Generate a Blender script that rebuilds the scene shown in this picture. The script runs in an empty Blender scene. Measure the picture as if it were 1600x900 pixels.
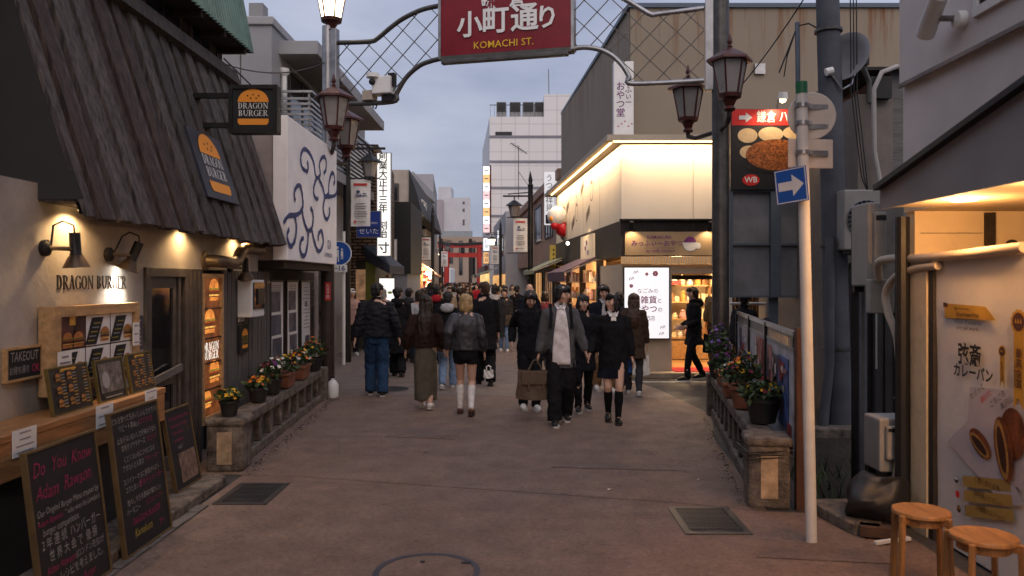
import bpy, bmesh, math, random
from mathutils import Vector, Matrix, noise
R = math.radians
random.seed(7)
SC = bpy.context.scene
COL = SC.collection

# ------------------------------------------------------------------ camera
cam_d = bpy.data.cameras.new('camera'); cam = bpy.data.objects.new('camera', cam_d); COL.objects.link(cam)
cam.location = (0, 0, 1.78); cam.rotation_euler = (R(90), 0, 0)
cam_d.lens = 28; cam_d.sensor_width = 36; cam_d.shift_x = -5/1600; cam_d.shift_y = -10/1600
cam_d.clip_end = 2000; cam_d.clip_start = .05
cam_d.dof.use_dof = True; cam_d.dof.focus_distance = 10.5; cam_d.dof.aperture_fstop = 2.8
SC.camera = cam

# ------------------------------------------------------------------ sky and sun (overcast dusk)
W = bpy.data.worlds.new('World'); SC.world = W; W.use_nodes = True
nt = W.node_tree; nt.nodes.clear()
def wn(t, **k):
    n = nt.nodes.new(t)
    for a, b in k.items(): setattr(n, a, b)
    return n
sky = wn('ShaderNodeTexSky', sky_type='NISHITA', sun_disc=False)
sky.sun_elevation = R(35); sky.sun_rotation = R(166); sky.air_density = 1.4; sky.dust_density = 1.5
tc = wn('ShaderNodeTexCoord'); mp = wn('ShaderNodeMapping'); mp.inputs['Scale'].default_value = (1.2, 1.2, 3.6)
nz = wn('ShaderNodeTexNoise'); nz.inputs['Scale'].default_value = 2.3; nz.inputs['Detail'].default_value = 6; nz.inputs['Roughness'].default_value = .55
cr = wn('ShaderNodeValToRGB')
cr.color_ramp.elements[0].position = .36; cr.color_ramp.elements[0].color = (.235, .262, .36, 1)
cr.color_ramp.elements[1].position = .66; cr.color_ramp.elements[1].color = (.365, .388, .485, 1)
bg1 = wn('ShaderNodeBackground'); bg1.inputs['Strength'].default_value = .05
bg2 = wn('ShaderNodeBackground')
sz = wn('ShaderNodeSeparateXYZ'); ov = wn('ShaderNodeMapRange'); ov.inputs['To Min'].default_value = 1.0; ov.inputs['To Max'].default_value = 1.5  # overcast sky: brighter towards the zenith
nt.links.new(tc.outputs['Generated'], sz.inputs[0]); nt.links.new(sz.outputs['Z'], ov.inputs['Value']); nt.links.new(ov.outputs[0], bg2.inputs['Strength'])
mx = wn('ShaderNodeMixShader'); mx.inputs[0].default_value = .9; wo = wn('ShaderNodeOutputWorld')
for a, b in ((tc.outputs['Generated'], mp.inputs[0]), (mp.outputs[0], nz.inputs['Vector']), (nz.outputs['Fac'], cr.inputs[0]),
             (cr.outputs[0], bg2.inputs[0]), (sky.outputs[0], bg1.inputs[0]), (bg1.outputs[0], mx.inputs[1]), (bg2.outputs[0], mx.inputs[2]), (mx.outputs[0], wo.inputs[0])):
    nt.links.new(a, b)
sun_d = bpy.data.lights.new('sun', 'SUN'); sun = bpy.data.objects.new('sun', sun_d); COL.objects.link(sun)
sun_d.energy = 1.3; sun_d.angle = R(75); sun_d.color = (1, .82, .71)
sun.rotation_euler = (R(55), 0, R(14))
SC.view_settings.view_transform = 'Standard'; SC.view_settings.look = 'None'
SC.view_settings.exposure = .45; SC.view_settings.gamma = 1
SC.cycles.use_denoising = True
SC.cycles.use_adaptive_sampling = True; SC.cycles.adaptive_threshold = .025
SC.cycles.max_bounces = 5; SC.cycles.diffuse_bounces = 3; SC.cycles.glossy_bounces = 3; SC.cycles.transmission_bounces = 4
SC.cycles.transparent_max_bounces = 6; SC.cycles.sample_clamp_indirect = 4; SC.cycles.caustics_reflective = False; SC.cycles.caustics_refractive = False

# ------------------------------------------------------------------ helpers
F = 1244.4
def P(u, v, Y):  # picture point of the reference at a known distance -> world point
    return Vector(((u-805)/F*Y, Y, 1.78-(v-440)/F*Y))
def PX(u, v, X):  # picture point on a plane parallel to the street
    Y = X*F/(u-805)
    return Vector((X, Y, 1.78-(v-440)/F*Y))

MATS = {}
def M(name, rgb, rough=.7, var=.18, scale=6, bump=.15, metal=0, emit=0, stretch=(1, 1, 1), spec=.4, ecol=None, detail=5, bscale=None, dark=None, trans=0):
    if name in MATS: return MATS[name]
    m = bpy.data.materials.new(name); m.use_nodes = True; n = m.node_tree; b = n.nodes['Principled BSDF']
    b.inputs['Roughness'].default_value = rough; b.inputs['Metallic'].default_value = metal; b.inputs['Specular IOR Level'].default_value = spec
    b.inputs['Base Color'].default_value = (*rgb, 1); b.inputs['Transmission Weight'].default_value = trans
    if emit:
        b.inputs['Emission Color'].default_value = (*(ecol or rgb), 1); b.inputs['Emission Strength'].default_value = emit
    if var or bump:
        t = n.nodes.new('ShaderNodeTexCoord'); mp = n.nodes.new('ShaderNodeMapping'); mp.inputs['Scale'].default_value = stretch
        n.links.new(t.outputs['Object'], mp.inputs[0])
        z = n.nodes.new('ShaderNodeTexNoise'); z.inputs['Scale'].default_value = scale; z.inputs['Detail'].default_value = detail; z.inputs['Roughness'].default_value = .62
        n.links.new(mp.outputs[0], z.inputs['Vector'])
        if var:
            r = n.nodes.new('ShaderNodeValToRGB'); e = r.color_ramp.elements
            lo = dark or [c*(1-var*1.6) for c in rgb]; hi = [min(1, c*(1+var)) for c in rgb]
            e[0].position = .28; e[0].color = (*[max(0, c) for c in lo], 1); e[1].position = .72; e[1].color = (*hi, 1)
            n.links.new(z.outputs['Fac'], r.inputs[0]); n.links.new(r.outputs[0], b.inputs['Base Color'])
            if emit: n.links.new(r.outputs[0], b.inputs['Emission Color'])
            if rough > .15:
                mr = n.nodes.new('ShaderNodeMapRange'); mr.inputs['To Min'].default_value = max(.05, rough-.12); mr.inputs['To Max'].default_value = min(1, rough+.12)
                n.links.new(z.outputs['Fac'], mr.inputs['Value']); n.links.new(mr.outputs[0], b.inputs['Roughness'])
        if bump:
            z2 = n.nodes.new('ShaderNodeTexNoise'); z2.inputs['Scale'].default_value = bscale or scale*7; z2.inputs['Detail'].default_value = 4
            n.links.new(mp.outputs[0], z2.inputs['Vector'])
            bp = n.nodes.new('ShaderNodeBump'); bp.inputs['Strength'].default_value = bump; bp.inputs['Distance'].default_value = .02
            n.links.new(z2.outputs['Fac'], bp.inputs['Height']); n.links.new(bp.outputs[0], b.inputs['Normal'])
    MATS[name] = m
    return m
def EMN(name, rgb, dark, s, sc=3, st=(1, 1, 1)):  # lit shop interior seen through its window, uneven
    return M(name, rgb, .5, .35, sc, 0, emit=s, dark=dark, stretch=st)
def EM(name, rgb, s):  # something that gives off light
    return M(name, [c*.6 for c in rgb], .5, 0, bump=0, emit=s, ecol=rgb)

class MB:
    def __init__(s): s.v = []; s.f = []; s.m = []
    def add(s, v, f, mi=0):
        o = len(s.v); s.v += [tuple(p) for p in v]; s.f += [tuple(i+o for i in q) for q in f]; s.m += [mi]*len(f); return s
    def box(s, x0, x1, y0, y1, z0, z1, mi=0):
        return s.obox(((x0+x1)/2, (y0+y1)/2, (z0+z1)/2), ((x1-x0)/2, 0, 0), (0, (y1-y0)/2, 0), (0, 0, (z1-z0)/2), mi)
    def obox(s, c, a, b, d, mi=0):
        c, a, b, d = Vector(c), Vector(a), Vector(b), Vector(d)
        if a.cross(b).dot(d) < 0: a = -a
        v = [c+i*a+j*b+k*d for i in (-1, 1) for j in (-1, 1) for k in (-1, 1)]
        return s.add(v, [(0, 1, 3, 2), (4, 6, 7, 5), (0, 4, 5, 1), (2, 3, 7, 6), (0, 2, 6, 4), (1, 5, 7, 3)], mi)
    def beam(s, p, q, w, h=None, up=(0, 0, 1), mi=0):
        p, q = Vector(p), Vector(q); d = q-p; h = h or w; up = Vector(up)
        a = d.cross(up)
        if a.length < 1e-5: a = d.cross(Vector((1, 0, 0)))
        a.normalize(); b = a.cross(d).normalized()
        return s.obox((p+q)/2, d/2, a*w/2, b*h/2, mi)
    def tube(s, pts, r, n=8, mi=0, sy=1, ref=(0, 0, 1)):
        pts = [Vector(p) for p in pts]; k = len(pts); rs = r if isinstance(r, (list, tuple)) else [r]*k
        v = []; f = []; pa = None
        for i, p in enumerate(pts):
            d = (pts[min(i+1, k-1)]-pts[max(i-1, 0)]).normalized()
            if pa is None:
                a = d.cross(Vector(ref))
                if a.length < 1e-3: a = d.cross(Vector((1, 0, 0)))
            else: a = pa-d*pa.dot(d)
            a.normalize(); b = d.cross(a); pa = a
            for j in range(n):
                t = 2*math.pi*j/n; v.append(p+(a*math.cos(t)+b*math.sin(t)*sy)*rs[i])
        for i in range(k-1):
            for j in range(n):
                f.append((i*n+j, i*n+(j+1) % n, (i+1)*n+(j+1) % n, (i+1)*n+j))
        f.append(tuple(range(n-1, -1, -1))); f.append(tuple((k-1)*n+j for j in range(n)))
        return s.add(v, f, mi)
    def loft(s, rings, n=20, mi=0):  # rings: (cx, cy, z, rx, ry)
        v = []; f = []; k = len(rings)
        for cx, cy, z, rx, ry in rings:
            for j in range(n):
                t = 2*math.pi*j/n; v.append((cx+rx*math.cos(t), cy+ry*math.sin(t), z))
        for i in range(k-1):
            for j in range(n): f.append((i*n+j, i*n+(j+1) % n, (i+1)*n+(j+1) % n, (i+1)*n+j))
        f.append(tuple(range(n-1, -1, -1))); f.append(tuple((k-1)*n+j for j in range(n)))
        return s.add(v, f, mi)
    def lathe(s, prof, c, n=16, mi=0, ax=None):
        c = Vector(c); q = Vector((0, 0, 1)).rotation_difference(Vector(ax).normalized()) if ax else None
        v = []; f = []; k = len(prof)
        for r, z in prof:
            for j in range(n):
                t = 2*math.pi*j/n; p = Vector((r*math.cos(t), r*math.sin(t), z))
                v.append(c+(q @ p if q else p))
        for i in range(k-1):
            for j in range(n): f.append((i*n+j, i*n+(j+1) % n, (i+1)*n+(j+1) % n, (i+1)*n+j))
        f.append(tuple(range(n-1, -1, -1))); f.append(tuple((k-1)*n+j for j in range(n)))
        return s.add(v, f, mi)
    def ell(s, c, r, n=14, m=9, mi=0, rot=None):
        c = Vector(c); v = []; f = []
        for i in range(m+1):
            a = math.pi*i/m
            for j in range(n):
                t = 2*math.pi*j/n; p = Vector((r[0]*math.sin(a)*math.cos(t), r[1]*math.sin(a)*math.sin(t), -r[2]*math.cos(a)))
                v.append(c+(rot @ p if rot else p))
        for i in range(m):
            for j in range(n): f.append((i*n+j, i*n+(j+1) % n, (i+1)*n+(j+1) % n, (i+1)*n+j))
        return s.add(v, f, mi)
    def prism(s, poly, d, mi=0):
        poly = [Vector(p) for p in poly]; d = Vector(d); n = len(poly)
        nn = Vector((0, 0, 0))
        for i in range(n): nn += poly[i].cross(poly[(i+1) % n])
        if nn.dot(d) > 0: poly.reverse()
        v = poly+[p+d for p in poly]
        return s.add(v, [tuple(range(n)), tuple(range(2*n-1, n-1, -1))]+[(i, i+n, (i+1) % n+n, (i+1) % n) for i in range(n)], mi)
    def face(s, pts, mi=0): return s.add(pts, [tuple(range(len(pts)))], mi)
    def grid(s, fn, nu, nv, mi=0):
        v = [fn(i/nu, j/nv) for i in range(nu+1) for j in range(nv+1)]
        return s.add(v, [(i*(nv+1)+j, (i+1)*(nv+1)+j, (i+1)*(nv+1)+j+1, i*(nv+1)+j+1) for i in range(nu) for j in range(nv)], mi)
    def mesh(s, name, mats, smooth=False):
        me = bpy.data.meshes.new(name); me.from_pydata(s.v, [], s.f)
        for m in (mats if isinstance(mats, (list, tuple)) else [mats]): me.materials.append(m)
        me.polygons.foreach_set('material_index', s.m)
        if smooth:
            me.polygons.foreach_set('use_smooth', [True]*len(s.f)); me.set_sharp_from_angle(angle=R(42))
        me.update(); return me
    def build(s, name, mats, parent=None, smooth=False, bevel=0):
        o = bpy.data.objects.new(name, s.mesh(name, mats, smooth)); COL.objects.link(o)
        if parent: adopt(o, parent)
        if bevel:
            md = o.modifiers.new('b', 'BEVEL'); md.width = bevel; md.segments = 2; md.limit_method = 'ANGLE'
        return o
def wloc(o):
    l = o.location.copy()
    while o.parent: o = o.parent; l = l+o.location
    return l
def adopt(o, parent):
    o.parent = parent; o.matrix_parent_inverse = Matrix.Translation(-ROOT_LOC.get(parent.name, Vector((0, 0, 0))))
ROOT_LOC = {}
def tag(o, label, cat, group=None, kind=None):
    o['label'] = label; o['category'] = cat
    if group: o['group'] = group
    if kind: o['kind'] = kind
    return o
def thing(name, label, cat, loc=(0, 0, 0), group=None):
    o = bpy.data.objects.new(name, None); COL.objects.link(o); o.location = loc; o.empty_display_size = .1
    ROOT_LOC[o.name] = Vector(loc); return tag(o, label, cat, group)
def struct(o, kind='structure', label=None):
    o['kind'] = kind
    if label: o['label'] = label
    return o
def copy_tree(o, parent=None):
    c = o.copy(); COL.objects.link(c); c.parent = parent
    for ch in list(o.children): copy_tree(ch, c)
    return c

# writing: flat letters as mesh, laid on a plane given by its x direction and up direction
def letters(s, size=1, bold=0, align='CENTER', vert=False, space=1.0, res=2, line=1.0, shear=0):
    c = bpy.data.curves.new('t', 'FONT'); c.body = '\n'.join(s) if vert else s
    c.resolution_u = res; c.offset = bold; c.size = 1; c.align_x = align; c.align_y = 'CENTER'; c.space_character = space; c.space_line = line; c.shear = shear
    o = bpy.data.objects.new('t', c)
    me = bpy.data.meshes.new_from_object(o)
    v = [Vector(p.co)*size for p in me.vertices]; f = [tuple(p.vertices) for p in me.polygons]
    bpy.data.objects.remove(o); bpy.data.curves.remove(c); bpy.data.meshes.remove(me)
    return v, f
def write(mb, s, at, xd, size, mi=0, up=(0, 0, 1), off=.004, sx=1, hand=0, **k):
    xd = Vector(xd).normalized(); up = Vector(up).normalized(); nn = xd.cross(up).normalized()
    v, f = letters(s, size, **k)
    at = Vector(at)+nn*off
    if hand: v = [p+Vector((noise.noise(Vector((p.x/size*1.3+at.z*9, p.y/size*2, 3))), noise.noise(Vector((p.x/size*1.1, p.y/size*2, at.z*7)))+.6*noise.noise(Vector((p.x/size*.35, at.z*3, 1))), 0))*hand*size for p in v]
    w = [at+xd*p.x*sx+up*p.y for p in v]
    mb.add(w, f, mi)
    return mb
def disc(mb, c, xd, up, rx, ry, off=.003, n=16, mi=0, a0=0, a1=360):
    xd = Vector(xd).normalized(); up = Vector(up).normalized(); nn = xd.cross(up); c = Vector(c)+nn*off
    full = abs(a1-a0-360) < 1e-6
    pts = [c+xd*rx*math.cos(R(a0+(a1-a0)*i/n))+up*ry*math.sin(R(a0+(a1-a0)*i/n)) for i in range(n if full else n+1)]
    mb.face(pts, mi); return mb
def rect(mb, c, xd, up, w, h, off=.003, mi=0):
    xd = Vector(xd).normalized(); up = Vector(up).normalized(); nn = xd.cross(up); c = Vector(c)+nn*off
    mb.face([c-xd*w/2-up*h/2, c+xd*w/2-up*h/2, c+xd*w/2+up*h/2, c-xd*w/2+up*h/2], mi); return mb
def ribbon(mb, pts, w, nrm, off=.004, mi=0):  # flat painted stroke along points
    pts = [Vector(p) for p in pts]; nrm = Vector(nrm).normalized(); k = len(pts); L = []; Rr = []
    ws = w if isinstance(w, (list, tuple)) else [w]*k
    for i, p in enumerate(pts):
        d = (pts[min(i+1, k-1)]-pts[max(i-1, 0)]).normalized(); a = nrm.cross(d).normalized()
        L.append(p+a*ws[i]/2+nrm*off); Rr.append(p-a*ws[i]/2+nrm*off)
    v = L+Rr
    mb.add(v, [(i+1, i, k+i, k+i+1) for i in range(k-1)], mi); return mb
def lamp(name, kind, loc, energy, col, size=.05, rot=None, spot=None, parent=None, blend=.5, sy=None):
    d = bpy.data.lights.new(name, kind); d.energy = energy; d.color = col
    if kind == 'AREA':
        d.size = size
        if sy: d.shape = 'RECTANGLE'; d.size_y = sy
    else: d.shadow_soft_size = size
    if spot: d.spot_size = R(spot); d.spot_blend = blend
    o = bpy.data.objects.new(name, d); COL.objects.link(o); o.location = loc
    if rot is not None: o.rotation_euler = Vector(rot).to_track_quat('-Z', 'Y').to_euler()
    if parent: adopt(o, parent)
    return o
WARM = (1, .62, .28); WARM2 = (1, .72, .42); COOL = (.92, .96, 1)

# ------------------------------------------------------------------ materials
conc = M('concrete_old', (.165, .135, .112), .9, .5, 9, .8, bscale=60, dark=(.022, .017, .014), detail=8)
conc_d = M('concrete_dark', (.085, .075, .065), .9, .35, 3, .4)
plaster = M('plaster_stained', (.37, .335, .295), .85, .22, 1.6, .14, bscale=30, detail=8)
woodgrey = M('weathered_plank', (.043, .037, .035), .88, 1.3, 5, .8, dark=(.008, .006, .006), stretch=(6, 6, .5), bscale=18)
woodgrey2 = M('weathered_plank_pale', (.064, .055, .052), .88, 1.3, 5, .8, dark=(.011, .009, .008), stretch=(6, 6, .5), bscale=18)
woodred = M('weathered_plank_red', (.045, .031, .027), .88, 1.1, 5, .8, dark=(.010, .007, .006), stretch=(6, 6, .5), bscale=18)
wooddark = M('dark_timber', (.03, .02, .015), .75, .4, 6, .4, stretch=(5, 1, 5))
woodwarm = M('varnished_oak', (.36, .17, .065), .4, .3, 5, .2, stretch=(5, .6, 5))
woodpale = M('pale_oak', (.46, .28, .13), .45, .25, 6, .2, stretch=(4, 1, 4))
black = M('black_paint', (.012, .012, .014), .5, .2, 9, .05)
blackm = M('black_metal', (.018, .017, .018), .42, .2, 9, .05, metal=.3)
steel = M('dull_steel', (.33, .33, .34), .38, .2, 5, .1, metal=.8)
steel_d = M('dark_steel', (.10, .095, .09), .45, .25, 6, .1, metal=.7)
whitep = M('white_paint', (.72, .72, .70), .55, .06, 5, .05)
paper = M('white_paper', (.74, .72, .69), .8, .04, 8, .05)
cream = M('cream_plaster', (.66, .56, .40), .85, .1, 3, .3, bscale=60)
ink = M('black_ink', (.012, .012, .014), .7, 0, bump=0)
glassd = M('dark_glass', (.012, .013, .016), .06, 0, bump=0, spec=.7)
orange = M('orange_print', (.80, .30, .03), .6, 0, bump=0)
navy = M('navy_board', (.022, .024, .04), .5, .12, 6, .05)
terra = M('terracotta', (.22, .085, .045), .8, .25, 8, .2)
pot_bk = M('black_plastic_pot', (.018, .016, .016), .5, .15, 9, .05)
leaf1 = M('leaf_green', (.05, .085, .022), .6, .5, 30, 0)
leaf2 = M('leaf_dark', (.03, .055, .02), .6, .5, 30, 0)
chalk_w = M('chalk_white', (.30, .29, .28), .9, 0, bump=0)
chalk_p = M('chalk_pink', (.28, .025, .085), .9, 0, bump=0)
chalk_y = M('chalk_yellow', (.34, .27, .04), .9, 0, bump=0)
slate = M('blackboard', (.012, .012, .013), .7, .25, 4, .05)
redl = M('oxide_red_metal', (.07, .018, .014), .42, .25, 8, .1, metal=.2)
# ================================================================== writing with serifs (burger shop lettering)
SERIF = {
 'D': (.80, [('l', .18, 0, .18, 1, .15), ('s', .04, .34, 0), ('s', .04, .34, 1), ('a', .26, .5, .44, .5, -90, 90, .16, .05)]),
 'R': (.78, [('l', .18, 0, .18, 1, .15), ('s', .04, .34, 0), ('s', .04, .34, 1), ('a', .26, .74, .36, .26, -90, 90, .14, .05), ('l', .36, .5, .68, 0, .14), ('s', .6, .82, 0)]),
 'A': (.80, [('l', .42, 1, .14, 0, .06), ('l', .40, 1, .68, 0, .15), ('l', .22, .33, .58, .33, .05), ('s', .02, .26, 0), ('s', .56, .82, 0)]),
 'G': (.82, [('a', .44, .5, .38, .5, 50, 315, .15, .05), ('l', .72, .05, .72, .45, .13), ('s', .55, .84, .46), ('l', .70, .72, .70, .95, .05)]),
 'O': (.88, [('a', .44, .5, .38, .5, 0, 360, .15, .05)]),
 'N': (.90, [('l', .18, 0, .18, 1, .06), ('l', .16, 1, .74, 0, .15), ('l', .74, 0, .74, 1, .06), ('s', .06, .32, 0), ('s', .02, .22, 1), ('s', .60, .88, 1)]),
 'B': (.74, [('l', .18, 0, .18, 1, .15), ('s', .04, .3, 0), ('s', .04, .3, 1), ('a', .26, .75, .32, .25, -90, 90, .13, .05), ('a', .26, .26, .38, .26, -90, 90, .15, .05)]),
 'U': (.86, [('l', .18, .3, .18, 1, .15), ('l', .70, .3, .70, 1, .06), ('a', .44, .32, .26, .32, 180, 360, .12, .06), ('s', .04, .34, 1), ('s', .58, .84, 1)]),
 'E': (.70, [('l', .18, 0, .18, 1, .15), ('s', .04, .62, 0), ('s', .04, .60, 1), ('l', .2, .52, .48, .52, .05), ('l', .6, 0, .6, .24, .05), ('l', .58, .78, .58, 1, .05)]),
 ' ': (.42, [])}
def serif(mb, s, at, xd, up, size, mi=0, off=.004, depth=0, sx=1, align=.5):
    xd = Vector(xd).normalized(); up = Vector(up).normalized(); nn = xd.cross(up); w = sum(SERIF[c][0] for c in s)
    x = -w*align; k = 0; at = Vector(at)
    pt = lambda a, b, e: at+xd*a*size*sx+up*(b-.5)*size+nn*(off+e)
    for c in s:
        for q in SERIF[c][1]:
            k += 1; e = .0003*(k % 7)
            if q[0] == 'l':
                _, x0, y0, x1, y1, t = q
                if abs(y1-y0) < .01: ply = [(x0, y0-t/2), (x1, y0-t/2), (x1, y0+t/2), (x0, y0+t/2)]
                else: ply = [(x0-t/2, y0), (x0+t/2, y0), (x1+t/2, y1), (x1-t/2, y1)]
                polys = [ply]
            elif q[0] == 's':
                _, x0, x1, y = q; y0 = y if y < .5 else y-.045; polys = [[(x0, y0), (x1, y0), (x1, y0+.045), (x0, y0+.045)]]
            else:
                _, cx, cy, rx, ry, a0, a1, tk, tn = q; n = 12; polys = []; pr = None
                for i in range(n+1):
                    a = R(a0+(a1-a0)*i/n); t = tn+(tk-tn)*abs(math.cos(a)); ca, sa = math.cos(a), math.sin(a)
                    cu = ((cx+rx*ca, cy+ry*sa), (cx+max(0, rx-t)*ca, cy+max(0, ry-tn*1.2)*sa))
                    if pr: polys.append([pr[0], cu[0], cu[1], pr[1]])
                    pr = cu
            for ply in polys:
                pp = [pt(x+a, b, e) for a, b in ply]
                if depth: mb.prism([p-nn*depth for p in pp], nn*depth, mi)
                else: mb.face(pp, mi)
        x += SERIF[c][0]
    return mb
def burger_logo(name, c, xd, up, w, parent, white=None):
    mb = MB(); c = Vector(c); xd = Vector(xd).normalized(); up = Vector(up).normalized()
    disc(mb, c+up*w*.22, xd, up, w*.5, w*.42, .004, 18, 0, 0, 180)
    ply = [(-.5, -.32), (.5, -.32), (.5, -.44), (.44, -.52), (-.44, -.52), (-.5, -.44)]
    nn = xd.cross(up); mb.face([c+xd*a*w+up*b*w+nn*.004 for a, b in reversed(ply)], 0)
    for a, b in ((-.18, .42), (0, .46), (.18, .42), (-.08, .34), (.1, .34)): disc(mb, c+xd*a*w+up*b*w, xd, up, w*.028, w*.028, .006, 8, 1)
    serif(mb, 'DRAGON', c+up*w*.10, xd, up, w*.19, 2, .005, sx=1.04); serif(mb, 'BURGER', c-up*w*.14, xd, up, w*.19, 2, .005, sx=1.08)
    return mb.build(name, [orange, ink, white or whitep], parent)
bun = M('print_bun', (.42, .16, .04), .5, .3, 40, 0); patty = M('print_patty', (.06, .025, .015), .6, .4, 60, 0)
lettuce = M('print_lettuce', (.12, .17, .03), .6, .4, 50, 0); cheese = M('print_cheese', (.62, .33, .05), .5, .2, 40, 0); redp = M('print_red', (.45, .04, .02), .6, .2, 40, 0)
def burger_print(mb, c, xd, up, s, base, off=.006):
    c = Vector(c); xd = Vector(xd); up = Vector(up)
    disc(mb, c+up*s*.12, xd, up, s*.5, s*.38, off, 12, base, 0, 180)
    for k, (mi, h, w) in enumerate(((base+2, .06, 1.08), (base+4, .05, .98), (base+1, .13, .98), (base+3, .05, 1.04))):
        rect(mb, c+up*s*(.10-.085*k), xd, up, s*w, s*h*1.3, off+.0006*(k+1), mi)
    rect(mb, c-up*s*.30, xd, up, s*.94, s*.14, off, base)
BP = [bun, patty, lettuce, cheese, redp]

# ================================================================== ground, street, canal
def ground_mat(name, base, dirt, crack=.5):
    m = bpy.data.materials.new(name); m.use_nodes = True; n = m.node_tree; L = n.links; b = n.nodes['Principled BSDF']
    t = n.nodes.new('ShaderNodeTexCoord')
    def nz(sc, det=5, ro=.6, dist=0):
        z = n.nodes.new('ShaderNodeTexNoise'); z.inputs['Scale'].default_value = sc; z.inputs['Detail'].default_value = det; z.inputs['Roughness'].default_value = ro; z.inputs['Distortion'].default_value = dist
        L.new(t.outputs['Object'], z.inputs['Vector']); return z
    def ramp(src, p0, c0, p1, c1):
        r = n.nodes.new('ShaderNodeValToRGB'); e = r.color_ramp.elements; e[0].position = p0; e[0].color = (*c0, 1); e[1].position = p1; e[1].color = (*c1, 1); L.new(src, r.inputs[0]); return r
    def mix(kind, f, a, c):
        x = n.nodes.new('ShaderNodeMixRGB'); x.blend_type = kind
        if isinstance(f, float): x.inputs[0].default_value = f
        else: L.new(f, x.inputs[0])
        L.new(a, x.inputs[1]); L.new(c, x.inputs[2]); return x
    big = ramp(nz(.55, 6, .6, .6).outputs['Fac'], .32, dirt, .66, base)
    mid = ramp(nz(3.1, 6, .65).outputs['Fac'], .3, (.72, .72, .72), .68, (1.12, 1.1, 1.08))
    fine = ramp(nz(150, 3, .7).outputs['Fac'], .35, (.62, .62, .62), .62, (1.2, 1.2, 1.2))
    c1 = mix('MULTIPLY', 1.0, big.outputs[0], mid.outputs[0]); c2 = mix('MULTIPLY', .8, c1.outputs[0], fine.outputs[0])
    # short map cracks
    vo = n.nodes.new('ShaderNodeTexVoronoi'); vo.feature = 'DISTANCE_TO_EDGE'; vo.inputs['Scale'].default_value = 3.6
    wz = nz(4, 4, .6); ad = n.nodes.new('ShaderNodeMixRGB'); ad.inputs[0].default_value = .22; L.new(t.outputs['Object'], ad.inputs[1]); L.new(wz.outputs['Color'], ad.inputs[2]); L.new(ad.outputs[0], vo.inputs['Vector'])
    ck = ramp(vo.outputs['Distance'], .004, (.3, .3, .3), .018, (1, 1, 1))
    mk = ramp(nz(.45, 3, .5).outputs['Fac'], .52, (0, 0, 0), .62, (crack, crack, crack))
    c3 = mix('MULTIPLY', mk.outputs[0], c2.outputs[0], ck.outputs[0])
    sp = ramp(nz(34, 2, .5).outputs['Fac'], .25, (.45, .42, .4), .33, (1, 1, 1)); c4 = mix('MULTIPLY', .7, c3.outputs[0], sp.outputs[0])
    gv = n.nodes.new('ShaderNodeTexVoronoi'); gv.inputs['Scale'].default_value = 5.5; L.new(t.outputs['Object'], gv.inputs['Vector'])  # trodden gum and oil spots
    gs = ramp(gv.outputs['Distance'], .07, (.55, .53, .52), .10, (1, 1, 1)); gm_ = ramp(nz(1.3, 3).outputs['Fac'], .5, (0, 0, 0), .58, (.85, .85, .85)); c4 = mix('MULTIPLY', gm_.outputs[0], c4.outputs[0], gs.outputs[0])
    pb = ramp(nz(26, 4, .75).outputs['Fac'], .36, (.78, .77, .76), .64, (1.16, 1.16, 1.15)); c4 = mix('MULTIPLY', .9, c4.outputs[0], pb.outputs[0])
    L.new(c4.outputs[0], b.inputs['Base Color'])
    rr = ramp(nz(2.2, 5).outputs['Fac'], .3, (.62,)*3, .7, (.9,)*3); L.new(rr.outputs[0], b.inputs['Roughness']); b.inputs['Specular IOR Level'].default_value = .35
    bp = n.nodes.new('ShaderNodeBump'); bp.inputs['Strength'].default_value = .5; bp.inputs['Distance'].default_value = .006
    hh = mix('MULTIPLY', 1.0, nz(170, 3, .7).outputs['Color'], ck.outputs[0]); L.new(hh.outputs[0], bp.inputs['Height']); L.new(bp.outputs[0], b.inputs['Normal'])
    return m
g_conc = ground_mat('street_concrete', (.205, .140, .113), (.172, .117, .094))  # near slabs: warm lamp light put into the colour
g_conc2 = ground_mat('street_concrete_grey', (.196, .157, .140), (.168, .133, .118), .3)  # far slabs of the same concrete, greyer to paint in their cooler light
g_asph = ground_mat('asphalt', (.062, .06, .062), (.042, .041, .043), .4)
E_ = 500
mb = MB()
for q in (((-300, -40), (300, -40), (300, 6.25), (-300, 6.25)), ((-300, 6.25), (2.34, 6.25), (2.78, 9.0), (-300, 9.0)), ((12, 6.25), (300, 6.25), (300, 9.0), (12, 9.0)), ((-300, 9.0), (300, 9.0), (300, E_), (-300, E_))):
    mb.face([(x, y, 0) for x, y in q])
struct(mb.build('ground', g_asph))
# concrete street slabs with open joints between them
struct(MB().face([(-2.52, -2, .005), (2.7, -2, .005), (2.75, 6.0, .005), (1.95, 6.16, .005), (1.3, 6.385, .005), (-1.95, 7.24, .005), (-2.5, 7.3, .005)]).face(
    [(-2.5, 7.312, .005), (-1.95, 7.252, .005), (1.3, 6.397, .005), (1.95, 6.172, .005), (2.25, 9.0, .005), (2.62, 10.6, .005), (2.55, 11.4, .005), (2.48, 12.06, .005), (-3.1, 12.5, .005), (-3.3, 12.4, .005), (-3.3, 7.35, .005)]).build('street', g_conc))
struct(MB().face([(-3.1, 12.512, .005), (2.475, 12.072, .005), (2.38, 13.0, .005), (2.2, 13.9, .005), (1.9, 14.7, .005), (.9, 28, .005), (-6.6, 120, .005), (-11, 120, .005), (-4.4, 27, .005), (-3.9, 20, .005), (-9, 19.4, .005), (-9, 14, .005), (-3.4, 13.9, .005)]).build('street', g_conc2))
wl = M('road_line_white', (.55, .55, .53), .8, .3, 12, .1)
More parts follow.
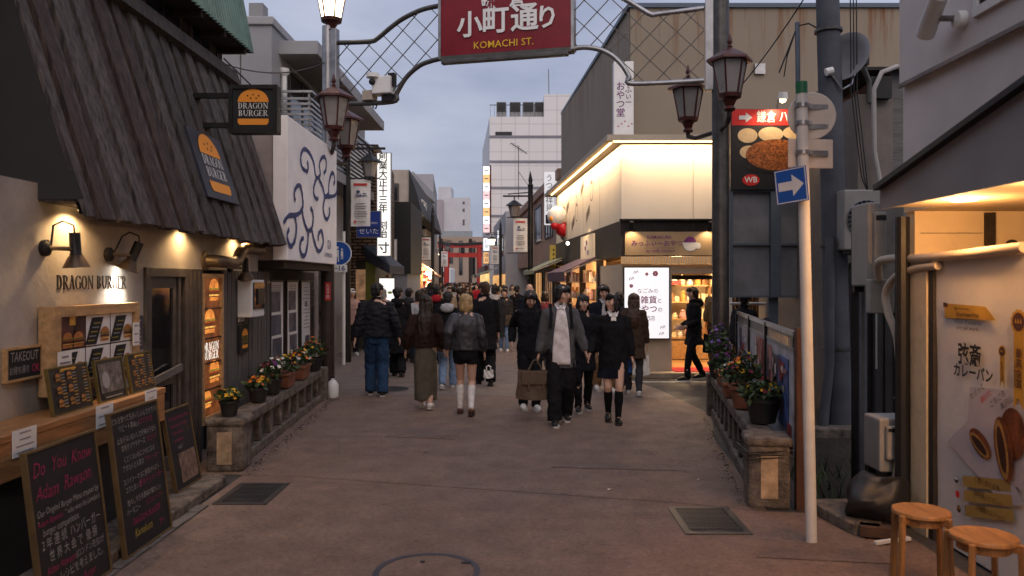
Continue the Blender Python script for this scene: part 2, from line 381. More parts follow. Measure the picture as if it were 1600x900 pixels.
struct(MB().face([(2.0, 14.02, .009), (9, 14.02, .009), (9, 14.12, .009), (2.0, 14.12, .009)]).build('road_marking_line', wl))
canw = M('canal_water', (.008, .01, .01), .12, 0, bump=.3, bscale=3)
mb = MB()
mb.face([(2.34, 6.25, 0), (12, 6.25, 0), (12, 6.25, -1.5), (2.34, 6.25, -1.5)]).face([(2.78, 9.0, 0), (2.78, 9.0, -1.5), (12, 9.0, -1.5), (12, 9.0, 0)]).face([(2.34, 6.25, 0), (2.34, 6.25, -1.5), (2.78, 9, -1.5), (2.78, 9, 0)]).face([(12, 6.25, 0), (12, 9, 0), (12, 9, -1.5), (12, 6.25, -1.5)])
struct(mb.build('canal_wall', conc_d))
struct(MB().face([(2.34, 6.25, -1.2), (12, 6.25, -1.2), (12, 9, -1.2), (2.78, 9, -1.2)]).build('canal_water', canw))
struct(MB().box(3.0, 8, 9.0, 9.25, -.01, .12).build('canal_kerb', conc, bevel=.02))

step = struct(MB().prism([(-3.3, 2, 0), (-2.52, 2, 0), (-2.52, 6.95, 0), (-2.6, 7.03, 0), (-3.3, 7.03, 0)], (0, 0, .085)).build('shop_step_kerb', conc, bevel=.015))
struct(MB().face([(-2.515, 2, .009), (-2.42, 2, .009), (-2.42, 6.32, .009), (-2.515, 6.32, .009)]).build('gutter_path', conc_d))
tile = M('gutter_block', (.12, .105, .095), .85, .3, 5, .3)
gp_ = thing('gutter_blocks', 'narrow line of dark edging blocks along the burger shop step', 'edging', (-2.47, 4.5, 0))
for i in range(14):
    y = 3.5+i*.2; MB().box(-2.512, -2.424, y, y+.188, .005, .016+.003*(i % 3)).build('block', tile, gp_)

def drain(x0, x1, y0, y1, label):
    t = thing('drain_grate', label, 'drain grate', ((x0+x1)/2, y0, 0), 'street drain grates')
    mb = MB(); w = .05
    for a in ((x0, x1, y0, y0+w), (x0, x1, y1-w, y1), (x0, x0+w, y0+w, y1-w), (x1-w, x1, y0+w, y1-w)): mb.box(*a, .002, .013)
    mb.build('frame', steel_d, t)
    MB().face([(x0, y0, .0065), (x1, y0, .0065), (x1, y1, .0065), (x0, y1, .0065)]).build('pit', ink, t)
    mb = MB(); n = int((x1-x0-2*w)/.018)
    for i in range(n):
        x = x0+w+.006+i*.018; mb.box(x, x+.006, y0+w, y1-w, .004, .0115)
    for i in range(1, 5):
        y = y0+(y1-y0)*i/5; mb.box(x0+w, x1-w, y, y+.012, .004, .0125)
    struct(mb.build('bars', steel_d, t), 'stuff')
drain(1.195, 1.67, 5.58, 6.26, 'steel bar drain grate in front of the stone railing post')
drain(-2.41, -1.98, 6.33, 7.0, 'dark drain grate beside the burger shop step')
t = thing('manhole_cover', 'large round manhole cover with paved lid at the near edge of the street', 'manhole', (-.54, 4.87, 0))
rim = M('manhole_rim', (.055, .05, .062), .5, .2, 8, .1, metal=.4)
mb = MB(); n = 48
for i in range(n):
    a, b2 = 2*math.pi*i/n, 2*math.pi*(i+1)/n
    mb.face([(-.54+r*math.cos(q), 4.87+r*math.sin(q), .010) for r, q in ((.29, a), (.328, a), (.328, b2), (.29, b2))])
mb.build('rim', rim, t)
mb = MB(); disc(mb, (-.54, 4.87, .005), (1, 0, 0), (0, 1, 0), .288, .288, .003, 40); mb.build('paved_lid', g_conc, t)
MB().box(-.34, -.28, 5.0, 5.03, .004, .012).box(-.60, -.57, 5.02, 5.05, .004, .012).build('lifting_slot', ink, t)
t = thing('manhole_cover', 'dark iron manhole cover beside the man in blue jeans', 'manhole', (-2.08, 13.15, 0))
mb = MB(); disc(mb, (-2.08, 13.15, .005), (1, 0, 0), (0, 1, 0), .32, .32, .004, 32); mb.build('lid', steel_d, t)
mb = MB()
for r in (.10, .2, .28):
    for i in range(28):
        a, b2 = 2*math.pi*i/28, 2*math.pi*(i+.6)/28
        mb.face([(-2.08+q*math.cos(w), 13.15+q*math.sin(w), .014) for q, w in ((r, a), (r+.03, a), (r+.03, b2), (r, b2))])
struct(mb.build('studs', blackm, t), 'stuff')
lit = M('litter_paper', (.5, .48, .45), .9, .2, 20, 0)
for x, y, s, nm, lb in ((.78, 6.75, .05, 'paper_scrap', 'small white scrap of litter on the concrete in mid street'), (1.62, 7.1, .03, 'paper_scrap', 'tiny pale scrap of litter near the stone railing'), (-.95, 8.2, .03, 'fallen_leaf', 'small dark leaf lying on the concrete')):
    mb = MB(); mb.add([(x, y, .008), (x+s, y+.02, .02), (x+s*1.2, y+s, .009), (x+.01, y+s*.8, .016)], [(0, 1, 2, 3)]); tag(mb.build(nm, lit if 'paper' in nm else woodred), lb, 'litter')

# ================================================================== unseen tall buildings added beside the viewpoint to cut sky light on the near street
nb = M('neighbour_wall', (.16, .145, .13), .85, .2, 2, .1)
for nm, lb, q, h in (('neighbour_building', 'dim building before the burger shop on the same side', ((-3.45, -14), (-3.45, 4.4), (-10, 4.4), (-10, -14)), 9.0), ('neighbour_building', 'dim building in line with the porch house', ((2.95, -14), (2.95, 1.1), (10, 1.1), (10, -14)), 9.0)):
    t = thing(nm, lb, 'building', (*q[0], 0)); MB().prism([(x, y, 0) for x, y in q], (0, 0, h)).build('wall', nb, t); x0 = q[0][0]; sg = 1 if x0 < 0 else -1
    for k in range(4): MB().box(min(x0, x0+sg*.03), max(x0, x0+sg*.03), -12.5+k*3.6, -11+k*3.6, 3.4, 4.8).build('window', glassd, t)
# ================================================================== burger shop
B = Vector((-2.8, 0, 2.2)); Tt = Vector((-3.43, 0, 4.16)); SL = (Tt-B).normalized(); SN = Vector((SL.z, 0, -SL.x))
shop = thing('burger_shop', 'burger shop with grey plank slope over a lit plaster front', 'shop', (-3.1, 6, 0))
WX = -3.1
mb = MB().box(-3.4, WX, 4.62, 6.64, 0, 2.42)
mb.build('wall', plaster, shop)
MB().box(-3.42, WX+.012, 4.50, 4.62, 0, 2.40).build('corner_post', woodgrey2, shop)
MB().box(-3.4, WX, 6.64, 9.6, 1.90, 2.42).build('wall', plaster, shop)
MB().face([(-2.80, 5.17, 2.315), (-7, 5.17, 2.315), (-7, 5.17, 7), (-4.3, 5.17, 7), (-3.43, 5.17, 4.16)]).build('gable_wall', M('grey_sheet', (.036, .034, .036), .8, .12, 2, .1), shop)
MB().box(-3.1, -2.84, 5.18, 9.55, 2.30, 2.32).build('eave_soffit', woodgrey2, shop)
MB().face([B+Vector((-.03, 5.17, .02)), B+Vector((-.03, 9.55, .02)), Tt+Vector((-.03, 9.55, 0)), Tt+Vector((-.03, 5.17, 0))]).build('roof_underlay', ink, shop)
y = 5.16; i = 0
while y < 9.5:
    w = random.uniform(.125, .19); up = i % 2
    th = .020+random.uniform(0, .014)+(.026 if up else 0); e = random.uniform(-.018, .012)
    p0 = B+SL*e+Vector((0, y, 0)); q0 = Tt+Vector((0, y+random.uniform(-.012, .012), 0))
    mb = MB(); ww = w+(.006 if up else -.026); g = random.uniform(-.006, .006)
    k = 6; vs = []
    for j in range(k+1):
        p = p0.lerp(q0, j/k); jy = random.uniform(-.0018, .0018)
        for (a, nrm) in ((-.5, 0), (.5, 0), (.5, th), (-.5, th)):
            vs.append(p+Vector((0, w/2+a*ww+jy, 0))+SN*(nrm+random.uniform(-.001, .0012)+(g if a > 0 and nrm else 0)))
    fs = [(0, 1, 2, 3), (k*4+3, k*4+2, k*4+1, k*4)]
    for j in range(k):
        for c in range(4): fs.append((j*4+c, j*4+4+c, j*4+4+(c+1) % 4, j*4+(c+1) % 4))
    mb.add(vs, fs).build('plank', random.choice([woodgrey, woodgrey, woodgrey2, woodgrey2, woodred]), shop)
    y += w; i += 1
YE = y
MB().beam(Tt+SN*.05+Vector((0, 3.6, .03)), Tt+SN*.05+Vector((0, YE+.05, .03)), .12, .17, up=SL).build('beam', woodgrey, shop)
MB().face([B+Vector((-.01, YE, 0)), Tt+Vector((-.01, YE, 0)), (-6, YE, 4.16), (-6, YE, 2.2)]).build('gable_wall', wooddark, shop)
# upper storey under the green roof

for j in range(34):
    yy = 4.0+j*.165
    MB().box(-3.62, -3.545+.012*(j % 2), yy, yy+.158, 4.1, 5.3).build('board', random.choice([wooddark, woodred]), shop)
for y0, y1 in ((6.4, 7.25), (7.5, 8.35), (8.6, 9.15)):
    w = MB().box(-3.53, -3.50, y0, y1, 4.28, 4.28+.5).build('window', woodred, shop)
    MB().box(-3.505, -3.492, y0+.05, (y0+y1)/2-.02, 4.32, 4.74).build('pane', glassd, w); MB().box(-3.505, -3.492, (y0+y1)/2+.02, y1-.05, 4.32, 4.74).build('pane', glassd, w)
green = M('green_metal_roof', (.12, .20, .165), .5, .25, 3, .1, metal=.1)
ev0 = Vector((-3.2, 0, 4.56)); ev1 = Vector((-3.52, 0, 6.2))
def corr(u, v):
    yy = 3.8+5.92*u; p = ev0.lerp(ev1, v); return p+Vector((.022*math.cos(u*5.92/.09*2*math.pi)+.01, yy, 0))
MB().grid(corr, 66*8, 1).build('metal_roof', green, shop, smooth=True)
MB().box(-3.6, -3.215, 3.8, 9.70, 4.56, 4.60).build('roof_soffit', wooddark, shop)
for j in range(9): MB().box(-3.6, -3.22, 4.2+j*.66, 4.26+j*.66, 4.50, 4.559).build('rafter', wooddark, shop)
MB().face([(-3.215, 9.70, 4.59), (-3.53, 9.70, 6.2), (-5, 9.70, 6.2), (-5, 9.7, 4.59)]).build('gable_wall', wooddark, shop)
MB().box(-6, -3.63, 3.8, 9.68, 4.1, 6.1).build('upper_core', wooddark, shop)
# sliding door
frm = M('door_frame', (.075, .062, .055), .6, .3, 8, .2)
d = MB().box(-3.15, -3.075, 6.64, 6.72, .08, 1.9).box(-3.15, -3.075, 7.44, 7.52, .08, 1.9).box(-3.15, -3.075, 6.72, 7.44, 1.82, 1.9).box(-3.13, -3.085, 7.30, 7.36, .08, 1.82).build('door_frame', frm, shop, bevel=.006)
dr = MB().box(-3.14, -3.10, 6.74, 6.80, .09, 1.81).box(-3.14, -3.10, 7.22, 7.29, .09, 1.81).box(-3.14, -3.10, 6.80, 7.22, .09, .22).box(-3.14, -3.10, 6.80, 7.22, 1.72, 1.81).box(-3.14, -3.095, 6.80, 7.22, .86, .92).build('door', frm, shop, bevel=.004)
MB().box(-3.128, -3.118, 6.80, 7.22, .92, 1.72).build('pane', glassd, dr); MB().box(-3.128, -3.118, 6.80, 7.22, .22, .86).build('pane', glassd, dr)
MB().beam((-3.07, 6.76, .93), (-3.05, 7.28, 1.0), .03, .06).build('handle', steel, dr)
MB().box(-3.16, -3.09, 7.52, 7.86, .0, 1.9).build('jamb', frm, shop, bevel=.01)
for yy in (7.56, 7.66, 7.76): MB().box(-3.09, -3.075, yy, yy+.05, .05, 1.88).build('slat', frm, shop)
# lit menu strip beside the door
pn = MB().box(-3.15, -3.085, 7.86, 7.92, .35, 1.86).box(-3.15, -3.085, 8.38, 8.44, .35, 1.86).box(-3.15, -3.085, 7.92, 8.38, 1.82, 1.86).box(-3.15, -3.085, 7.92, 8.38, .35, .42).build('display_window', woodpale, shop)
MB().box(-3.14, -3.115, 7.92, 8.38, .42, 1.82).build('lit_panel', EMN('display_glow', (.16, .045, .012), (.02, .008, .004), .8, 9), pn)
lbun = EMN('lit_bun', (.85, .27, .05), (.22, .045, .01), .8, 14); ldk = EMN('lit_patty', (.16, .04, .012), (.03, .01, .004), .6, 40); lgr = EMN('lit_lettuce', (.40, .26, .03), (.08, .06, .01), .6, 40); lch = EMN('lit_cheese', (.9, .45, .10), (.3, .1, .02), .8, 25); lrd = EMN('lit_tomato', (.6, .09, .02), (.15, .02, .01), .6, 40)
mb = MB()
for k, (zz, s, dy) in enumerate(((1.68, .26, .08), (1.36, .28, -.04), (.84, .26, .09), (.58, .2, -.1))): burger_print(mb, (-3.115, 8.15+dy, zz), (0, 1, 0), (0, 0, 1), s, 0, .004)
serif(mb, 'DRAGON', (-3.115, 8.15, 1.12), (0, 1, 0), (0, 0, 1), .085, 5, .004); serif(mb, 'BURGER', (-3.115, 8.15, 1.03), (0, 1, 0), (0, 0, 1), .085, 5, .004)
mb.build('print', [lbun, ldk, lgr, lch, lrd, EM('lit_white', (1, .93, .8), .9)], pn)
mb = MB()
for zz in (1.5, 1.2, .95, .68): mb.box(-3.115, -3.09, 7.92, 8.38, zz, zz+.012)
mb.build('bar', blackm, pn)
# siding, jamb post, meter box
sid = M('grey_siding', (.105, .095, .088), .75, .25, 6, .2, stretch=(3, 3, .6))
MB().box(-3.3, -3.12, 8.44, 10.2, 0, 1.92).build('wall_core', ink, shop)
for j in range(14):
    yy = 8.46+j*.112; MB().box(-3.12, -3.095+.004*(j % 3), yy, yy+.104, .3, 1.90).build('siding_board', sid, shop)
mt = MB().box(-3.09, -2.93, 8.85, 9.30, 1.38, 1.80).build('meter_box', whitep, shop, bevel=.01)
MB().box(-2.93, -2.915, 8.90, 9.26, 1.47, 1.77).build('window_panel', glassd, mt); MB().box(-2.935, -2.90, 9.0, 9.2, 1.52, 1.7).build('dial', blackm, mt)
# hanging duct under the eave
brass = M('worn_duct_metal', (.20, .145, .09), .45, .25, 7, .15, metal=.6)
vp = thing('vent_pipe', 'curved metal vent pipe on the burger shop wall beside the door', 'pipe', (-3.1, 8.2, 2.0))
pp = [(-3.1, 7.95, 1.99), (-2.99, 7.97, 1.985), (-2.95, 8.06, 1.98), (-2.95, 8.3, 1.975), (-2.95, 8.46, 2.0), (-2.955, 8.55, 2.08), (-2.96, 8.66, 2.13), (-2.96, 8.85, 2.15), (-2.97, 9.3, 2.15)]
MB().tube(pp, .062, 12).build('duct', brass, vp, smooth=True); MB().lathe([(.0, 0), (.10, 0), (.10, .02), (.07, .03)], (-3.1, 7.95, 1.99), 16, ax=(1, 0, 0)).build('flange', brass, vp, smooth=True)
# wall lettering
mb = MB(); serif(mb, 'DRAGON BURGER', (WX, 5.86, 1.775), (0, 1, 0), (0, 0, 1), .098, 0, .004, depth=.012, sx=.98)
mb.build('lettering', M('bronze_letters', (.03, .022, .016), .4, .2, 9, 0, metal=.4), shop)
# wooden counter ledge
MB().box(-3.1, -2.78, 4.2, 6.34, .895, .94).build('counter_top', woodwarm, shop, bevel=.006); MB().box(-2.81, -2.785, 4.2, 6.33, .68, .893).build('counter_front', woodwarm, shop, bevel=.004)
MB().box(-3.09, -2.86, 4.3, 6.25, .085, .68).build('counter_base', M('counter_base_dark', (.03, .026, .024), .7, .3, 4, .1), shop)
# lights under the eave (small downlights of the shop)
for yy, e in ((5.50, 24), (7.35, 19), (8.75, 15)):
    MB().lathe([(.0, 0), (.035, 0), (.035, .03), (0, .03)], (-2.98, yy, 2.268), 12).build('downlight', EM('downlight_glow', (1, .62, .25), 9), shop)
    lamp('downlight_light', 'SPOT', (-2.98, yy, 2.262), e, WARM, .03, (-.25, 0, -1), 150, parent=shop)

# wall spot lamps
def wall_lamp(y, z, aim, label, on, e, col):
    t = thing('wall_lamp', label, 'wall lamp', (WX, y, z), 'spot lamps on the burger shop wall')
    MB().lathe([(0, 0), (.055, 0), (.055, .03), (.03, .045), (0, .045)], (WX, y, z), 16, ax=(1, 0, 0)).build('base', blackm, t, smooth=True)
    a = Vector((WX+.04, y, z)); b = Vector((WX+.13, y+.15, z)); MB().tube([a, b], .014, 8).build('arm', brass, t)
    aim = Vector(aim).normalized(); h = b-aim*.02
    MB().lathe([(0, -.09), (.036, -.09), (.036, .05), (.04, .055), (.04, .06), (0, .06)], h, 14, ax=aim).build('socket', blackm, t, smooth=True)
    MB().lathe([(.038, .06), (.05, .075), (.085, .14), (.088, .145), (.078, .14), (.045, .08), (.0, .078)], h, 18, ax=aim).build('shade', M('bronze_shade', (.09, .06, .04), .4, .2, 9, 0, metal=.5), t, smooth=True)
    c = h-aim*.09
    MB().tube([c, c+Vector((0, -.01, .05)), c+Vector((-.05, -.05, .075)), c+Vector((-.08, -.11, .04)), a+Vector((.0, .02, .01))], .007, 6).build('cable', black, t, smooth=True)
    if on:
        mb = MB(); q = aim.orthogonal().normalized(); disc(mb, h+aim*.138, q, q.cross(aim).normalized()*-1, .074, .074, 0, 16)
        mb.build('bulb', EM('bulb_white', col, 12), t); lamp('bulb_light', 'SPOT', h+aim*.16, e, col, .05, aim, 110, parent=t, blend=.8)
wall_lamp(5.23, 2.0, (.03, .06, -1), 'black wall lamp pointing straight down above the letter D', False, 0, WARM)
wall_lamp(6.05, 1.985, (-.38, -.12, -1), 'tilted wall lamp shining white light on the burger shop wall', True, 24, (1, .95, .86))
wall_lamp(8.62, 1.93, (-.1, .45, -1), 'tilted brass wall lamp above the white meter box', False, 0, WARM)

# navy signs with the burger logo
t = thing('slope_sign', 'dark navy burger sign fixed flat on the plank slope', 'sign', (-3.0, 7.77, 2.87))
c = Vector((-3.02, 7.77, 2.87))+SN*.075
MB().obox(c, Vector((0, .42, 0)), SL*.345, SN*.012).build('panel', navy, t); burger_logo('logo', c+SN*.012+SL*.0, (0, 1, 0), SL, .52, t)
t = thing('hanging_sign', 'square black burger sign box hanging out over the street', 'sign', (-2.63, 8.0, 3.5))
x0, x1 = -2.875, -2.385
MB().box(x0, x1, 8.0, 8.12, 3.27, 3.755).build('box', black, t, bevel=.008)
fr = MB()
for a in ((x0, x1, 3.27, 3.31), (x0, x1, 3.715, 3.755), (x0, x0+.04, 3.31, 3.715), (x1-.04, x1, 3.31, 3.715)): fr.box(a[0], a[1], 7.98, 8.0, a[2], a[3])
fr.build('frame', blackm, t); burger_logo('logo', ((x0+x1)/2, 7.997, 3.515), (1, 0, 0), (0, 0, 1), .31, t)
MB().beam((-3.25, 8.06, 3.66), (-2.87, 8.06, 3.66), .05).beam((-3.15, 8.06, 3.36), (-2.87, 8.06, 3.36), .05).build('bracket', blackm, t)

# framed things on the shop front: (y0, y1, z0, z1) on the wall plane
def framed(name, label, cat, y0, y1, z0, z1, x, fw, fm, pm, depth=.03, lean=0, group=None, loc=None):
    t = thing(name, label, cat, (x, (y0+y1)/2, z0), group)
    up = Vector((-math.sin(R(lean)), 0, math.cos(R(lean)))); n = Vector((math.cos(R(lean)), 0, math.sin(R(lean)))); h = z1-z0; w = y1-y0
    c = Vector((x, (y0+y1)/2, z0))+up*h/2; Yv = Vector((0, 1, 0))
    MB().obox(c-n*depth/2, Yv*(w/2-fw*.5), up*(h/2-fw*.5), n*depth*.4).build('panel', pm, t)
    for a, b in ((Yv*(w/2-fw/2), (Yv*fw/2, up*h/2)), (-Yv*(w/2-fw/2), (Yv*fw/2, up*h/2)), (up*(h/2-fw/2), (Yv*(w/2-fw), up*fw/2)), (-up*(h/2-fw/2), (Yv*(w/2-fw), up*fw/2))):
        MB().obox(c+a-n*depth*.35, b[0], b[1], n*depth*.55).build('frame', fm, t)
    return t, c-n*depth*.09, up, w, h
YV = (0, 1, 0)
menus = M('menu_black', (.022, .019, .018), .45, .3, 5, 0)
t, c, up, w, h = framed('takeout_board', 'small oak framed blackboard reading TAKEOUT on the plaster wall', 'sign', 4.80, 5.17, 1.165, 1.375, WX+.03, .014, woodpale, slate)
mb = MB(); write(mb, 'TAKEOUT', c+up*h*.2, YV, .085, 0, off=.003, sx=.72, shear=.05, hand=.03); write(mb, 'お持ち帰り', c-up*h*.2-Vector((0, .05, 0)), YV, .055, 0, off=.003, sx=.75); write(mb, 'OK', c-up*h*.2+Vector((0, .115, 0)), YV, .075, 1, off=.003, sx=.75, bold=.012)
mb.build('lettering', [chalk_w, chalk_p], t)
t, c, up, w, h = framed('menu_window', 'oak framed wall menu with six burger photo sheets', 'menu', 5.16, 6.32, 1.03, 1.615, WX+.10, .07, woodpale, wooddark, depth=.10)
mb = MB(); pw = (w-.14)/3; ph = (h-.14)/2
for i in range(3):
    for j in range(2):
        q = c+Vector((0, (i-1)*pw, 0))+up*((.5-j)*ph)
        dark = i == 0 and j == 0
        sh = MB(); rect(sh, q, YV, up, pw-.012, ph-.01, .004); sheet = sh.build('sheet', [M('print_dark_photo', (.10, .035, .03), .5, .6, 5, 0) if dark else paper], t)
        pb = MB()
        if dark:
            rect(pb, q+up*ph*.36, YV, up, .07, .06, .008, 5); burger_print(pb, q-up*ph*.25+Vector((0, -.06, 0)), YV, up, .12, 0, .009); burger_print(pb, q-up*ph*.25+Vector((0, .07, 0)), YV, up, .12, 0, .011)
            pb.build('print', BP+[cheese], sheet)
        else:
            k = q+Vector((.007, -.06, 0)); z = Vector((0, 0, 1))
            pb.face([k+Vector((0, -.12, -.10)), k+Vector((0, .03, -.10)), k+Vector((0, .13, .09)), k+Vector((0, -.03, .09))], 5)
            for e in range(5): rect(pb, k+Vector((0, .035-.02*e, .05-.03*e)), YV, up, .09, .007, .003, 6 if e % 2 else 7)
            burger_print(pb, q+Vector((0, .08, -.04)), YV, up, .12, 0, .011); pb.build('print', BP+[ink, chalk_w, chalk_y], sheet)
def menu_board(y0, y1, z0, z1, label, photo=False):
    t, c, up, w, h = framed('menu_board', label, 'menu board', y0, y1, z0, z1, -2.85, .010, M('gilt_frame', (.16, .115, .035), .4, .2, 8, 0, metal=.3), menus, .02, 9, 'menu boards on the counter')
    mb = MB()
    if photo:
        ph = M('print_bw_photo', (.07, .062, .058), .5, 2.2, 22, 0, dark=(.012, .010, .010)); rect(mb, c+up*h*.05, YV, up, w*.8, h*.68, .004, 0); disc(mb, c+Vector((0, -w*.2, 0)), YV, up, w*.13, h*.2, .006, 14, 1); rect(mb, c-up*h*.4, YV, up, w*.6, .008, .006, 1)
        mb.build('print', [ph, chalk_w], t); return
    for i in range(3):
        for j in range(3):
            q = c+Vector((0, (i-1)*w*.28, 0))+up*((1-j)*h*.27)
            if i < 2 or j == 2: burger_print(mb, q+Vector((0, .0, 0)), YV, up, w*.12, 0, .005)
            for e in range(4): rect(mb, q+Vector((0, w*.12, 0))+up*(.035-.02*e), YV, up, w*.1, .005, .004, 5 if e % 3 else 6)
    rect(mb, c+up*h*.42, YV, up, w*.4, .012, .004, 6); mb.build('print', BP+[chalk_w, cheese], t)
menu_board(4.92, 5.38, .94, 1.245, 'widest black menu board with rows of burger photos on the oak counter')
menu_board(5.47, 5.86, .94, 1.24, 'black menu board with a grey photograph, between the other two boards', True)
menu_board(5.93, 6.31, .94, 1.24, 'black burger menu board on the counter end nearest the door')
gline = M('print_grey', (.22, .20, .22), .8, 0, bump=0)
def note(label, x, y0, y1, z0, z1, pm, lines=4, lean=0, im=None):
    up = Vector((-math.sin(R(lean)), 0, math.cos(R(lean)))); c = Vector((x, (y0+y1)/2, (z0+z1)/2)); t = thing('paper_notice', label, 'notice', (x, c.y, z0), 'paper notices on the burger shop')
    n = Vector((1, 0, 0)); MB().obox(c, (0, (y1-y0)/2, 0), up*(z1-z0)/2, n*.002).build('sheet', pm, t)
    mb = MB(); hh = z1-z0; ww = y1-y0
    for e in range(lines): rect(mb, c+up*hh*(.36-.72*e/max(1, lines-1)), YV, up, ww*random.uniform(.45, .8), hh*.05, .004)
    mb.build('print', im or gline, t)
note('tall white note on the lower corner of the wall menu frame', WX+.125, 5.18, 5.34, 1.05, 1.32, paper, 6)
note('narrow white note on the upper corner of the wall menu frame', WX+.125, 6.2, 6.3, 1.28, 1.46, paper, 3)
note('dark purple printed menu sheet beside the door', WX+.01, 6.36, 6.61, 1.22, 1.5, M('purple_sheet', (.05, .04, .065), .4, .2, 5, 0), 7, 0, chalk_w)
note('white note stuck on the middle of the counter front', -2.778, 5.28, 5.5, .80, .95, paper, 3)
note('white note stuck on the counter front near the door', -2.778, 5.98, 6.17, .83, .96, paper, 3)
note('white handwritten note at the near end of the counter', -2.778, 4.40, 4.62, .80, .95, paper, 4)

# big street blackboards
def chalkboard(y0, y1, hgt, x, lean, label, lines, z0=.018):
    t, c, up, w, h = framed('blackboard', label, 'blackboard', y0, y1, z0, z0+hgt, x, .012, M('board_oak', (.12, .075, .03), .5, .25, 8, .1), slate, .03, lean, 'blackboards leaning at the burger shop')
    mb = MB()
    for s, dy, zf, size, mi, sh in lines: write(mb, s, c+Vector((0, dy*w, 0))+up*(zf*h), YV, size, mi, up=up, off=.003, align='CENTER', shear=sh, sx=.8, hand=.085, bold=-.006 if size > .1 else -.004)
    mb.build('chalk_writing', [chalk_w, chalk_p, chalk_y], t); return t, c, up, w, h
chalkboard(4.16, 4.86, .87, -2.46, 7, 'large blackboard with big pink chalk title asking Do You Know', [
    ('Do  You  Know', -.02, .37, .112, 1, .35), ('Adam  Rawson', -.04, .225, .112, 1, .35), ('Our Original Burger Menu created by', 0, .105, .050, 0, .25), ('"                        " who won the London\'s', 0, .045, .046, 0, .25), ('Adam Rawson', -.28, .045, .05, 1, .25),
    ('burger competition.', -.14, -.015, .055, 0, .25), ('2 年 連 続  ハンバーガー', 0, -.09, .068, 0, 0), ('世 界 大 会 で  優 勝', 0, -.175, .068, 0, 0), ('Adam Rawson', -.2, -.25, .06, 1, .2), ('(ロンドン在住)が', .22, -.25, .05, 0, 0), ('こ の  レシピを考えました。', 0, -.325, .06, 0, 0), ('Dragon Burger', .05, -.41, .06, 1, .25)])
chalkboard(5.04, 5.71, .93, -2.46, 7, 'tall blackboard with many rows of chalk Japanese beside the drain', [
    ('どれを食べてもおいしいんですケド?', 0, .43, .048, 0, 0), ('リピート率No.1', -.15, .37, .05, 0, 0), ('のてりやき', .22, .37, .05, 1, 0), ('止まらないおいしさを味わうなら', 0, .29, .046, 0, 0), ('甘辛テリヤキチーズ', -.1, .23, .046, 0, 0), ('をどうぞ', .3, .23, .046, 1, 0),
    ('くどくないのにクセになる', 0, .15, .046, 0, 0), ('アボカドと人気の', -.15, .09, .046, 0, 0), ('アボバーガー', .25, .09, .046, 1, 0), ('スパイシーマヨに香草がベスト', 0, .0, .046, 0, 0), ('コクとあっさ', -.2, -.06, .046, 0, 0), ('唐辛チリバーガー', .18, -.06, .055, 1, 0),
    ('肉々しすぎる香味の響かしい', 0, -.15, .046, 0, 0), ('ハーモニー', -.25, -.21, .046, 0, 0), ('ダブルバーガー', .2, -.21, .046, 1, 0), ('DRAGON BURGER', 0, -.29, .06, 1, .1), ('Kamakura', -.1, -.375, .075, 2, .2), ('2F→', .3, -.40, .05, 1, 0)])
t, c, up, w, h = chalkboard(6.36, 6.86, .66, -2.70, 10, 'small blackboard with a sepia photograph standing on the step by the door', [
    ('The Original Burger Menu', .02, .38, .045, 1, .2), ('created by a champion', 0, .29, .045, 1, .2), ('of the London', -.1, .2, .045, 1, .2), ('competition', -.1, .11, .045, 1, .2), ('enjoy!', -.1, .02, .045, 0, .2)], .086)
mb = MB(); rect(mb, c-up*h*.24+Vector((0, .05, 0)), YV, up, w*.66, h*.36, .004); mb.build('photo', M('print_sepia', (.11, .07, .055), .5, 2.0, 20, 0, dark=(.012, .007, .006)), t)
t = thing('shop_plate', 'small black plate with a yellow burger logo on the grey siding', 'sign', (-3.07, 9.0, 1.0))
MB().box(-3.085, -3.055, 8.86, 9.13, .98, 1.30).build('panel', black, t, bevel=.004); burger_logo('logo', (-3.055, 8.995, 1.13), YV, (0, 0, 1), .19, t, chalk_y)
t = thing('wall_sticker', 'small white printed card above the little burger plate', 'notice', (-3.08, 8.9, 1.33)); MB().box(-3.085, -3.08, 8.87, 9.06, 1.33, 1.47).build('sheet', paper, t); mb = MB(); [rect(mb, (-3.08, 8.965, 1.44-.03*e), YV, (0, 0, 1), .13, .008, .003) for e in range(4)]; mb.build('print', gline, t)

# ================================================================== stone railings with flower pots
def railing(name, label, a, b, hgt, post_w, n):
    a, b = Vector(a), Vector(b); d = (b-a); L = d.length; d.normalize(); s = Vector((d.y, -d.x, 0)); Z = Vector((0, 0, 1))
    t = thing(name, label, 'railing', a)
    pw = post_w; c = a+d*.16
    mp_ = MB().obox(c+Z*(hgt*.5-.03), s*pw/2, d*.16, Z*(hgt*.5-.03)).build('post', conc, t, bevel=.025)
    MB().obox(c+Z*(hgt-.035), s*(pw/2+.018), d*.178, Z*.035).build('post_cap', conc, t, bevel=.025)
    MB().obox(c-d*.163+Z*hgt*.45, s*pw*.2, d*.004, Z*hgt*.3).build('recessed_panel', M('panel_cream', (.46, .33, .21), .85, .4, 6, .3), mp_)
    pe = b-d*.12
    MB().obox(pe+Z*hgt*.5, s*pw*.45, d*.12, Z*hgt*.5).build('post', conc, t, bevel=.02)
    p, q = a+d*.32, b-d*.24
    MB().beam(p+Z*(hgt-.075), q+Z*(hgt-.075), pw*.62, .11).build('top_rail', conc, t, bevel=.015)
    MB().beam(p+Z*.055, q+Z*.055, pw*.6, .10).build('bottom_rail', conc, t, bevel=.015)
    MB().beam(p+Z*(hgt*.5), q+Z*(hgt*.5), pw*.12, hgt*.62).build('back_panel', conc_d, t)
    for i in range(n):
        m = p.lerp(q, (i+.5)/n); MB().obox(m+Z*(hgt*.48), s*pw*.24, d*.055, Z*(hgt-.24)/2).build('baluster', conc, t, bevel=.01)
    return t
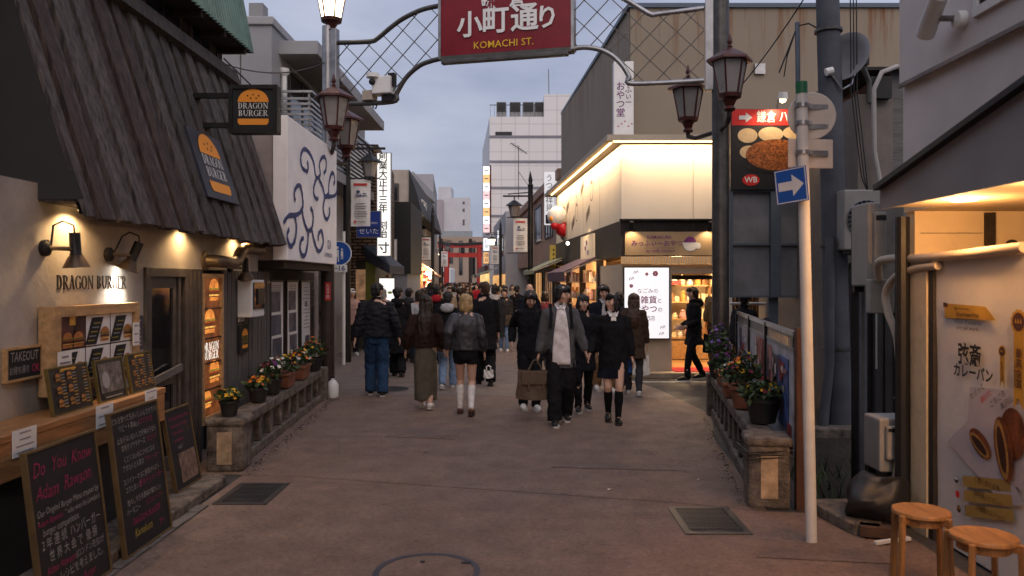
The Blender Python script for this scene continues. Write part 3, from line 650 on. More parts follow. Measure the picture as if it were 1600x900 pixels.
railing('bridge_railing', 'low stone bridge railing carrying flower pots beside the burger shop', (-2.71, 7.42, 0), (-2.98, 12.05, 0), .50, .34, 9)
railing('bridge_railing', 'mossy low stone bridge railing in front of the poster fence', (1.985, 6.22, 0), (2.72, 10.75, 0), .56, .32, 9)
t = thing('wire_binding', 'black wire wound round the top of the mossy stone post', 'wire', (1.99, 6.4, .42))
for k in range(3): MB().tube([(1.99+sx*.175, 6.385+sy*.18, .40+.025*k+.012*((i+k) % 2)) for i, (sx, sy) in enumerate(((-1, -1), (1, -1), (1, 1), (-1, 1), (-1, -1)))], .006, 5).build('wire', black, t)
FC = {'y': M('petal_yellow', (.75, .42, .02), .6, .2, 30, 0), 'p': M('petal_purple', (.13, .02, .16), .6, .3, 30, 0), 'm': M('petal_maroon', (.16, .012, .035), .6, .3, 30, 0), 'o': M('petal_orange', (.72, .17, .015), .6, .2, 30, 0), 'w': M('petal_white', (.65, .64, .58), .6, .1, 30, 0), 'v': M('petal_violet', (.22, .10, .45), .6, .2, 30, 0)}
def plant(x, y, z, kind, r, hp, cols, label, fol=.16, n=170, nf=34, group='flower pots on the stone railings', tall=1, rot=0):
    r *= .88; hp *= .88
    t = thing('flower_pot', label, 'flower pot', (x, y, z), group); rnd = random.Random(int(x*1000+y*77))
    if kind == 'round': MB().lathe([(r*.72, 0), (r*.95, hp*.86), (r*1.06, hp*.86), (r*1.06, hp), (r*.93, hp), (r*.90, hp*.88), (0, hp*.88)], (x, y, z), 18).build('pot', pot_bk, t, smooth=True)
    elif kind == 'clay': MB().lathe([(r*.72, 0), (r*.95, hp*.84), (r*1.08, hp*.84), (r*1.08, hp), (r*.93, hp), (r*.90, hp*.88), (0, hp*.88)], (x, y, z), 18).build('pot', terra, t, smooth=True)
    else:
        mb = MB(); d = Vector((math.sin(rot), math.cos(rot), 0)); s = Vector((d.y, -d.x, 0)); Z = Vector((0, 0, 1)); c = Vector((x, y, z))
        v = [c+s*(sx*r*k*.55)+d*(sy*r*k)+Z*zz for zz, k in ((0, .86), (hp, 1)) for sx, sy in ((-1, -1), (1, -1), (1, 1), (-1, 1))]
        mb.add(v, [(3, 2, 1, 0), (0, 1, 5, 4), (1, 2, 6, 5), (2, 3, 7, 6), (3, 0, 4, 7), (4, 5, 6, 7)])
        mb.obox(c+Z*(hp-.012), s*r*.6, d*r*1.05, Z*.016); mb.build('pot', terra, t, bevel=.006)
    zz = z+hp*.9; fo = MB()
    ex = (r*1.25, r*1.25) if kind != 'rect' else (r*.8, r*1.15)
    def pt(k):
        a = rnd.uniform(0, 6.283); q = math.sqrt(rnd.random()); hgt = fol*tall*(1-.55*q*q)*(.35+.65*rnd.random() if k else .82+.3*rnd.random())
        lx, ly = math.cos(a)*q*ex[0], math.sin(a)*q*ex[1]
        if kind == 'rect': lx, ly = lx*math.cos(rot)+ly*math.sin(rot), -lx*math.sin(rot)+ly*math.cos(rot)
        return Vector((x+lx, y+ly, zz+hgt))
    for _ in range(n):
        p = pt(1); d = Vector((rnd.gauss(0, 1), rnd.gauss(0, 1), rnd.gauss(.2, .6))).normalized(); s = d.cross(Vector((rnd.gauss(0, 1), rnd.gauss(0, 1), 1))).normalized(); l = rnd.uniform(.03, .085); k = l*.3
        fo.add([p, p+d*l*.5+s*k, p+d*l, p+d*l*.5-s*k], [(0, 1, 2, 3)], rnd.randint(0, 1))
    for _ in range(16):
        p = pt(1); fo.tube([(x+(p.x-x)*.3, y+(p.y-y)*.3, zz-.02), p], .003, 4, 1)
    struct(fo.build('foliage', [leaf1, leaf2], t), 'stuff'); bl = MB()
    for _ in range(nf):
        p = pt(0); d = Vector((p.x-x, p.y-y-.03, .12)).normalized(); a = d.orthogonal().normalized(); b = d.cross(a); s = rnd.uniform(.012, .032); ci = rnd.randrange(len(cols))
        m = 10; pts = [p+(a*math.cos(6.283*i/m)+b*math.sin(6.283*i/m))*s*(1 if i % 2 else .62)+d*.006*(i % 2) for i in range(m)]
        bl.add([p-d*.006]+pts, [(0, 1+i, 1+(i+1) % m) for i in range(m)], ci)
    struct(bl.build('blossoms', [FC[c] for c in cols], t), 'stuff')
plant(-2.72, 7.58, .50, 'round', .105, .17, 'y', 'black pot of yellow flowers on the end post of the shop railing', .12, 150, 40)
plant(-2.76, 8.55, .495, 'round', .12, .17, 'yo', 'black pot of yellow and orange flowers next along the shop railing', .14)
plant(-2.80, 9.15, .495, 'round', .14, .2, 'mpw', 'large black pot with maroon and white flowers on the shop railing', .22, 230, 40, tall=1.1)
plant(-2.83, 9.75, .495, 'rect', .22, .2, 'mwy', 'near terracotta trough of maroon and white flowers on the shop railing', .22, 230, 46, rot=-.05)
plant(-2.89, 10.6, .495, 'rect', .26, .2, 'oyw', 'far terracotta trough of orange flowers on the shop railing', .23, 240, 46, rot=-.05)
plant(-2.93, 11.55, .50, 'round', .16, .2, 'yo', 'bushy dark pot of yellow flowers by the gate column', .30, 260, 30)
plant(2.16, 6.95, .555, 'round', .17, .24, 'ym', 'big dark tub of leafy flowers on the mossy railing near the white pole', .2, 320, 14, tall=.9)
plant(2.22, 7.75, .555, 'clay', .15, .24, 'ymo', 'clay pot of yellow and maroon flowers against the poster fence', .3, 320, 40, tall=1.2)
plant(2.36, 8.6, .555, 'rect', .26, .17, 'woy', 'long clay trough of orange and white flowers on the mossy railing', .22, 260, 40, rot=.16)
plant(2.48, 9.4, .555, 'clay', .14, .2, 'mp', 'clay pot of maroon flowers in the middle of the mossy railing', .28, 240, 26)
plant(2.60, 10.2, .555, 'round', .15, .22, 'vp', 'dark pot of violet flowers by the silver gate post', .46, 320, 34, tall=1.1)

# leaf litter and grit gathered along the railing feet
rnd = random.Random(9); mb = MB()
for i in range(1000):
    left = i % 3; y = rnd.uniform(7.3, 12.2) if left else rnd.uniform(6.3, 10.4); d = abs(rnd.gauss(0, .075))
    x = (-2.53-(y-7.42)*.058+d) if left else (1.82+(y-6.2)*.162-d*.6); s = rnd.uniform(.003, .011)*(1.8 if rnd.random() < .12 else 1); a = rnd.uniform(0, 6.28); c, q = math.cos(a)*s, math.sin(a)*s
    mb.add([(x-c, y-q, .0062), (x+q*.6, y-c*.6, .008+s*.35), (x+c, y+q, .0066), (x-q*.6, y+c*.6, .008+s*.2)], [(0, 1, 2, 3)], rnd.choice([0, 0, 1, 2]))
tag(struct(mb.build('leaf_litter', [M('litter_dark', (.03, .022, .017), .9, .3, 30, 0), woodred, M('litter_tan', (.16, .10, .06), .9, .3, 30, 0)]), 'stuff'), 'dark grit and dead leaves along the foot of the stone railings', 'litter')

g_patch = ground_mat('patched_concrete', (.175, .125, .105), (.135, .098, .082), .2)
for q in (((1.55, 5.12), (2.35, 5.0), (2.42, 5.62), (1.85, 5.72)), ((-1.5, 9.1), (-.7, 8.95), (-.62, 9.5), (-1.42, 9.62)), ((.35, 7.6), (1.6, 7.45), (1.62, 7.7), (.38, 7.86))): struct(MB().face([(x, y, .0095) for x, y in q]).build('repair_patch_pavement', g_patch))
# ================================================================== street gate
GL = Vector((-2.92, 12.4, 0)); GR = Vector((2.81, 10.9, 0)); GD = (GR-GL).normalized(); GN = GD.cross(Vector((0, 0, 1)))
def gp(u, v):
    k = (u-805)/F; return P(u, v, 11.6356/(1+.2618*k))
gate = thing('street_gate', 'steel arch gate with red KOMACHI ST. sign spanning the street', 'gate', (0, 11.7, 0))
brownp = M('brown_painted_steel', (.045, .033, .027), .5, .2, 8, .1, metal=.3)
MB().tube([GL, GL+Vector((0, 0, 2.3))], .105, 16).build('column_base', brownp, gate, smooth=True)
MB().tube([GL+Vector((0, 0, 2.28)), GL+Vector((0, 0, 5.75))], .085, 16).build('column', steel, gate, smooth=True)
MB().obox(GL+GD*.12+Vector((0, 0, 4.85)), GD*.055, GN*.06, (0, 0, .85)).build('column_plate', steel, gate, bevel=.008)
MB().tube([GR, GR+Vector((0, 0, 6.5))], .115, 18).build('column', steel_d, gate, smooth=True)
MB().obox(GR-GD*.14+Vector((0, 0, 5.35)), GD*.065, GN*.06, (0, 0, .95)).build('column_plate', steel, gate, bevel=.008)
def smoothpts(pp, n=6):
    o = []; k = len(pp)
    for i in range(k-1):
        a, b, c, d = pp[max(i-1, 0)], pp[i], pp[i+1], pp[min(i+2, k-1)]
        for j in range(n):
            t = j/n; o.append(.5*((2*b)+(c-a)*t+(2*a-5*b+4*c-d)*t*t+(3*b-a-3*c+d)*t**3))
    o.append(pp[-1]); return o
UL = [(525, 67), (577, 65), (590, 60), (608, 45), (630, 29), (660, 15), (692, 8)]; LL = [(535, 163), (613, 159), (620, 146), (634, 122), (655, 103), (675, 95), (692, 91)]
UR = [(893, -22), (920, -20), (950, -14), (980, 1), (1003, 15), (1018, 23), (1030, 22), (1100, 13)]; LR = [(893, 77), (912, 74), (935, 77), (955, 86), (972, 102), (983, 120), (989, 131), (1100, 126)]
for pp in (UL, LL, UR, LR): MB().tube(smoothpts([gp(*p) for p in pp], 5), .036, 10).build('arch_tube', steel_d if pp in (UL, LL) else steel, gate, smooth=True)
def lattice(top, bot):
    f2 = lambda q: ((gp(*q)-GL).dot(GD), gp(*q).z)
    poly = [f2(q) for q in top]+[f2(q) for q in reversed(bot)]
    def inside(x, y):
        r = False; n = len(poly); j = n-1
        for i in range(n):
            (xi, yi), (xj, yj) = poly[i], poly[j]
            if (yi > y) != (yj > y) and x < (xj-xi)*(y-yi)/(yj-yi)+xi: r = not r
            j = i
        return r
    xs = [p[0] for p in poly]; ys = [p[1] for p in poly]; x0, x1, y0, y1 = min(xs), max(xs), min(ys), max(ys)
    for sg in (1, -1):
        c = -6.0
        while c < 14:
            run = None; N = 240
            for i in range(N+1):
                x = x0+(x1-x0)*i/N; yy = y0+sg*(x-x0)+c*1.0 if sg > 0 else y0-(x-x0)+c
                ins = inside(x, yy)
                if ins and run is None: run = (x, yy)
                if run and (not ins or i == N):
                    if math.hypot(x-run[0], yy-run[1]) > .06:
                        a = GL+GD*run[0]; b = GL+GD*x
                        MB().beam(Vector((a.x, a.y, run[1]))+GN*.007*sg, Vector((b.x, b.y, yy))+GN*.007*sg, .012).build('lattice_bar', steel_d, gate)
                    run = None
            c += .372
lattice(UL, LL); lattice(UR, LR)
s0, s1 = gp(692, 90), gp(894, 77); z0, z1 = 5.13, 6.25; mid = (s0+s1)/2; mid.z = 0; hw = (Vector((s1.x, s1.y, 0))-Vector((s0.x, s0.y, 0))).length/2
sp = MB().obox(mid+Vector((0, 0, (z0+z1)/2)), GD*hw, GN*.08, (0, 0, (z1-z0)/2)).build('sign_panel', M('sign_red', (.19, .003, .012), .4, .12, 3, .03), gate)
for sg in (-1, 1): MB().obox(mid+GD*sg*(hw+.02)+Vector((0, 0, (z0+z1)/2)), GD*.02, GN*.1, (0, 0, (z1-z0)/2+.04)).build('sign_frame', steel, gate)
MB().obox(mid+Vector((0, 0, z0-.035)), GD*(hw+.02), GN*.09, (0, 0, .03)).build('sign_frame', steel_d, gate)
MB().obox(mid+GN*.12+Vector((0, 0, z0-.11)), GD*(hw*.97), GN*.05, (0, 0, .03)).build('light_bar', steel_d, gate, bevel=.01)
mb = MB(); fc = lambda u, v: gp(u, v)+GN*.08
for ch, u, v, sz in (('小', 737, 44, .40), ('町', 777, 37, .42), ('通', 822, 33, .42), ('り', 857, 32, .36), ('鎌', 767, 6, .25), ('倉', 811, 3, .25)): write(mb, ch, fc(u, v), GD, sz, 0, off=.02, bold=.022)
mb.build('lettering', M('sign_white', (.75, .74, .72), .5, .05, 5, 0), sp)
mb = MB(); write(mb, 'KOMACHI ST.', fc(789, 71), GD, .145, 0, off=.015, space=1.03, bold=.006); mb.build('lettering', M('sign_gold', (.75, .45, .03), .4, .1, 5, 0), sp)
t = thing('column_sticker', 'narrow red vertical sticker on the brown gate column', 'sticker', GL+Vector((.05, -.11, 1.5)))
MB().obox(GL+Vector((.03, -.112, 1.63)), (.045, 0, 0), (0, .002, 0), (0, 0, .14)).build('sheet', M('sticker_red', (.5, .03, .03), .5, .1, 5, 0), t); mb = MB(); write(mb, '火災予防', GL+Vector((.03, -.112, 1.63)), (1, 0, 0), .058, off=.004, vert=True); mb.build('lettering', whitep, t)

# lanterns
glow = EM('lantern_glow', (1, .80, .52), 6.5); frost = M('frosted_glass', (.25, .235, .22), .3, .12, 4, 0, spec=.6)
def lantern(c, label, lit=False, s=.92, arm=None, stem=.0):
    c = Vector(c); t = thing('street_lantern', label, 'lantern', c, 'lanterns on the street gate'); H = .5*s; rt, rb = .235*s, .15*s; hexp = lambda r, z, k=0: [c+Vector((r*math.cos(R(60*i+k)), r*math.sin(R(60*i+k)), z)) for i in range(6)]
    a, b = hexp(rb, .05), hexp(rt, H)
    for i in range(6):
        j = (i+1) % 6; MB().prism([a[i], a[j], b[j], b[i]], -((a[i]+a[j])/2-c).normalized()*.006).build('glass_panel', glow if lit else frost, t); MB().beam(a[i], b[i], .022*s).build('rib', redl, t)
    mb = MB(); n = 6
    rr = [(rt*1.0, H-.005), (rt*1.38, H+.0), (rt*1.36, H+.03), (rt*.85, H+.10), (rt*.3, H+.165), (.03, H+.19)]
    vs = [p for r, z in rr for p in hexp(r, z)]
    mb.add(vs, [(k*6+i, k*6+(i+1) % 6, k*6+6+(i+1) % 6, k*6+6+i) for k in range(5) for i in range(6)]+[tuple(range(5, -1, -1)), tuple(30+i for i in range(6))]); mb.build('roof', redl, t)
    MB().lathe([(.02, 0), (.035, .02), (.02, .045), (.036, .075), (.028, .11), (.004, .19)], c+Vector((0, 0, H+.18)), 10).build('finial', redl, t, smooth=True)
    MB().lathe([(.07*s, -.16), (.085*s, -.14), (.06*s, -.1), (.10*s, -.02), (rb*1.05, .0), (rb*1.12, .05), (rb*.6, .055)], c, 12).build('base', redl, t, smooth=True)
    if arm is not None:
        arm = Vector(arm); q = c+Vector((0, 0, -.15)); MB().tube([q, q+Vector((0, 0, -.07)), q.lerp(arm, .25)+Vector((0, 0, -.10)), arm], .032, 8).build('arm', brownp, t, smooth=True)
    if stem: MB().tube([c+Vector((0, 0, -.14)), c+Vector((0, 0, -.14-stem))], .075, 12).build('stem', redl, t, smooth=True)
    if lit: lamp('lantern_light', 'POINT', c+Vector((0, 0, .25)), 40, WARM2, .1, parent=t)
lantern(GL+Vector((.06, -.0, 5.82)), 'lit glowing lantern on top of the gate column', True, 1.0, stem=.2)
lantern((-2.66, 11.68, 4.0), 'unlit red lantern on the street side of the shop-side gate column', arm=GL+Vector((0, 0, 3.7)))
lantern((-2.80, 13.2, 3.98), 'unlit red lantern half hidden behind the shop-side gate column', arm=GL+Vector((0, 0, 3.7)))
lantern((2.735, 10.16, 4.12), 'unlit red lantern in front of the silver gate post, level with its bracket', arm=GR+Vector((0, 0, 3.85)))
lantern((2.526, 11.64, 4.12), 'unlit red lantern behind the silver gate post, seen against the beige wall', arm=GR+Vector((0, 0, 3.85)))
t = thing('surveillance_camera', 'white camera and control box clamped on the lower arch tube', 'camera', gp(590, 160))
c = gp(597, 143); MB().obox(c+Vector((.03, 0, .08)), GD*.15, GN*.12, (0, 0, .13)).build('box', whitep, t, bevel=.012); MB().obox(gp(577, 150)-GN*.02, GD*.085, GN*.1, (0, 0, .075)).build('control_box', M('beige_box', (.42, .36, .29), .6, .1, 5, 0), t, bevel=.008)
MB().lathe([(0, 0), (.10, 0), (.10, .06), (.0, .07)], gp(587, 124)+GN*.1, 16).build('lens_hood', whitep, t, smooth=True); MB().ell(gp(587, 131)+GN*.13, (.05, .05, .05)).build('lens', black, t, smooth=True)
MB().tube([gp(583, 158), gp(583, 168), gp(587, 170), gp(590, 160)], .012, 6).build('cable', black, t); MB().obox(gp(613, 125), GD*.05, GN*.05, (0, 0, .1)).obox(gp(607, 154), GD*.09, GN*.06, (0, 0, .05)).build('bracket', blackm, t)

# ================================================================== left: mural building, concrete house, far row
def quadwall(p0, p1, z0, z1): return [(p0[0], p0[1], z0), (p1[0], p1[1], z0), (p1[0], p1[1], z1), (p0[0], p0[1], z1)]
def block(poly, z0, z1): return MB().prism([(x, y, z0) for x, y in poly], (0, 0, z1-z0))
def window(parent, p0, p1, z0, z1, nrm, fm, gm, bars=1, name='window', fw=.05):
    p0, p1 = Vector((*p0, 0)), Vector((*p1, 0)); d = (p1-p0); w = d.length; d.normalize(); n = Vector((*nrm, 0)).normalized(); c = (p0+p1)/2; Z = Vector((0, 0, 1)); h = z1-z0
    mb = MB(); cz = c+Z*(z0+h/2)+n*.015
    for o, a, b in ((d*(w/2-fw/2), fw/2, h/2), (-d*(w/2-fw/2), fw/2, h/2), (Z*(h/2-fw/2), w/2-fw, fw/2), (-Z*(h/2-fw/2), w/2-fw, fw/2)): mb.obox(cz+o, d*a, n*.03, Z*b)
    for i in range(bars): mb.obox(cz+d*(w*((i+1)/(bars+1)-.5)), d*fw*.3, n*.02, Z*(h/2-fw))
    f = mb.build(name, fm, parent); MB().obox(cz-n*.008, d*(w/2-fw), n*.006, Z*(h/2-fw)).build('pane', gm, f); return f
mural = M('mural_cream', (.92, .89, .87), .7, .07, 3, .05); indigo = M('mural_indigo', (.045, .065, .18), .8, .15, 9, 0)
bl = thing('mural_building', 'low concrete building behind the swirl painted board', 'building', (-4, 12, 0))
cpink = M('concrete_pinkish', (.30, .26, .245), .85, .25, 2, .2)
block([(-3.28, 10.2), (-3.28, 13.75), (-7, 13.75), (-7, 10.2)], 0, 3.72).build('wall', cpink, bl)
MB().box(-7, -3.22, 10.15, 13.8, 3.72, 3.80).build('parapet', conc_d, bl); MB().box(-3.28, -2.82, 9.7, 12.2, 1.94, 2.03).build('canopy', wooddark, bl); MB().box(-3.28, -2.94, 9.65, 9.75, 2.04, 3.7).build('bracket_wall', cpink, bl)
for j in range(10): MB().box(-3.28, -3.262+.006*(j % 2), 10.2, 12.9, .62+j*.131, .745+j*.131).build('board', wooddark, bl)
MB().box(-3.2, -3.14, 12.95, 13.05, 0, 1.95).build('post', conc, bl)
t = thing('mural_board', 'cream board painted with indigo cloud swirls', 'sign', (-2.76, 11, 2.0))
MB().box(-2.93, -2.75, 9.62, 12.27, 2.04, 3.79).build('board', mural, t, bevel=.01)
sw = [[(520, 175), (490, 150), (478, 100), (485, 50), (505, 32), (535, 60), (560, 120), (570, 190), (580, 215)], [(520, 175), (525, 140), (518, 108)], [(580, 215), (600, 190), (595, 130), (605, 95), (625, 80), (637, 110), (635, 160), (622, 185)], [(575, 215), (560, 270), (562, 320), (580, 345), (588, 335)],
 [(590, 215), (615, 270), (628, 330)], [(628, 330), (650, 310), (655, 240), (670, 185), (685, 190), (690, 230), (682, 255)], [(628, 330), (690, 322), (705, 285)], [(628, 335), (618, 400), (630, 460), (645, 468), (658, 430), (655, 395)],
 [(367, 495), (400, 450), (440, 445), (470, 430), (490, 390), (488, 330), (478, 270), (460, 258), (440, 290), (438, 335), (445, 355)], [(440, 450), (450, 520), (440, 600), (415, 640), (395, 600), (392, 560), (405, 530)], [(485, 400), (495, 470), (520, 540), (545, 525), (555, 470), (550, 420), (538, 400)],
 [(525, 540), (520, 620), (505, 690), (485, 695), (472, 650), (480, 600), (495, 588)], [(545, 530), (560, 600), (580, 660), (600, 665), (618, 610), (608, 545), (590, 560), (585, 605)]]
mb = MB()
for k, pp in enumerate(sw):
    q = smoothpts([PX(350+a/4, 225+b/4, -2.75) for a, b in pp], 9)
    ribbon(mb, q, [.048+.026*random.random() for _ in q], (1, 0, 0), .003+.0005*k)
write(mb, 'IZA', PX(514, 383, -2.75), YV, .18, off=.004, sx=.8); write(mb, 'KAMAKURA', PX(513, 399, -2.75), YV, .10, off=.004, sx=.9); mb.build('swirls', indigo, t)
bwp = M('print_night_photo', (.10, .10, .13), .5, .8, 7, 0, dark=(.02, .02, .025))
for k, (y0, y1, lb) in enumerate(((10.30, 10.98, 'white poster with three dark photos, first along the timber wall'), (11.12, 11.72, 'white poster with three dark photos, middle one on the timber wall'), (11.86, 12.42, 'white poster with text and one photo, nearest the gate column'))):
    t, c, up, w, h = framed('poster', lb, 'poster', y0, y1, .68, 1.80, -3.19, .025, M('poster_frame', (.04, .03, .025), .5, .2, 8, 0), paper, .03, 0, 'posters on the timber wall')
    mb = MB()
    if k < 2:
        for j in range(3): rect(mb, c+up*(.27-.31*j)+Vector((0, .03*(j-1), 0)), YV, up, w*.62, .27, .004, 0)
        for e in range(4): rect(mb, c+up*(.49-.025*e), YV, up, w*.6, .01, .004, 1)
    else:
        rect(mb, c-up*.38+Vector((0, .08, 0)), YV, up, w*.45, .2, .004, 0); disc(mb, c+up*.2, YV, up, .08, .05, .004, 12, 1)
        for e in range(12): rect(mb, c+up*(.45-.055*e)+Vector((0, .02*(e % 3), 0)), YV, up, w*(.35+.1*(e % 4)), .01, .005, 1)
    mb.build('print', [bwp, gline], t)
t = thing('charity_box', 'small orange and clear box fixed on the grey post by the posters', 'box', (-3.1, 12.9, 1.2)); MB().box(-3.14, -3.02, 12.86, 13.02, 1.2, 1.3).build('base', M('orange_plastic', (.6, .17, .04), .5, .1, 5, 0), t, bevel=.01); MB().box(-3.135, -3.025, 12.865, 13.015, 1.3, 1.4).build('cover', frost, t)
t = thing('plastic_jug', 'white plastic jug standing at the foot of the gate column', 'jug', (-2.82, 12.2, 0)); MB().lathe([(.08, .0), (.09, .02), (.09, .2), (.05, .26), (.028, .27), (.028, .3), (0, .3)], (-2.80, 12.22, .0), 14).build('jug', whitep, t, smooth=True); MB().lathe([(.03, 0), (.03, .03), (0, .03)], (-2.80, 12.22, .3), 10).build('cap', blackm, t)

hs = thing('concrete_house', 'grey concrete house with flat overhanging roof and slatted balcony', 'house', (-6, 17, 0))
cg = M('concrete_smooth', (.27, .275, .29), .8, .1, 1.2, .08); 
block([(-4.34, 14.2), (-4.34, 23), (-10, 23), (-10, 14.2)], 0, 6.35).build('wall', cg, hs)
MB().box(-10, -4.30, 14.15, 23, 6.35, 6.50).build('roof_cap', M('concrete_cap', (.33, .33, .345), .75, .1, 2, .05), hs, bevel=.02)
MB().box(-4.35, -3.62, 14.6, 22, 5.95, 6.20).build('roof_slab', cg, hs, bevel=.01); MB().box(-4.75, -4.5, 14.2, 14.5, 6.5, 6.75).build('parapet_block', cg, hs)
for v in (-4.9, -5.9): MB().box(v, v+.012, 14.185, 14.2, 3.5, 6.35).build('joint', conc_d, hs)
window(hs, (-4.34, 15.2), (-4.34, 18.2), 4.45, 5.85, (1, 0), frm, glassd, 2)
MB().box(-4.34, -3.72, 14.6, 22, 3.9, 4.12).build('balcony_slab', cg, hs)
for j in range(11):
    z = 4.16+j*.095
    MB().box(-3.76, -3.73, 14.6, 22, z, z+.045).build('slat', steel, hs); MB().box(-4.3, -3.77, 14.58, 14.61, z, z+.045).build('slat', steel, hs)
MB().box(-3.78, -3.71, 14.56, 22, 5.24, 5.28).box(-4.34, -3.78, 14.56, 14.62, 5.24, 5.28).build('handrail', steel, hs)
for y in (14.6, 16.4, 18.2, 20): MB().box(-3.80, -3.765, y, y+.04, 4.1, 5.24).build('baluster', steel, hs)
MB().tube([(-4.28, 14.75, 4.1), (-4.28, 14.75, 5.6)], .05, 10).lathe([(.05, 0), (.1, .06), (.1, .14), (0, .14)], (-4.28, 14.75, 5.58), 10).build('downpipe', whitep, hs, smooth=True)
MB().tube([(-5.0, 14.6, 6.5), (-5.0, 14.6, 8.5)], .02, 6).build('mast', steel_d, hs)

def shopfloor(parent, p0, p1, z0, z1, nrm, col, s, name='lit_front'):
    return MB().prism(quadwall(p0, p1, z0, z1), Vector((*nrm, 0))*.02).build(name, EM(col[0], col[1], s), parent)
brick = bpy.data.materials.new('woven_brick'); brick.use_nodes = True
def brickmat(m, c1, c2, mortar, sc, bw=.5, rh=.25, ms=.02, rough=.8):
    n = m.node_tree; b = n.nodes['Principled BSDF']; t = n.nodes.new('ShaderNodeTexCoord'); mp = n.nodes.new('ShaderNodeMapping'); mp.inputs['Rotation'].default_value = (R(90), 0, 0)
    x = n.nodes.new('ShaderNodeTexBrick'); x.inputs['Scale'].default_value = sc; x.inputs['Brick Width'].default_value = bw; x.inputs['Row Height'].default_value = rh; x.inputs['Mortar Size'].default_value = ms
    x.inputs['Color1'].default_value = (*c1, 1); x.inputs['Color2'].default_value = (*c2, 1); x.inputs['Mortar'].default_value = (*mortar, 1)
    n.links.new(t.outputs['Object'], mp.inputs[0]); n.links.new(mp.outputs[0], x.inputs['Vector']); n.links.new(x.outputs['Color'], b.inputs['Base Color']); b.inputs['Roughness'].default_value = rough
    bp = n.nodes.new('ShaderNodeBump'); bp.inputs['Strength'].default_value = .4; bp.inputs['Distance'].default_value = .02; bp.invert = True; n.links.new(x.outputs['Fac'], bp.inputs['Height']); n.links.new(bp.outputs[0], b.inputs['Normal'])
brickmat(brick, (.26, .17, .10), (.15, .09, .055), (.02, .014, .01), 1.0, .26, .085, .02)
bb = thing('brick_shop', 'narrow brown brick shop beyond the side lane with dark awning', 'shop', (-4.5, 21, 0))
block([(-3.62, 21), (-4.1, 27), (-9, 27), (-9, 21)], 2.35, 5.4).build('wall', brick, bb)
block([(-3.7, 21.1), (-4.15, 27), (-9, 27), (-9, 21.1)], 0, 2.35).build('shop_base', M('shop_dark', (.035, .03, .022), .6, .3, 5, .1), bb)
MB().box(-4.42, -4.2, 20.98, 21.1, 0, 2.35).build('pier', brick, bb); MB().box(-4.2, -3.95, 21.0, 21.1, 1.3, 2.1).build('display_window', EMN('dim_window', (.30, .16, .08), (.03, .02, .015), .5, 3), bb); MB().box(-3.95, -3.70, 21.02, 21.1, 0, 2.3).build('door', M('olive_door', (.10, .10, .015), .6, .2, 4, .1, emit=.05), bb)
MB().face([(-4.05, 20.95, 2.75), (-3.62, 21.0, 2.72), (-3.2, 23, 2.2), (-3.2, 20.3, 2.2)]).face([(-3.2, 20.3, 2.2), (-3.2, 23, 2.2), (-3.2, 23, 1.98), (-3.2, 20.3, 1.98)]).face([(-4.05, 20.95, 2.75), (-3.2, 20.3, 2.2), (-3.2, 20.3, 1.98), (-3.9, 20.95, 2.3)]).build('awning', M('navy_canvas', (.05, .06, .085), .7, .2, 6, .1), bb)
MB().box(-3.35, -3.26, 20.6, 20.7, .0, 1.95).build('post', woodwarm, bb); 
def lit_sign(name, label, cx, y, z0, z1, w, em, dep=.12, rim=None):
    t = thing(name, label, 'sign', (cx, y, z0)); MB().box(cx-w/2, cx+w/2, y, y+dep, z0, z1).build('box', rim or steel, t)
    mb = MB(); rect(mb, (cx, y, (z0+z1)/2), (1, 0, 0), (0, 0, 1), w-.04, z1-z0-.04, .004); mb.build('face', em, t); return t
em_w = EM('sign_light_white', (1, .97, .92), .72); em_w2 = EM('sign_light_soft', (.95, .97, 1), .8)
t = lit_sign('lit_sign', 'tall glowing white vertical sign with brush writing on the brick shop', -3.33, 20.2, 2.42, 5.05, .37, em_w)
mb = MB(); write(mb, '創業大正十三年 刻治', (-3.35, 20.196, 3.95), (1, 0, 0), .235, off=.006, vert=True, line=.92, bold=.018); write(mb, '寸', (-3.33, 20.196, 2.62), (1, 0, 0), .3, off=.006, bold=.02); mb.build('lettering', ink, t)
t = lit_sign('blue_sign', 'deep blue sign with white hiragana projecting below the lit sign', -3.66, 19.9, 2.88, 3.55, .62, M('sign_blue', (.012, .03, .17), .4, .1, 4, 0, emit=.12), .1)
mb = MB(); write(mb, 'せいた', (-3.66, 19.896, 3.03), (1, 0, 0), .17, off=.006); write(mb, '甘味処', (-3.52, 19.896, 3.24), (1, 0, 0), .06, off=.006); mb.build('lettering', whitep, t)
t = lit_sign('menu_lightbox', 'glowing white menu lightbox beneath the dark awning', -3.28, 20.35, 1.22, 1.88, .42, em_w, .06, black); mb = MB(); disc(mb, (-3.2, 20.346, 1.5), (1, 0, 0), (0, 0, 1), .06, .035, .006, 14, 0); [rect(mb, (-3.38, 20.346, 1.66-.05*e), (1, 0, 0), (0, 0, 1), .12, .012, .006, 1) for e in range(7)]; mb.build('print', [M('print_green', (.25, .4, .08), .6, 0, bump=0), gline], t)

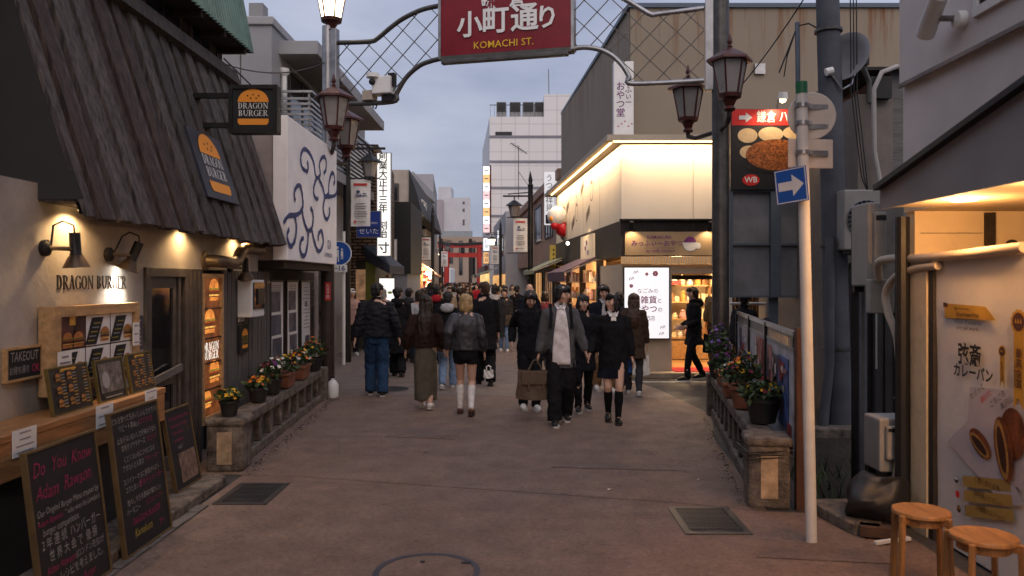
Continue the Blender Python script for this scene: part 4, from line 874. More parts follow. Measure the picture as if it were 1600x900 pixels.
bk = thing('black_shop', 'black clad two storey shop front with grey shutter', 'shop', (-4.5, 28, 0))
block([(-3.62, 27.6), (-3.75, 32), (-10, 32), (-10, 27.6)], 2.05, 4.55).build('wall', M('black_cladding', (.012, .012, .013), .6, .2, 8, .1, stretch=(8, 8, .4)), bk); block([(-3.75, 27.7), (-3.8, 32), (-10, 32), (-10, 27.7)], 0, 2.05).build('shutter', M('grey_shutter', (.26, .26, .30), .6, .1, 3, 0), bk)
for j in range(18): MB().box(-4.8, -3.78, 27.685, 27.70, .1+j*.105, .18+j*.105).build('shutter_slat', M('grey_shutter', ()), bk)
t = lit_sign('shop_sign', 'white board with black brush kanji on the black shop', -4.28, 27.35, 2.4, 3.25, .46, paper, .06, steel); mb = MB(); write(mb, '玉屋本店', (-4.28, 27.346, 2.82), (1, 0, 0), .2, off=.006, vert=True, bold=.01, line=.9); mb.build('lettering', ink, t)
bg_ = thing('beige_house', 'beige upper house with dark curved metal roof behind the black shop', 'building', (-6, 35, 0)); bei = M('beige_wall', (.40, .345, .29), .8, .1, 2, .1)
block([(-4.3, 32.2), (-4.75, 46), (-12, 46), (-12, 32.2)], 0, 6.3).build('wall', bei, bg_); window(bg_, (-5.1, 32.18), (-4.7, 32.18), 5.0, 5.75, (0, -1), frm, glassd, 1)
MB().prism([(-4.28, 32.1, 6.3), (-3.95, 32.1, 5.3), (-3.75, 32.1, 4.5), (-4.3, 32.1, 4.5)], (-.5, 14, 0)).build('curved_roof', M('black_cladding', ()), bg_)
window(bg_, (-4.02, 34), (-4.05, 36), 4.8, 5.3, (1, .03), whitep, glassd, 1)
MB().box(-12, -4.6, 36, 46, 6.3, 6.75).build('upper_block', M('pale_grey_wall', (.34, .34, .36), .8, .06, 1, .05), bg_)
def far_block(name, label, u0, u1, vt, Y, dep, col, z0=0, wins=(), d=None):
    a = P(u0, vt, Y); b = P(u1, vt, Y); t = thing(name, label, 'building', ((a.x+b.x)/2, Y, 0)); d = d if d is not None else -.079
    block([(a.x, Y), (b.x, Y), (b.x+d*dep, Y+dep), (a.x+d*dep, Y+dep)], z0, a.z).build('wall', col, t)
    for (x0, x1, v0, v1) in wins: p, q = P(x0, v1, Y), P(x1, v0, Y); window(t, (p.x, Y-.01), (q.x, Y-.01), p.z, q.z, (0, -1), frm, glassd, 0, fw=.12)
    return t
pw_ = M('far_white_wall', (.50, .50, .52), .8, .05, .6, .03); pk = M('far_tile_wall', (.33, .30, .32), .8, .08, .6, .03)
t = far_block('white_block', 'plain white tower block with rooftop box at the end of the street', 690, 735, 309, 150, 20, pw_, wins=((723, 726, 315, 319), (723, 726, 326, 331), (723, 726, 343, 352)))
a, b = P(687, 295, 155), P(707, 310, 155); MB().box(a.x, b.x, 152, 158, b.z-3, a.z).build('rooftop_box', pw_, t); a, b = P(678, 312, 149), P(692, 400, 149); MB().box(a.x, b.x, 149, 165, 0, a.z).build('tile_wing', pk, t)
t = far_block('tan_building', 'long low tan building behind the red torii', 664, 768, 370, 125, 20, M('tan_wall', (.36, .27, .21), .85, .08, .4, .03), wins=((700, 708, 380, 412), (717, 723, 376, 430), (737, 743, 376, 430), (752, 757, 384, 398)))
for u in (689, 735): MB().tube([P(u, 445, 118), P(u, 373, 118)], .25, 8).build('pilaster', wooddark, t)
a, b = P(672, 361, 126), P(738, 372, 126); MB().box(a.x, b.x, 126, 126.3, b.z, a.z).build('roof_fence', M('fence_grey', (.25, .28, .30), .7, .1, 1, 0), t)
t = far_block('grey_wall_building', 'blank pale grey building rising behind the beige house', 636, 677, 272, 60, 14, M('pale_grey_wall', ()))
t = far_block('row_shops', 'row of small shops with cream fronts on the burger shop side', 655, 684, 395, 48, 40, bei, d=-.085)
# market stall, awning and shop light on the left far side
t = thing('food_stall', 'brightly lit food stall under a slanted striped canopy', 'stall', (-5, 38, 0))
MB().face([P(646, 408, 38), P(652, 405, 36), P(690, 432, 37), P(684, 434, 40)]).build('canopy', M('canopy_pink', (.35, .22, .2), .7, .2, 3, 0), t)
MB().prism([P(646, 455, 38.2), P(672, 455, 38.2), P(672, 420, 38.2), P(646, 412, 38.2)], (0, .3, 0)).build('lit_back', EMN('stall_glow', (1, .5, .2), (.3, .08, .03), 1.8, 2.5), t)
mb = MB(); rnd = random.Random(3)
for i in range(40): q = P(rnd.uniform(647, 671), rnd.uniform(424, 450), 38.0); mb.obox(q, (.09, 0, 0), (0, .04, 0), (0, 0, rnd.uniform(.05, .12)), rnd.randint(0, 3))
struct(mb.build('goods', [EM('goods_red', (.9, .08, .03), .8), EM('goods_white', (1, .85, .6), 1.6), redp, ink], t), 'stuff')
MB().ell(P(653, 437, 37.6), (.22, .22, .3)).build('red_lantern', MATS['goods_red'], t, smooth=True)
for u, v in ((653, 416), (668, 427), (673, 433)): MB().ell(P(u, v, 37.4), (.1, .1, .1)).build('bulb', EM('stall_bulb', (1, .9, .75), 8), t)
MB().box(-4.55, -4.35, 37.4, 37.6, 0, 2.2).build('post', woodwarm, t)
lamp('stall_light', 'POINT', (-4.0, 37, 2.2), 120, WARM2, .2, parent=t)

# torii
vermil = M('torii_red', (.42, .03, .02), .5, .15, 1, .05)
t = thing('torii', 'vermilion torii gate across the far end of the street', 'torii', (-6.2, 95, 0))
for u in (697, 750): p = P(u, 440, 95); MB().tube([(p.x, 95, 0), (p.x+(.12 if u < 720 else -.12), 95, 6.1)], [.36, .3], 14).build('pillar', vermil, t, smooth=True); MB().lathe([(.48, 0), (.48, .5), (0, .5)], (p.x, 95, 0), 14).build('base', black, t)
MB().prism([P(684, 381, 94.7), P(721, 384, 94.7), P(758, 381, 94.7), P(758, 387, 94.7), P(684, 387, 94.7)], (0, .6, 0)).build('lintel', vermil, t); MB().prism([P(683, 377.5, 94.6), P(721, 380, 94.6), P(759, 377.5, 94.6), P(758, 381.2, 94.6), P(721, 383.8, 94.6), P(684, 381.2, 94.6)], (0, .8, 0)).build('top_beam', black, t)
MB().prism([P(690, 395, 94.8), P(756, 395, 94.8), P(756, 402, 94.8), P(690, 402, 94.8)], (0, .4, 0)).build('tie_beam', vermil, t); MB().prism([P(720, 386, 94.8), P(726, 386, 94.8), P(726, 396, 94.8), P(720, 396, 94.8)], (0, .3, 0)).build('strut', black, t)
t = thing('parked_bus', 'pale bus roofs waiting beyond the torii', 'bus', (-8, 105, 0))
a, b = P(680, 418, 108), P(704, 445, 108); MB().box(a.x, b.x, 108, 116, .3, a.z).build('body', whitep, t, bevel=.2); MB().box(a.x+.2, b.x-.2, 107.97, 108.1, 2.4, 3.1).build('windscreen', glassd, t)

# street lamps with hanging lanterns and banners
def street_lamp(x, y, side, label, lit=False, hgt=5.4):
    t = thing('street_lamp', label, 'street lamp', (x, y, 0), 'lamp poles along the street')
    MB().tube([(x, y, 0), (x, y, 1), (x, y, hgt)], [.10, .085, .075], 12).build('pole', blackm, t, smooth=True); MB().lathe([(.075, 0), (.09, .05), (.05, .12), (.07, .2), (.005, .5)], (x, y, hgt), 10).build('finial', blackm, t, smooth=True)
    xa = x+side*.85; z = hgt-.28
    MB().beam((x, y, z), (xa, y, z), .05).beam((x, y, z+.12), (x+side*.7, y, z+.06), .03).tube([(x+side*.5, y, z), (x+side*.5, y, z-.15)], .02, 6).build('arm', blackm, t)
    cx = x+side*.5
    MB().lathe([(0, 0), (.07, -.02), (.26, -.16), (.27, -.18), (.2, -.19), (0, -.19)], (cx, y, z-.12), 6).build('lantern_roof', blackm, t)
    MB().lathe([(.19, -.19), (.12, -.50), (0, -.5)], (cx, y, z-.12), 6).build('lantern_glass', glow if lit else frost, t); MB().lathe([(.12, -.5), (.13, -.53), (.05, -.56), (0, -.6)], (cx, y, z-.12), 6).build('lantern_base', blackm, t)
    for zz in (z-.66, z-1.76): MB().beam((x, y, zz), (x+side*.72, y, zz), .025).build('banner_arm', blackm, t)
    bx = x+side*.31
    b = thing('banner', label.replace('black street lamp', 'white printed street banner on the lamp pole'), 'banner', (cx, y, z-2), 'banners on the lamp poles')
    MB().grid(lambda u, v: (bx-.215+.43*u, y-.03+.02*math.sin(u*5+v*3), z-1.72+1.03*v), 6, 6).build('cloth', paper, b); mb = MB(); q = lambda dx, dz: (bx+dx, y-.055, z-1.20+dz)
    rect(mb, q(0, .40), (1, 0, 0), (0, 0, 1), .3, .05, .004, 1); disc(mb, q(-.05, .24), (1, 0, 0), (0, 0, 1), .04, .035, .004, 10, 2); disc(mb, q(.03, .15), (1, 0, 0), (0, 0, 1), .13, .012, .005, 10, 2); [rect(mb, q(-.1+.035*i, .165), (1, 0, 0), (0, 0, 1), .014, .07, .006, 2) for i in range(4)]; disc(mb, q(.09, .19), (1, 0, 0), (0, 0, 1), .05, .02, .004, 10, 2, 0, 180)
    for dz, w in ((-.02, .2), (-.08, .26), (-.13, .22), (-.2, .26), (-.25, .3), (-.3, .24), (-.42, .2)): rect(mb, q(0, dz), (1, 0, 0), (0, 0, 1), w, .018, .004, 0)
    rect(mb, q(-.12, -.42), (1, 0, 0), (0, 0, 1), .05, .05, .006, 1); mb.build('print', [gline, M('sticker_red', ()), indigo], b)
street_lamp(-3.72, 17.6, 1, 'black street lamp at the corner by the blue round sign', hgt=5.0)
street_lamp(.47, 24.6, -1, 'black street lamp before the salmon building', hgt=4.7)
street_lamp(-3.83, 37, -1, 'black street lamp in front of the beige house', hgt=4.8)
street_lamp(-.85, 46, -1, 'black street lamp with glowing lantern before the white tower', True, hgt=4.8)
street_lamp(-5.1, 54, 1, 'black street lamp just short of the torii', hgt=4.8)
street_lamp(-6.4, 70, -1, 'black street lamp beside the torii pillar', True, hgt=4.8)

# round blue sign with number plate
t = thing('traffic_sign', 'round blue pedestrian sign with a plate reading -16 on a white pole', 'traffic sign', (-3.66, 17.0, 0))
MB().tube([(-3.66, 17, 0), (-3.66, 17, 2.85)], .035, 10).build('pole', whitep, t, smooth=True)
c = Vector((-3.80, 16.94, 2.38)); sb = M('sign_blue_bright', (.015, .08, .36), .4, .05, 4, 0)
MB().lathe([(0, 0), (.27, 0), (.27, .02), (0, .02)], c+Vector((.06, 0, 0)), 28, ax=(0, -1, 0)).build('disc', sb, t); mb = MB(); n = 28
for i in range(n):
    a, b = 2*math.pi*i/n, 2*math.pi*(i+1)/n; mb.face([c+Vector((.06+r*math.cos(q), -.023, r*math.sin(q))) for r, q in ((.245, a), (.268, a), (.268, b), (.245, b))])
for dx, s in ((.02, 1.0), (.12, .7)):
    disc(mb, c+Vector((dx, -.02, .12*s)), (1, 0, 0), (0, 0, 1), .03*s, .03*s, .004, 10); rect(mb, c+Vector((dx, -.02, .0)), (1, 0, 0), (0, 0, 1), .07*s, .15*s, .004); rect(mb, c+Vector((dx-.02*s, -.02, -.12*s)), (1, 0, 0), (0, 0, 1), .022*s, .12*s, .005); rect(mb, c+Vector((dx+.025*s, -.02, -.12*s)), (1, 0, 0), (0, 0, 1), .022*s, .12*s, .005)
mb.build('pictogram', whitep, t); MB().box(-3.87, -3.57, 16.91, 16.93, 1.98, 2.14).build('plate', whitep, t, bevel=.01); mb = MB(); write(mb, '‐16', (-3.72, 16.91, 2.06), (1, 0, 0), .16, off=.004, bold=.015); mb.build('lettering', indigo, t)
# overhead wires
for k, (a, b, sag, lb) in enumerate((((-3.6, 9.7, 4.45), (-2.95, 12.4, 5.2), .15, 'black cable strung from the green roof to the gate column'), ((-3.55, 9.7, 4.5), (-3.2, 9.75, 4.15), .0, 'short black cable stay above the hanging burger sign'), ((3.72, 9.5, 5.6), (3.1, 12, 4.4), .12, 'black cable drooping from the utility pole to the lamp over the billboard'))):
    a, b = Vector(a), Vector(b); tag(MB().tube([a.lerp(b, i/10)+Vector((0, 0, -sag*4*(i/10)*(1-i/10))) for i in range(11)], .009, 5).build('overhead_cable', black), lb, 'cable')

# ================================================================== corner sweet shop
XD = (1, 0, 0); ZV = Vector((0, 0, 1)); FD = Vector((-.079, 1, 0)).normalized(); FNn = Vector((-1, -.079, 0)).normalized()
def FL(s, out=0): p = Vector((2.0, 15, 0))+FD*s+FNn*out; return (p.x, p.y)
cs = thing('corner_shop', 'corner sweet shop with glowing cream fascia and open lit front', 'shop', (3, 15, 0))
fas = M('fascia_cream', (.80, .72, .58), .6, .04, 1, 0); blk_sl = M('dark_slat_band', (.022, .016, .013), .6, .25, 6, .05)
block([(2.0, 15.0), FL(9.4), (10, 24.4), (10, 15.0)], 2.93, 4.36).build('fascia', fas, cs)
MB().prism([(1.70, 14.72, 4.40), (*FL(9.8, .32), 4.40), (10, 24.8, 4.40), (10, 14.72, 4.40)], (0, 0, .10)).build('roof_edge', M('roof_edge_beige', (.45, .38, .29), .7, .1, 2, .05), cs)
led = EM('led_strip', (1, .66, .30), 5.0)
MB().box(1.82, 9.9, 14.80, 14.83, 4.375, 4.396).build('led_strip', led, cs); p, q = FL(.0, .2), FL(9.0, .2); MB().beam((*p, 4.386), (*q, 4.386), .03, .02).build('led_strip', led, cs)
lamp('led_light', 'AREA', (5.9, 14.76, 4.37), 84, (1, .68, .40), 8.0, (0, .45, -1), sy=.05, parent=cs)
l = lamp('led_light', 'AREA', (*FL(4.5, .26), 4.37), 84, (1, .68, .40), 9.0, (0, 0, -1), sy=.05, parent=cs)
zl = Vector((-.41, -.033, .91)).normalized(); xl = (FD-zl*FD.dot(zl)).normalized(); l.rotation_euler = Matrix((xl, zl.cross(xl), zl)).transposed().to_euler()
block([(1.985, 14.98), FL(9.4, .02), (10, 24.4), (10, 14.98)], 2.26, 2.926).build('dark_band', blk_sl, cs)
for k in range(64): MB().box(2.02+k*.034, 2.038+k*.034, 14.955, 14.979, 2.72, 2.92).build('slat', blk_sl, cs)
MB().box(1.96, 9.9, 14.9, 14.99, 2.925, 2.955).build('ledge', blackm, cs)
litb = M('sign_board_tan', (.42, .29, .16), .6, .1, 3, .05)
sb_ = MB().box(2.06, 3.72, 14.93, 14.978, 2.275, 2.715).build('sign_board', litb, cs)
pur = M('purple_ink', (.16, .03, .16), .6, .05, 5, 0); mag = M('magenta_ink', (.32, .03, .17), .6, .05, 5, 0)
mb = MB(); write(mb, 'KAMAKURA', (2.70, 14.93, 2.61), XD, .085, bold=.01); write(mb, 'みっふぃーおやつ堂', (2.72, 14.93, 2.49), XD, .125, bold=.012, space=.95); write(mb, 'by miffy kitchen', (2.72, 14.93, 2.355), XD, .085, shear=.2, bold=.005); rect(mb, (2.7, 14.93, 2.41), XD, ZV, .6, .006, .005); mb.build('lettering', pur, sb_)
mb = MB(); disc(mb, (3.28, 14.93, 2.48), XD, ZV, .13, .13, .006, 18, 0, 180, 360); disc(mb, (3.28, 14.93, 2.49), XD, ZV, .15, .045, .005, 18, 0); disc(mb, (3.43, 14.93, 2.45), XD, ZV, .05, .06, .0045, 14, 0); disc(mb, (3.28, 14.93, 2.515), XD, ZV, .11, .11, .007, 14, 1, 0, 180); mb.build('cup_emblem', [paper, pur], sb_)
for x in (2.16, 3.62):
    h = MB().lathe([(0, -.1), (.04, -.1), (.055, .03), (0, .03)], (x, 14.80, 2.80), 12, ax=(0, .45, -1)).build('spot', blackm, cs, smooth=True); lamp('spot_light', 'SPOT', (x, 14.80, 2.745), 6, WARM2, .03, (-.1 if x > 3 else .1, .30, -.6), 110, parent=cs)
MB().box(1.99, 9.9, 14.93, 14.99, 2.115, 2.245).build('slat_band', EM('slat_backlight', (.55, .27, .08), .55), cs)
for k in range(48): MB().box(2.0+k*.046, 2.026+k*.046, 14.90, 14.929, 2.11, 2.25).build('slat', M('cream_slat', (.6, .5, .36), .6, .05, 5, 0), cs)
wallc = M('shop_beige_wall', (.52, .43, .33), .8, .08, 2, .1); floorw = M('shop_floor_wood', (.42, .24, .10), .5, .25, 3, .1, stretch=(1, 6, 1))
block([(2.0, 15.0), (2.95, 15.0), (2.95, 15.25), (2.2, 15.25)], 0.0, 2.11).build('wall', wallc, cs); block([(2.0, 15.0), (2.2, 15.25), (*FL(2.2, -.18),), FL(2.2)], 0, 2.11).build('wall', wallc, cs)
MB().box(2.95, 9.9, 15.0, 15.2, 1.93, 2.11).build('lintel', wallc, cs)
MB().box(2.0, 9.5, 14.62, 15, 0.0, .10).build('step', M('step_stone', (.36, .28, .2), .7, .2, 5, .1), cs, bevel=.01); MB().box(2.4, 9.5, 15, 19, .0, .10).build('floor', floorw, cs); MB().box(2.97, 3.75, 14.8, 15.5, .10, .112).build('doormat', M('red_mat', (.45, .02, .04), .9, .2, 9, 0), cs)
MB().box(2.3, 9.5, 19.0, 19.1, 0, 2.3).build('back_wall', M('shop_inner_wall', (.62, .48, .30), .8, .1, 2, 0), cs); MB().box(2.3, 9.5, 15.2, 19.1, 2.25, 2.30).build('ceiling', M('shop_inner_wall', ()), cs)
MB().box(2.9, 4.2, 15.22, 15.26, 1.82, 1.90).build('blind', blackm, cs)
shf = MB()
for z in (.55, .95, 1.32, 1.68): shf.box(2.9, 5.4, 17.2, 17.6, z, z+.03)
shf.box(2.9, 5.4, 17.1, 17.6, .12, .5); shf.box(2.86, 2.9, 17.1, 17.6, .1, 1.95).box(4.2, 4.24, 17.1, 17.6, .1, 1.95)
shf.build('shelf', woodpale, cs); MB().box(2.9, 3.55, 17.05, 17.15, 1.72, 1.80).build('shelf_header', M('sticker_red', (.5, .03, .03)), cs)
gm = [paper, M('goods_cream', (.7, .6, .4), .7, .1, 9, 0), M('goods_pink', (.6, .3, .3), .7, .1, 9, 0), M('goods_brown', (.25, .13, .06), .7, .2, 9, 0), M('goods_orange', (.6, .3, .08), .7, .1, 9, 0)]
rnd = random.Random(11); k = 0
for z in (.58, .98, 1.35, 1.71):
    x = 2.95
    while x < 5.2:
        w = rnd.uniform(.09, .17); hh = rnd.uniform(.12, .27); mi = rnd.choice([0, 0, 1, 1, 2, 3, 4]); y = rnd.uniform(17.22, 17.32)
        mb = MB()
        if rnd.random() < .5: mb.lathe([(w*.40, 0), (w*.46, hh*.3), (w*.4, hh*.62), (w*.22, hh*.7), (w*.3, hh*.82), (w*.2, hh), (0, hh)], (x+w/2, y+.06, z), 10)
        else: mb.box(x+.01, x+w-.01, y, y+.14, z, z+hh*.8)
        tag(mb.build('sweet_package', gm[mi], smooth=False), 'small packaged sweet on the '+{.58: 'lowest', .98: 'second lowest', 1.35: 'second highest', 1.71: 'top'}[z]+' lit shelf inside the corner shop', 'package', 'sweets on the shop shelves'); x += w+.015
for x, y in ((3.3, 16.2), (4.6, 16.4), (6.4, 16.5)):
    MB().lathe([(0, 0), (.06, 0), (.06, .03), (0, .03)], (x, y, 2.21), 12).build('downlight', EM('shop_downlight', (1, .82, .55), 14), cs); lamp('downlight_light', 'POINT', (x, y, 2.1), 105, (1, .68, .36), .1, parent=cs)
t = lit_sign('shop_board', 'big white illuminated board with purple Japanese writing on the shop corner', 2.46, 14.90, .70, 2.06, .87, EM('board_white_glow', (.98, .95, .97), .62), .08, blackm)
mb = MB()
for s, x, z, sz, mi, b in (('なごみの', 2.48, 1.60, .10, 0, 0), ('和雑貨', 2.42, 1.43, .155, 1, .012), ('と', 2.70, 1.42, .10, 0, .005), ('おやつ', 2.43, 1.26, .155, 1, .012), ('の', 2.71, 1.25, .10, 0, .005), ('専門店', 2.47, 1.09, .10, 0, .0)): write(mb, s, (x, 14.896, z), XD, sz, mi, off=.006, bold=b)
for x, z, r in ((2.62, 1.93, .05), (2.17, 1.70, .035), (2.46, 1.92, .03)):
    for a in range(6): disc(mb, (x+r*.6*math.cos(a*1.047), 14.896, z+r*.6*math.sin(a*1.047)), XD, ZV, r*.5, r*.5, .006+.0004*a, 8, 2)
for x, z in ((2.22, 1.95), (2.14, 1.83), (2.72, .92), (2.7, .80)):
    for a in range(4): rect(mb, (x+.025*a, 14.896, z+.006*a), XD, (.2*(-1)**a, 0, 1), .01, .05, .006, 0)
mb.build('lettering', [pur, mag, M('print_rose', (.5, .15, .22), .7, 0, bump=0)], t)
t = thing('vertical_sign', 'tall narrow white sign with hiragana on the corner of the beige wall', 'sign', (2.24, 16.5, 4.7)); MB().box(2.03, 2.44, 16.4, 16.6, 4.72, 6.32).build('box', whitep, t, bevel=.01)
mb = MB(); write(mb, 'みっふぃー', (2.33, 16.4, 5.72), XD, .15, off=.004, vert=True, line=.85, bold=.006); write(mb, 'おやつ堂', (2.17, 16.4, 5.52), XD, .19, off=.004, vert=True, line=.95, bold=.01); [disc(mb, (2.12+.07*i, 16.4, 4.98+.05*(i % 3)), XD, ZV, .022, .016, .004, 8, 1) for i in range(5)]; mb.build('lettering', [pur, M('print_rose', ())], t)
# doodles of sweets along the side fascia
mb = MB(); dood = M('brown_ink', (.05, .03, .02), .7, 0, bump=0); Fv = lambda s, z: Vector((*FL(s, .0), z)); fx = -FD
for s, z in ((7.2, 3.75), (4.7, 4.0), (6.2, 3.25), (3.9, 3.3)):
    for a in range(5): rect(mb, Fv(s-.1*a, z+.04*a), fx, (0, 0, 1), .055, .22, .006, 0)
for s, z in ((3.2, 3.85), (7.3, 3.2), (5.4, 3.55)):
    for a in range(22):
        th = a/22*6.283; p = Fv(s+.2*math.cos(th), z+.22*math.sin(th)); q = Fv(s+.2*math.cos(th+.29), z+.22*math.sin(th+.29)); ribbon(mb, [p, q], .025, FNn, .006)
        p = Fv(s+.12*math.cos(th), z+.3+.13*math.sin(th)); q = Fv(s+.12*math.cos(th+.29), z+.3+.13*math.sin(th+.29)); ribbon(mb, [p, q], .025, FNn, .0066)
mb.build('sweets_doodle', dood, cs)
t = thing('lit_plaque', 'small lit plaque with purple print on the dark side band', 'sign', (*FL(3.6, .05), 2.2)); MB().prism([(*FL(2.6, .03), 2.30), (*FL(4.3, .03), 2.30), (*FL(4.3, .03), 2.85), (*FL(2.6, .03), 2.85)], FNn*.05).build('panel', M('plaque_cream', (.65, .5, .33), .6, .05, 3, 0, emit=.25), t); mb = MB(); [disc(mb, Fv(3.4+.18*(i % 3)-.2, 2.45+.11*(i//2))+FNn*.085, fx, ZV, .1, .07, .003+.001*i, 9, i % 2) for i in range(6)]; mb.build('print', [pur, paper], t)
lamp('plaque_light', 'SPOT', (*FL(3.5, .5), 3.0), 12, WARM2, .05, (.6, .05, -.6), 100, parent=t)
MB().ell((*FL(4.6, .35), 2.72), (.04, .04, .04)).build('bulb', EM('stall_bulb', ()) if 'stall_bulb' not in MATS else MATS['stall_bulb'], t)
# side front: recess, awnings, counter
MB().prism([(*FL(2.3, -.1), .0), (*FL(9.2, -.1), .0), (*FL(9.2, -.1), 2.24), (*FL(2.3, -.1), 2.24)], -FNn*.05).build('side_front', EMN('side_front_glow', (.70, .33, .11), (.38, .16, .05), .8, 1.2), cs)
for s in (2.3, 4.6, 6.9, 9.2): MB().obox((*FL(s, -.02), 1.12), FD*.07, FNn*.07, ZV*1.12).build('pier', wooddark, cs)
rq = random.Random(31)
for s0 in (2.3, 4.6, 6.9):
    for z in (.55, .95, 1.35, 1.75): MB().prism([(*FL(s0+.1, -.085), z), (*FL(s0+2.2, -.085), z), (*FL(s0+2.2, .02), z), (*FL(s0+.1, .02), z)], (0, 0, .025)).build('shelf', woodwarm, cs)
    mb = MB()
    for z in (.58, .98, 1.38, 1.78):
        q = s0+.15
        while q < s0+2.1: w_ = rq.uniform(.06, .16); h_ = rq.uniform(.08, .28); mb.obox((*FL(q+w_/2, -.03), z+h_/2), FD*w_*.42, FNn*.035, ZV*h_/2, rq.randint(0, 4)); q += w_+rq.uniform(0, .06)
    struct(mb.build('display_goods', gm, cs), 'stuff')
def awning(label, s0, s1, z0, z1, out, col, val, line=None):
    o = line or FL; t = thing('awning', label, 'awning', (*o((s0+s1)/2, out), z0), 'awnings along the street')
    a, b, c, d = (Vector((*o(s0, .02), z1)), Vector((*o(s1, .02), z1)), Vector((*o(s1, out), z0)), Vector((*o(s0, out), z0)))
    MB().prism([a, b, c, d], (0, 0, .02)).build('canvas', col, t); MB().prism([d, c, c-ZV*val, d-ZV*val], -FNn*.012).build('valance', col, t); MB().beam(a-ZV*.05, d-ZV*.02, .03).beam(b-ZV*.05, c-ZV*.02, .03).build('arm', steel, t); return t
awning('plum coloured awning over the side counter of the corner shop', 2.4, 5.4, 1.98, 2.32, .75, M('plum_canvas', (.10, .055, .085), .7, .15, 5, .05), .2)
awning('pale green awning beyond the plum awning', 8.0, 11.2, 2.1, 2.45, .85, M('green_canvas', (.35, .38, .25), .7, .15, 5, .05), .1)
t = thing('order_counter', 'lit wooden order counter under the plum awning', 'counter', (*FL(3.6, .3), 0)); MB().prism([(*FL(2.6, .1), 0), (*FL(4.6, .1), 0), (*FL(4.6, .45), 0), (*FL(2.6, .45), 0)], (0, 0, 1.05)).build('base', woodpale, t); MB().prism([(*FL(2.5, .08), 1.05), (*FL(4.7, .08), 1.05), (*FL(4.7, .5), 1.05), (*FL(2.5, .5), 1.05)], (0, 0, .04)).build('top', woodwarm, t)
lamp('counter_light', 'POINT', (*FL(3.4, .4), 1.85), 14, WARM2, .08, parent=t)
t = thing('yellow_sign', 'yellow hand drawn sign hanging beside the dark shop band', 'sign', (1.15, 25, 2.2)); MB().box(1.08, 1.50, 24.9, 24.98, 2.2, 2.92).build('panel', M('yellow_board', (.55, .45, .10), .7, .2, 5, 0), t); mb = MB(); [rect(mb, (1.2+.09*(i % 3), 24.9, 2.35+.14*(i//3)), XD, (.3, 0, 1), .05, .07, .004+.0004*i) for i in range(12)]; mb.build('print', M('brown_ink', ()), t)
t = thing('ornament', 'round red and white hanging ornament figure above the yellow sign', 'ornament', (1.25, 22.5, 3.3)); rd = M('gloss_red', (.45, .012, .02), .3, .05, 4, 0); MB().ell((1.20, 22.5, 3.62), (.30, .28, .29), 18, 12).build('head', whitep, t, smooth=True); MB().ell((1.30, 22.6, 3.62), (.31, .29, .295), 18, 12).build('hood', rd, t, smooth=True); MB().ell((1.36, 22.5, 3.28), (.24, .2, .24), 16, 10).ell((1.14, 22.4, 3.35), (.15, .12, .12), 12, 8).build('body', rd, t, smooth=True); MB().ell((1.02, 22.36, 3.55), (.07, .1, .09)).build('nose', orange, t, smooth=True); MB().beam((1.3, 22.5, 3.05), (1.45, 22.7, 2.9), .06).build('bracket', steel, t)

# ================================================================== big beige building, salmon building, tower
bigw = bpy.data.materials.new('beige_render_streaked'); bigw.use_nodes = True
n_ = bigw.node_tree; b_ = n_.nodes['Principled BSDF']; t_ = n_.nodes.new('ShaderNodeTexCoord'); mp_ = n_.nodes.new('ShaderNodeMapping'); mp_.inputs['Scale'].default_value = (2.2, 2.2, .10)
z_ = n_.nodes.new('ShaderNodeTexNoise'); z_.inputs['Scale'].default_value = 2.4; z_.inputs['Detail'].default_value = 7; z_.inputs['Roughness'].default_value = .7
sx_ = n_.nodes.new('ShaderNodeSeparateXYZ'); mr_ = n_.nodes.new('ShaderNodeMapRange'); mr_.inputs['From Min'].default_value = 6.1; mr_.inputs['From Max'].default_value = 7.6
r_ = n_.nodes.new('ShaderNodeValToRGB'); r_.color_ramp.elements[0].position = .50; r_.color_ramp.elements[0].color = (0, 0, 0, 1); r_.color_ramp.elements[1].position = .64
mu_ = n_.nodes.new('ShaderNodeMath'); mu_.operation = 'MULTIPLY'; mi_ = n_.nodes.new('ShaderNodeMixRGB'); mi_.inputs[2].default_value = (.15, .062, .022, 1)
z2_ = n_.nodes.new('ShaderNodeTexNoise'); z2_.inputs['Scale'].default_value = .8; z2_.inputs['Detail'].default_value = 5; r2_ = n_.nodes.new('ShaderNodeValToRGB'); r2_.color_ramp.elements[0].color = (.195, .158, .118, 1); r2_.color_ramp.elements[1].color = (.262, .217, .163, 1)
for a, b in ((t_.outputs['Object'], mp_.inputs[0]), (mp_.outputs[0], z_.inputs['Vector']), (z_.outputs['Fac'], r_.inputs[0]), (t_.outputs['Object'], sx_.inputs[0]), (sx_.outputs['Z'], mr_.inputs['Value']), (r_.outputs[0], mu_.inputs[0]), (mr_.outputs[0], mu_.inputs[1]), (mu_.outputs[0], mi_.inputs[0]), (t_.outputs['Object'], z2_.inputs['Vector']), (z2_.outputs['Fac'], r2_.inputs[0]), (r2_.outputs[0], mi_.inputs[1]), (mi_.outputs[0], b_.inputs['Base Color'])): n_.links.new(a, b)
b_.inputs['Roughness'].default_value = .85
GBc = lambda s: (2.46-.079*s, 17+s)
bbg = thing('beige_building', 'big blank beige building with rust streaks above the corner shop', 'building', (6, 20, 0))
block([(2.46, 17), GBc(10.8), (16, 27.8), (16, 17)], 2.0, 7.62).build('wall', bigw, bbg); MB().prism([(2.40, 16.94, 7.62), (*GBc(10.9), 7.62), (16, 27.9, 7.62), (16, 16.94, 7.62)], (0, 0, .09)).build('roof_cap', M('blue_flashing', (.06, .09, .13), .5, .1, 3, 0), bbg)
SLn = lambda s, out=0: (1.6-.079*s-out, 28+s)
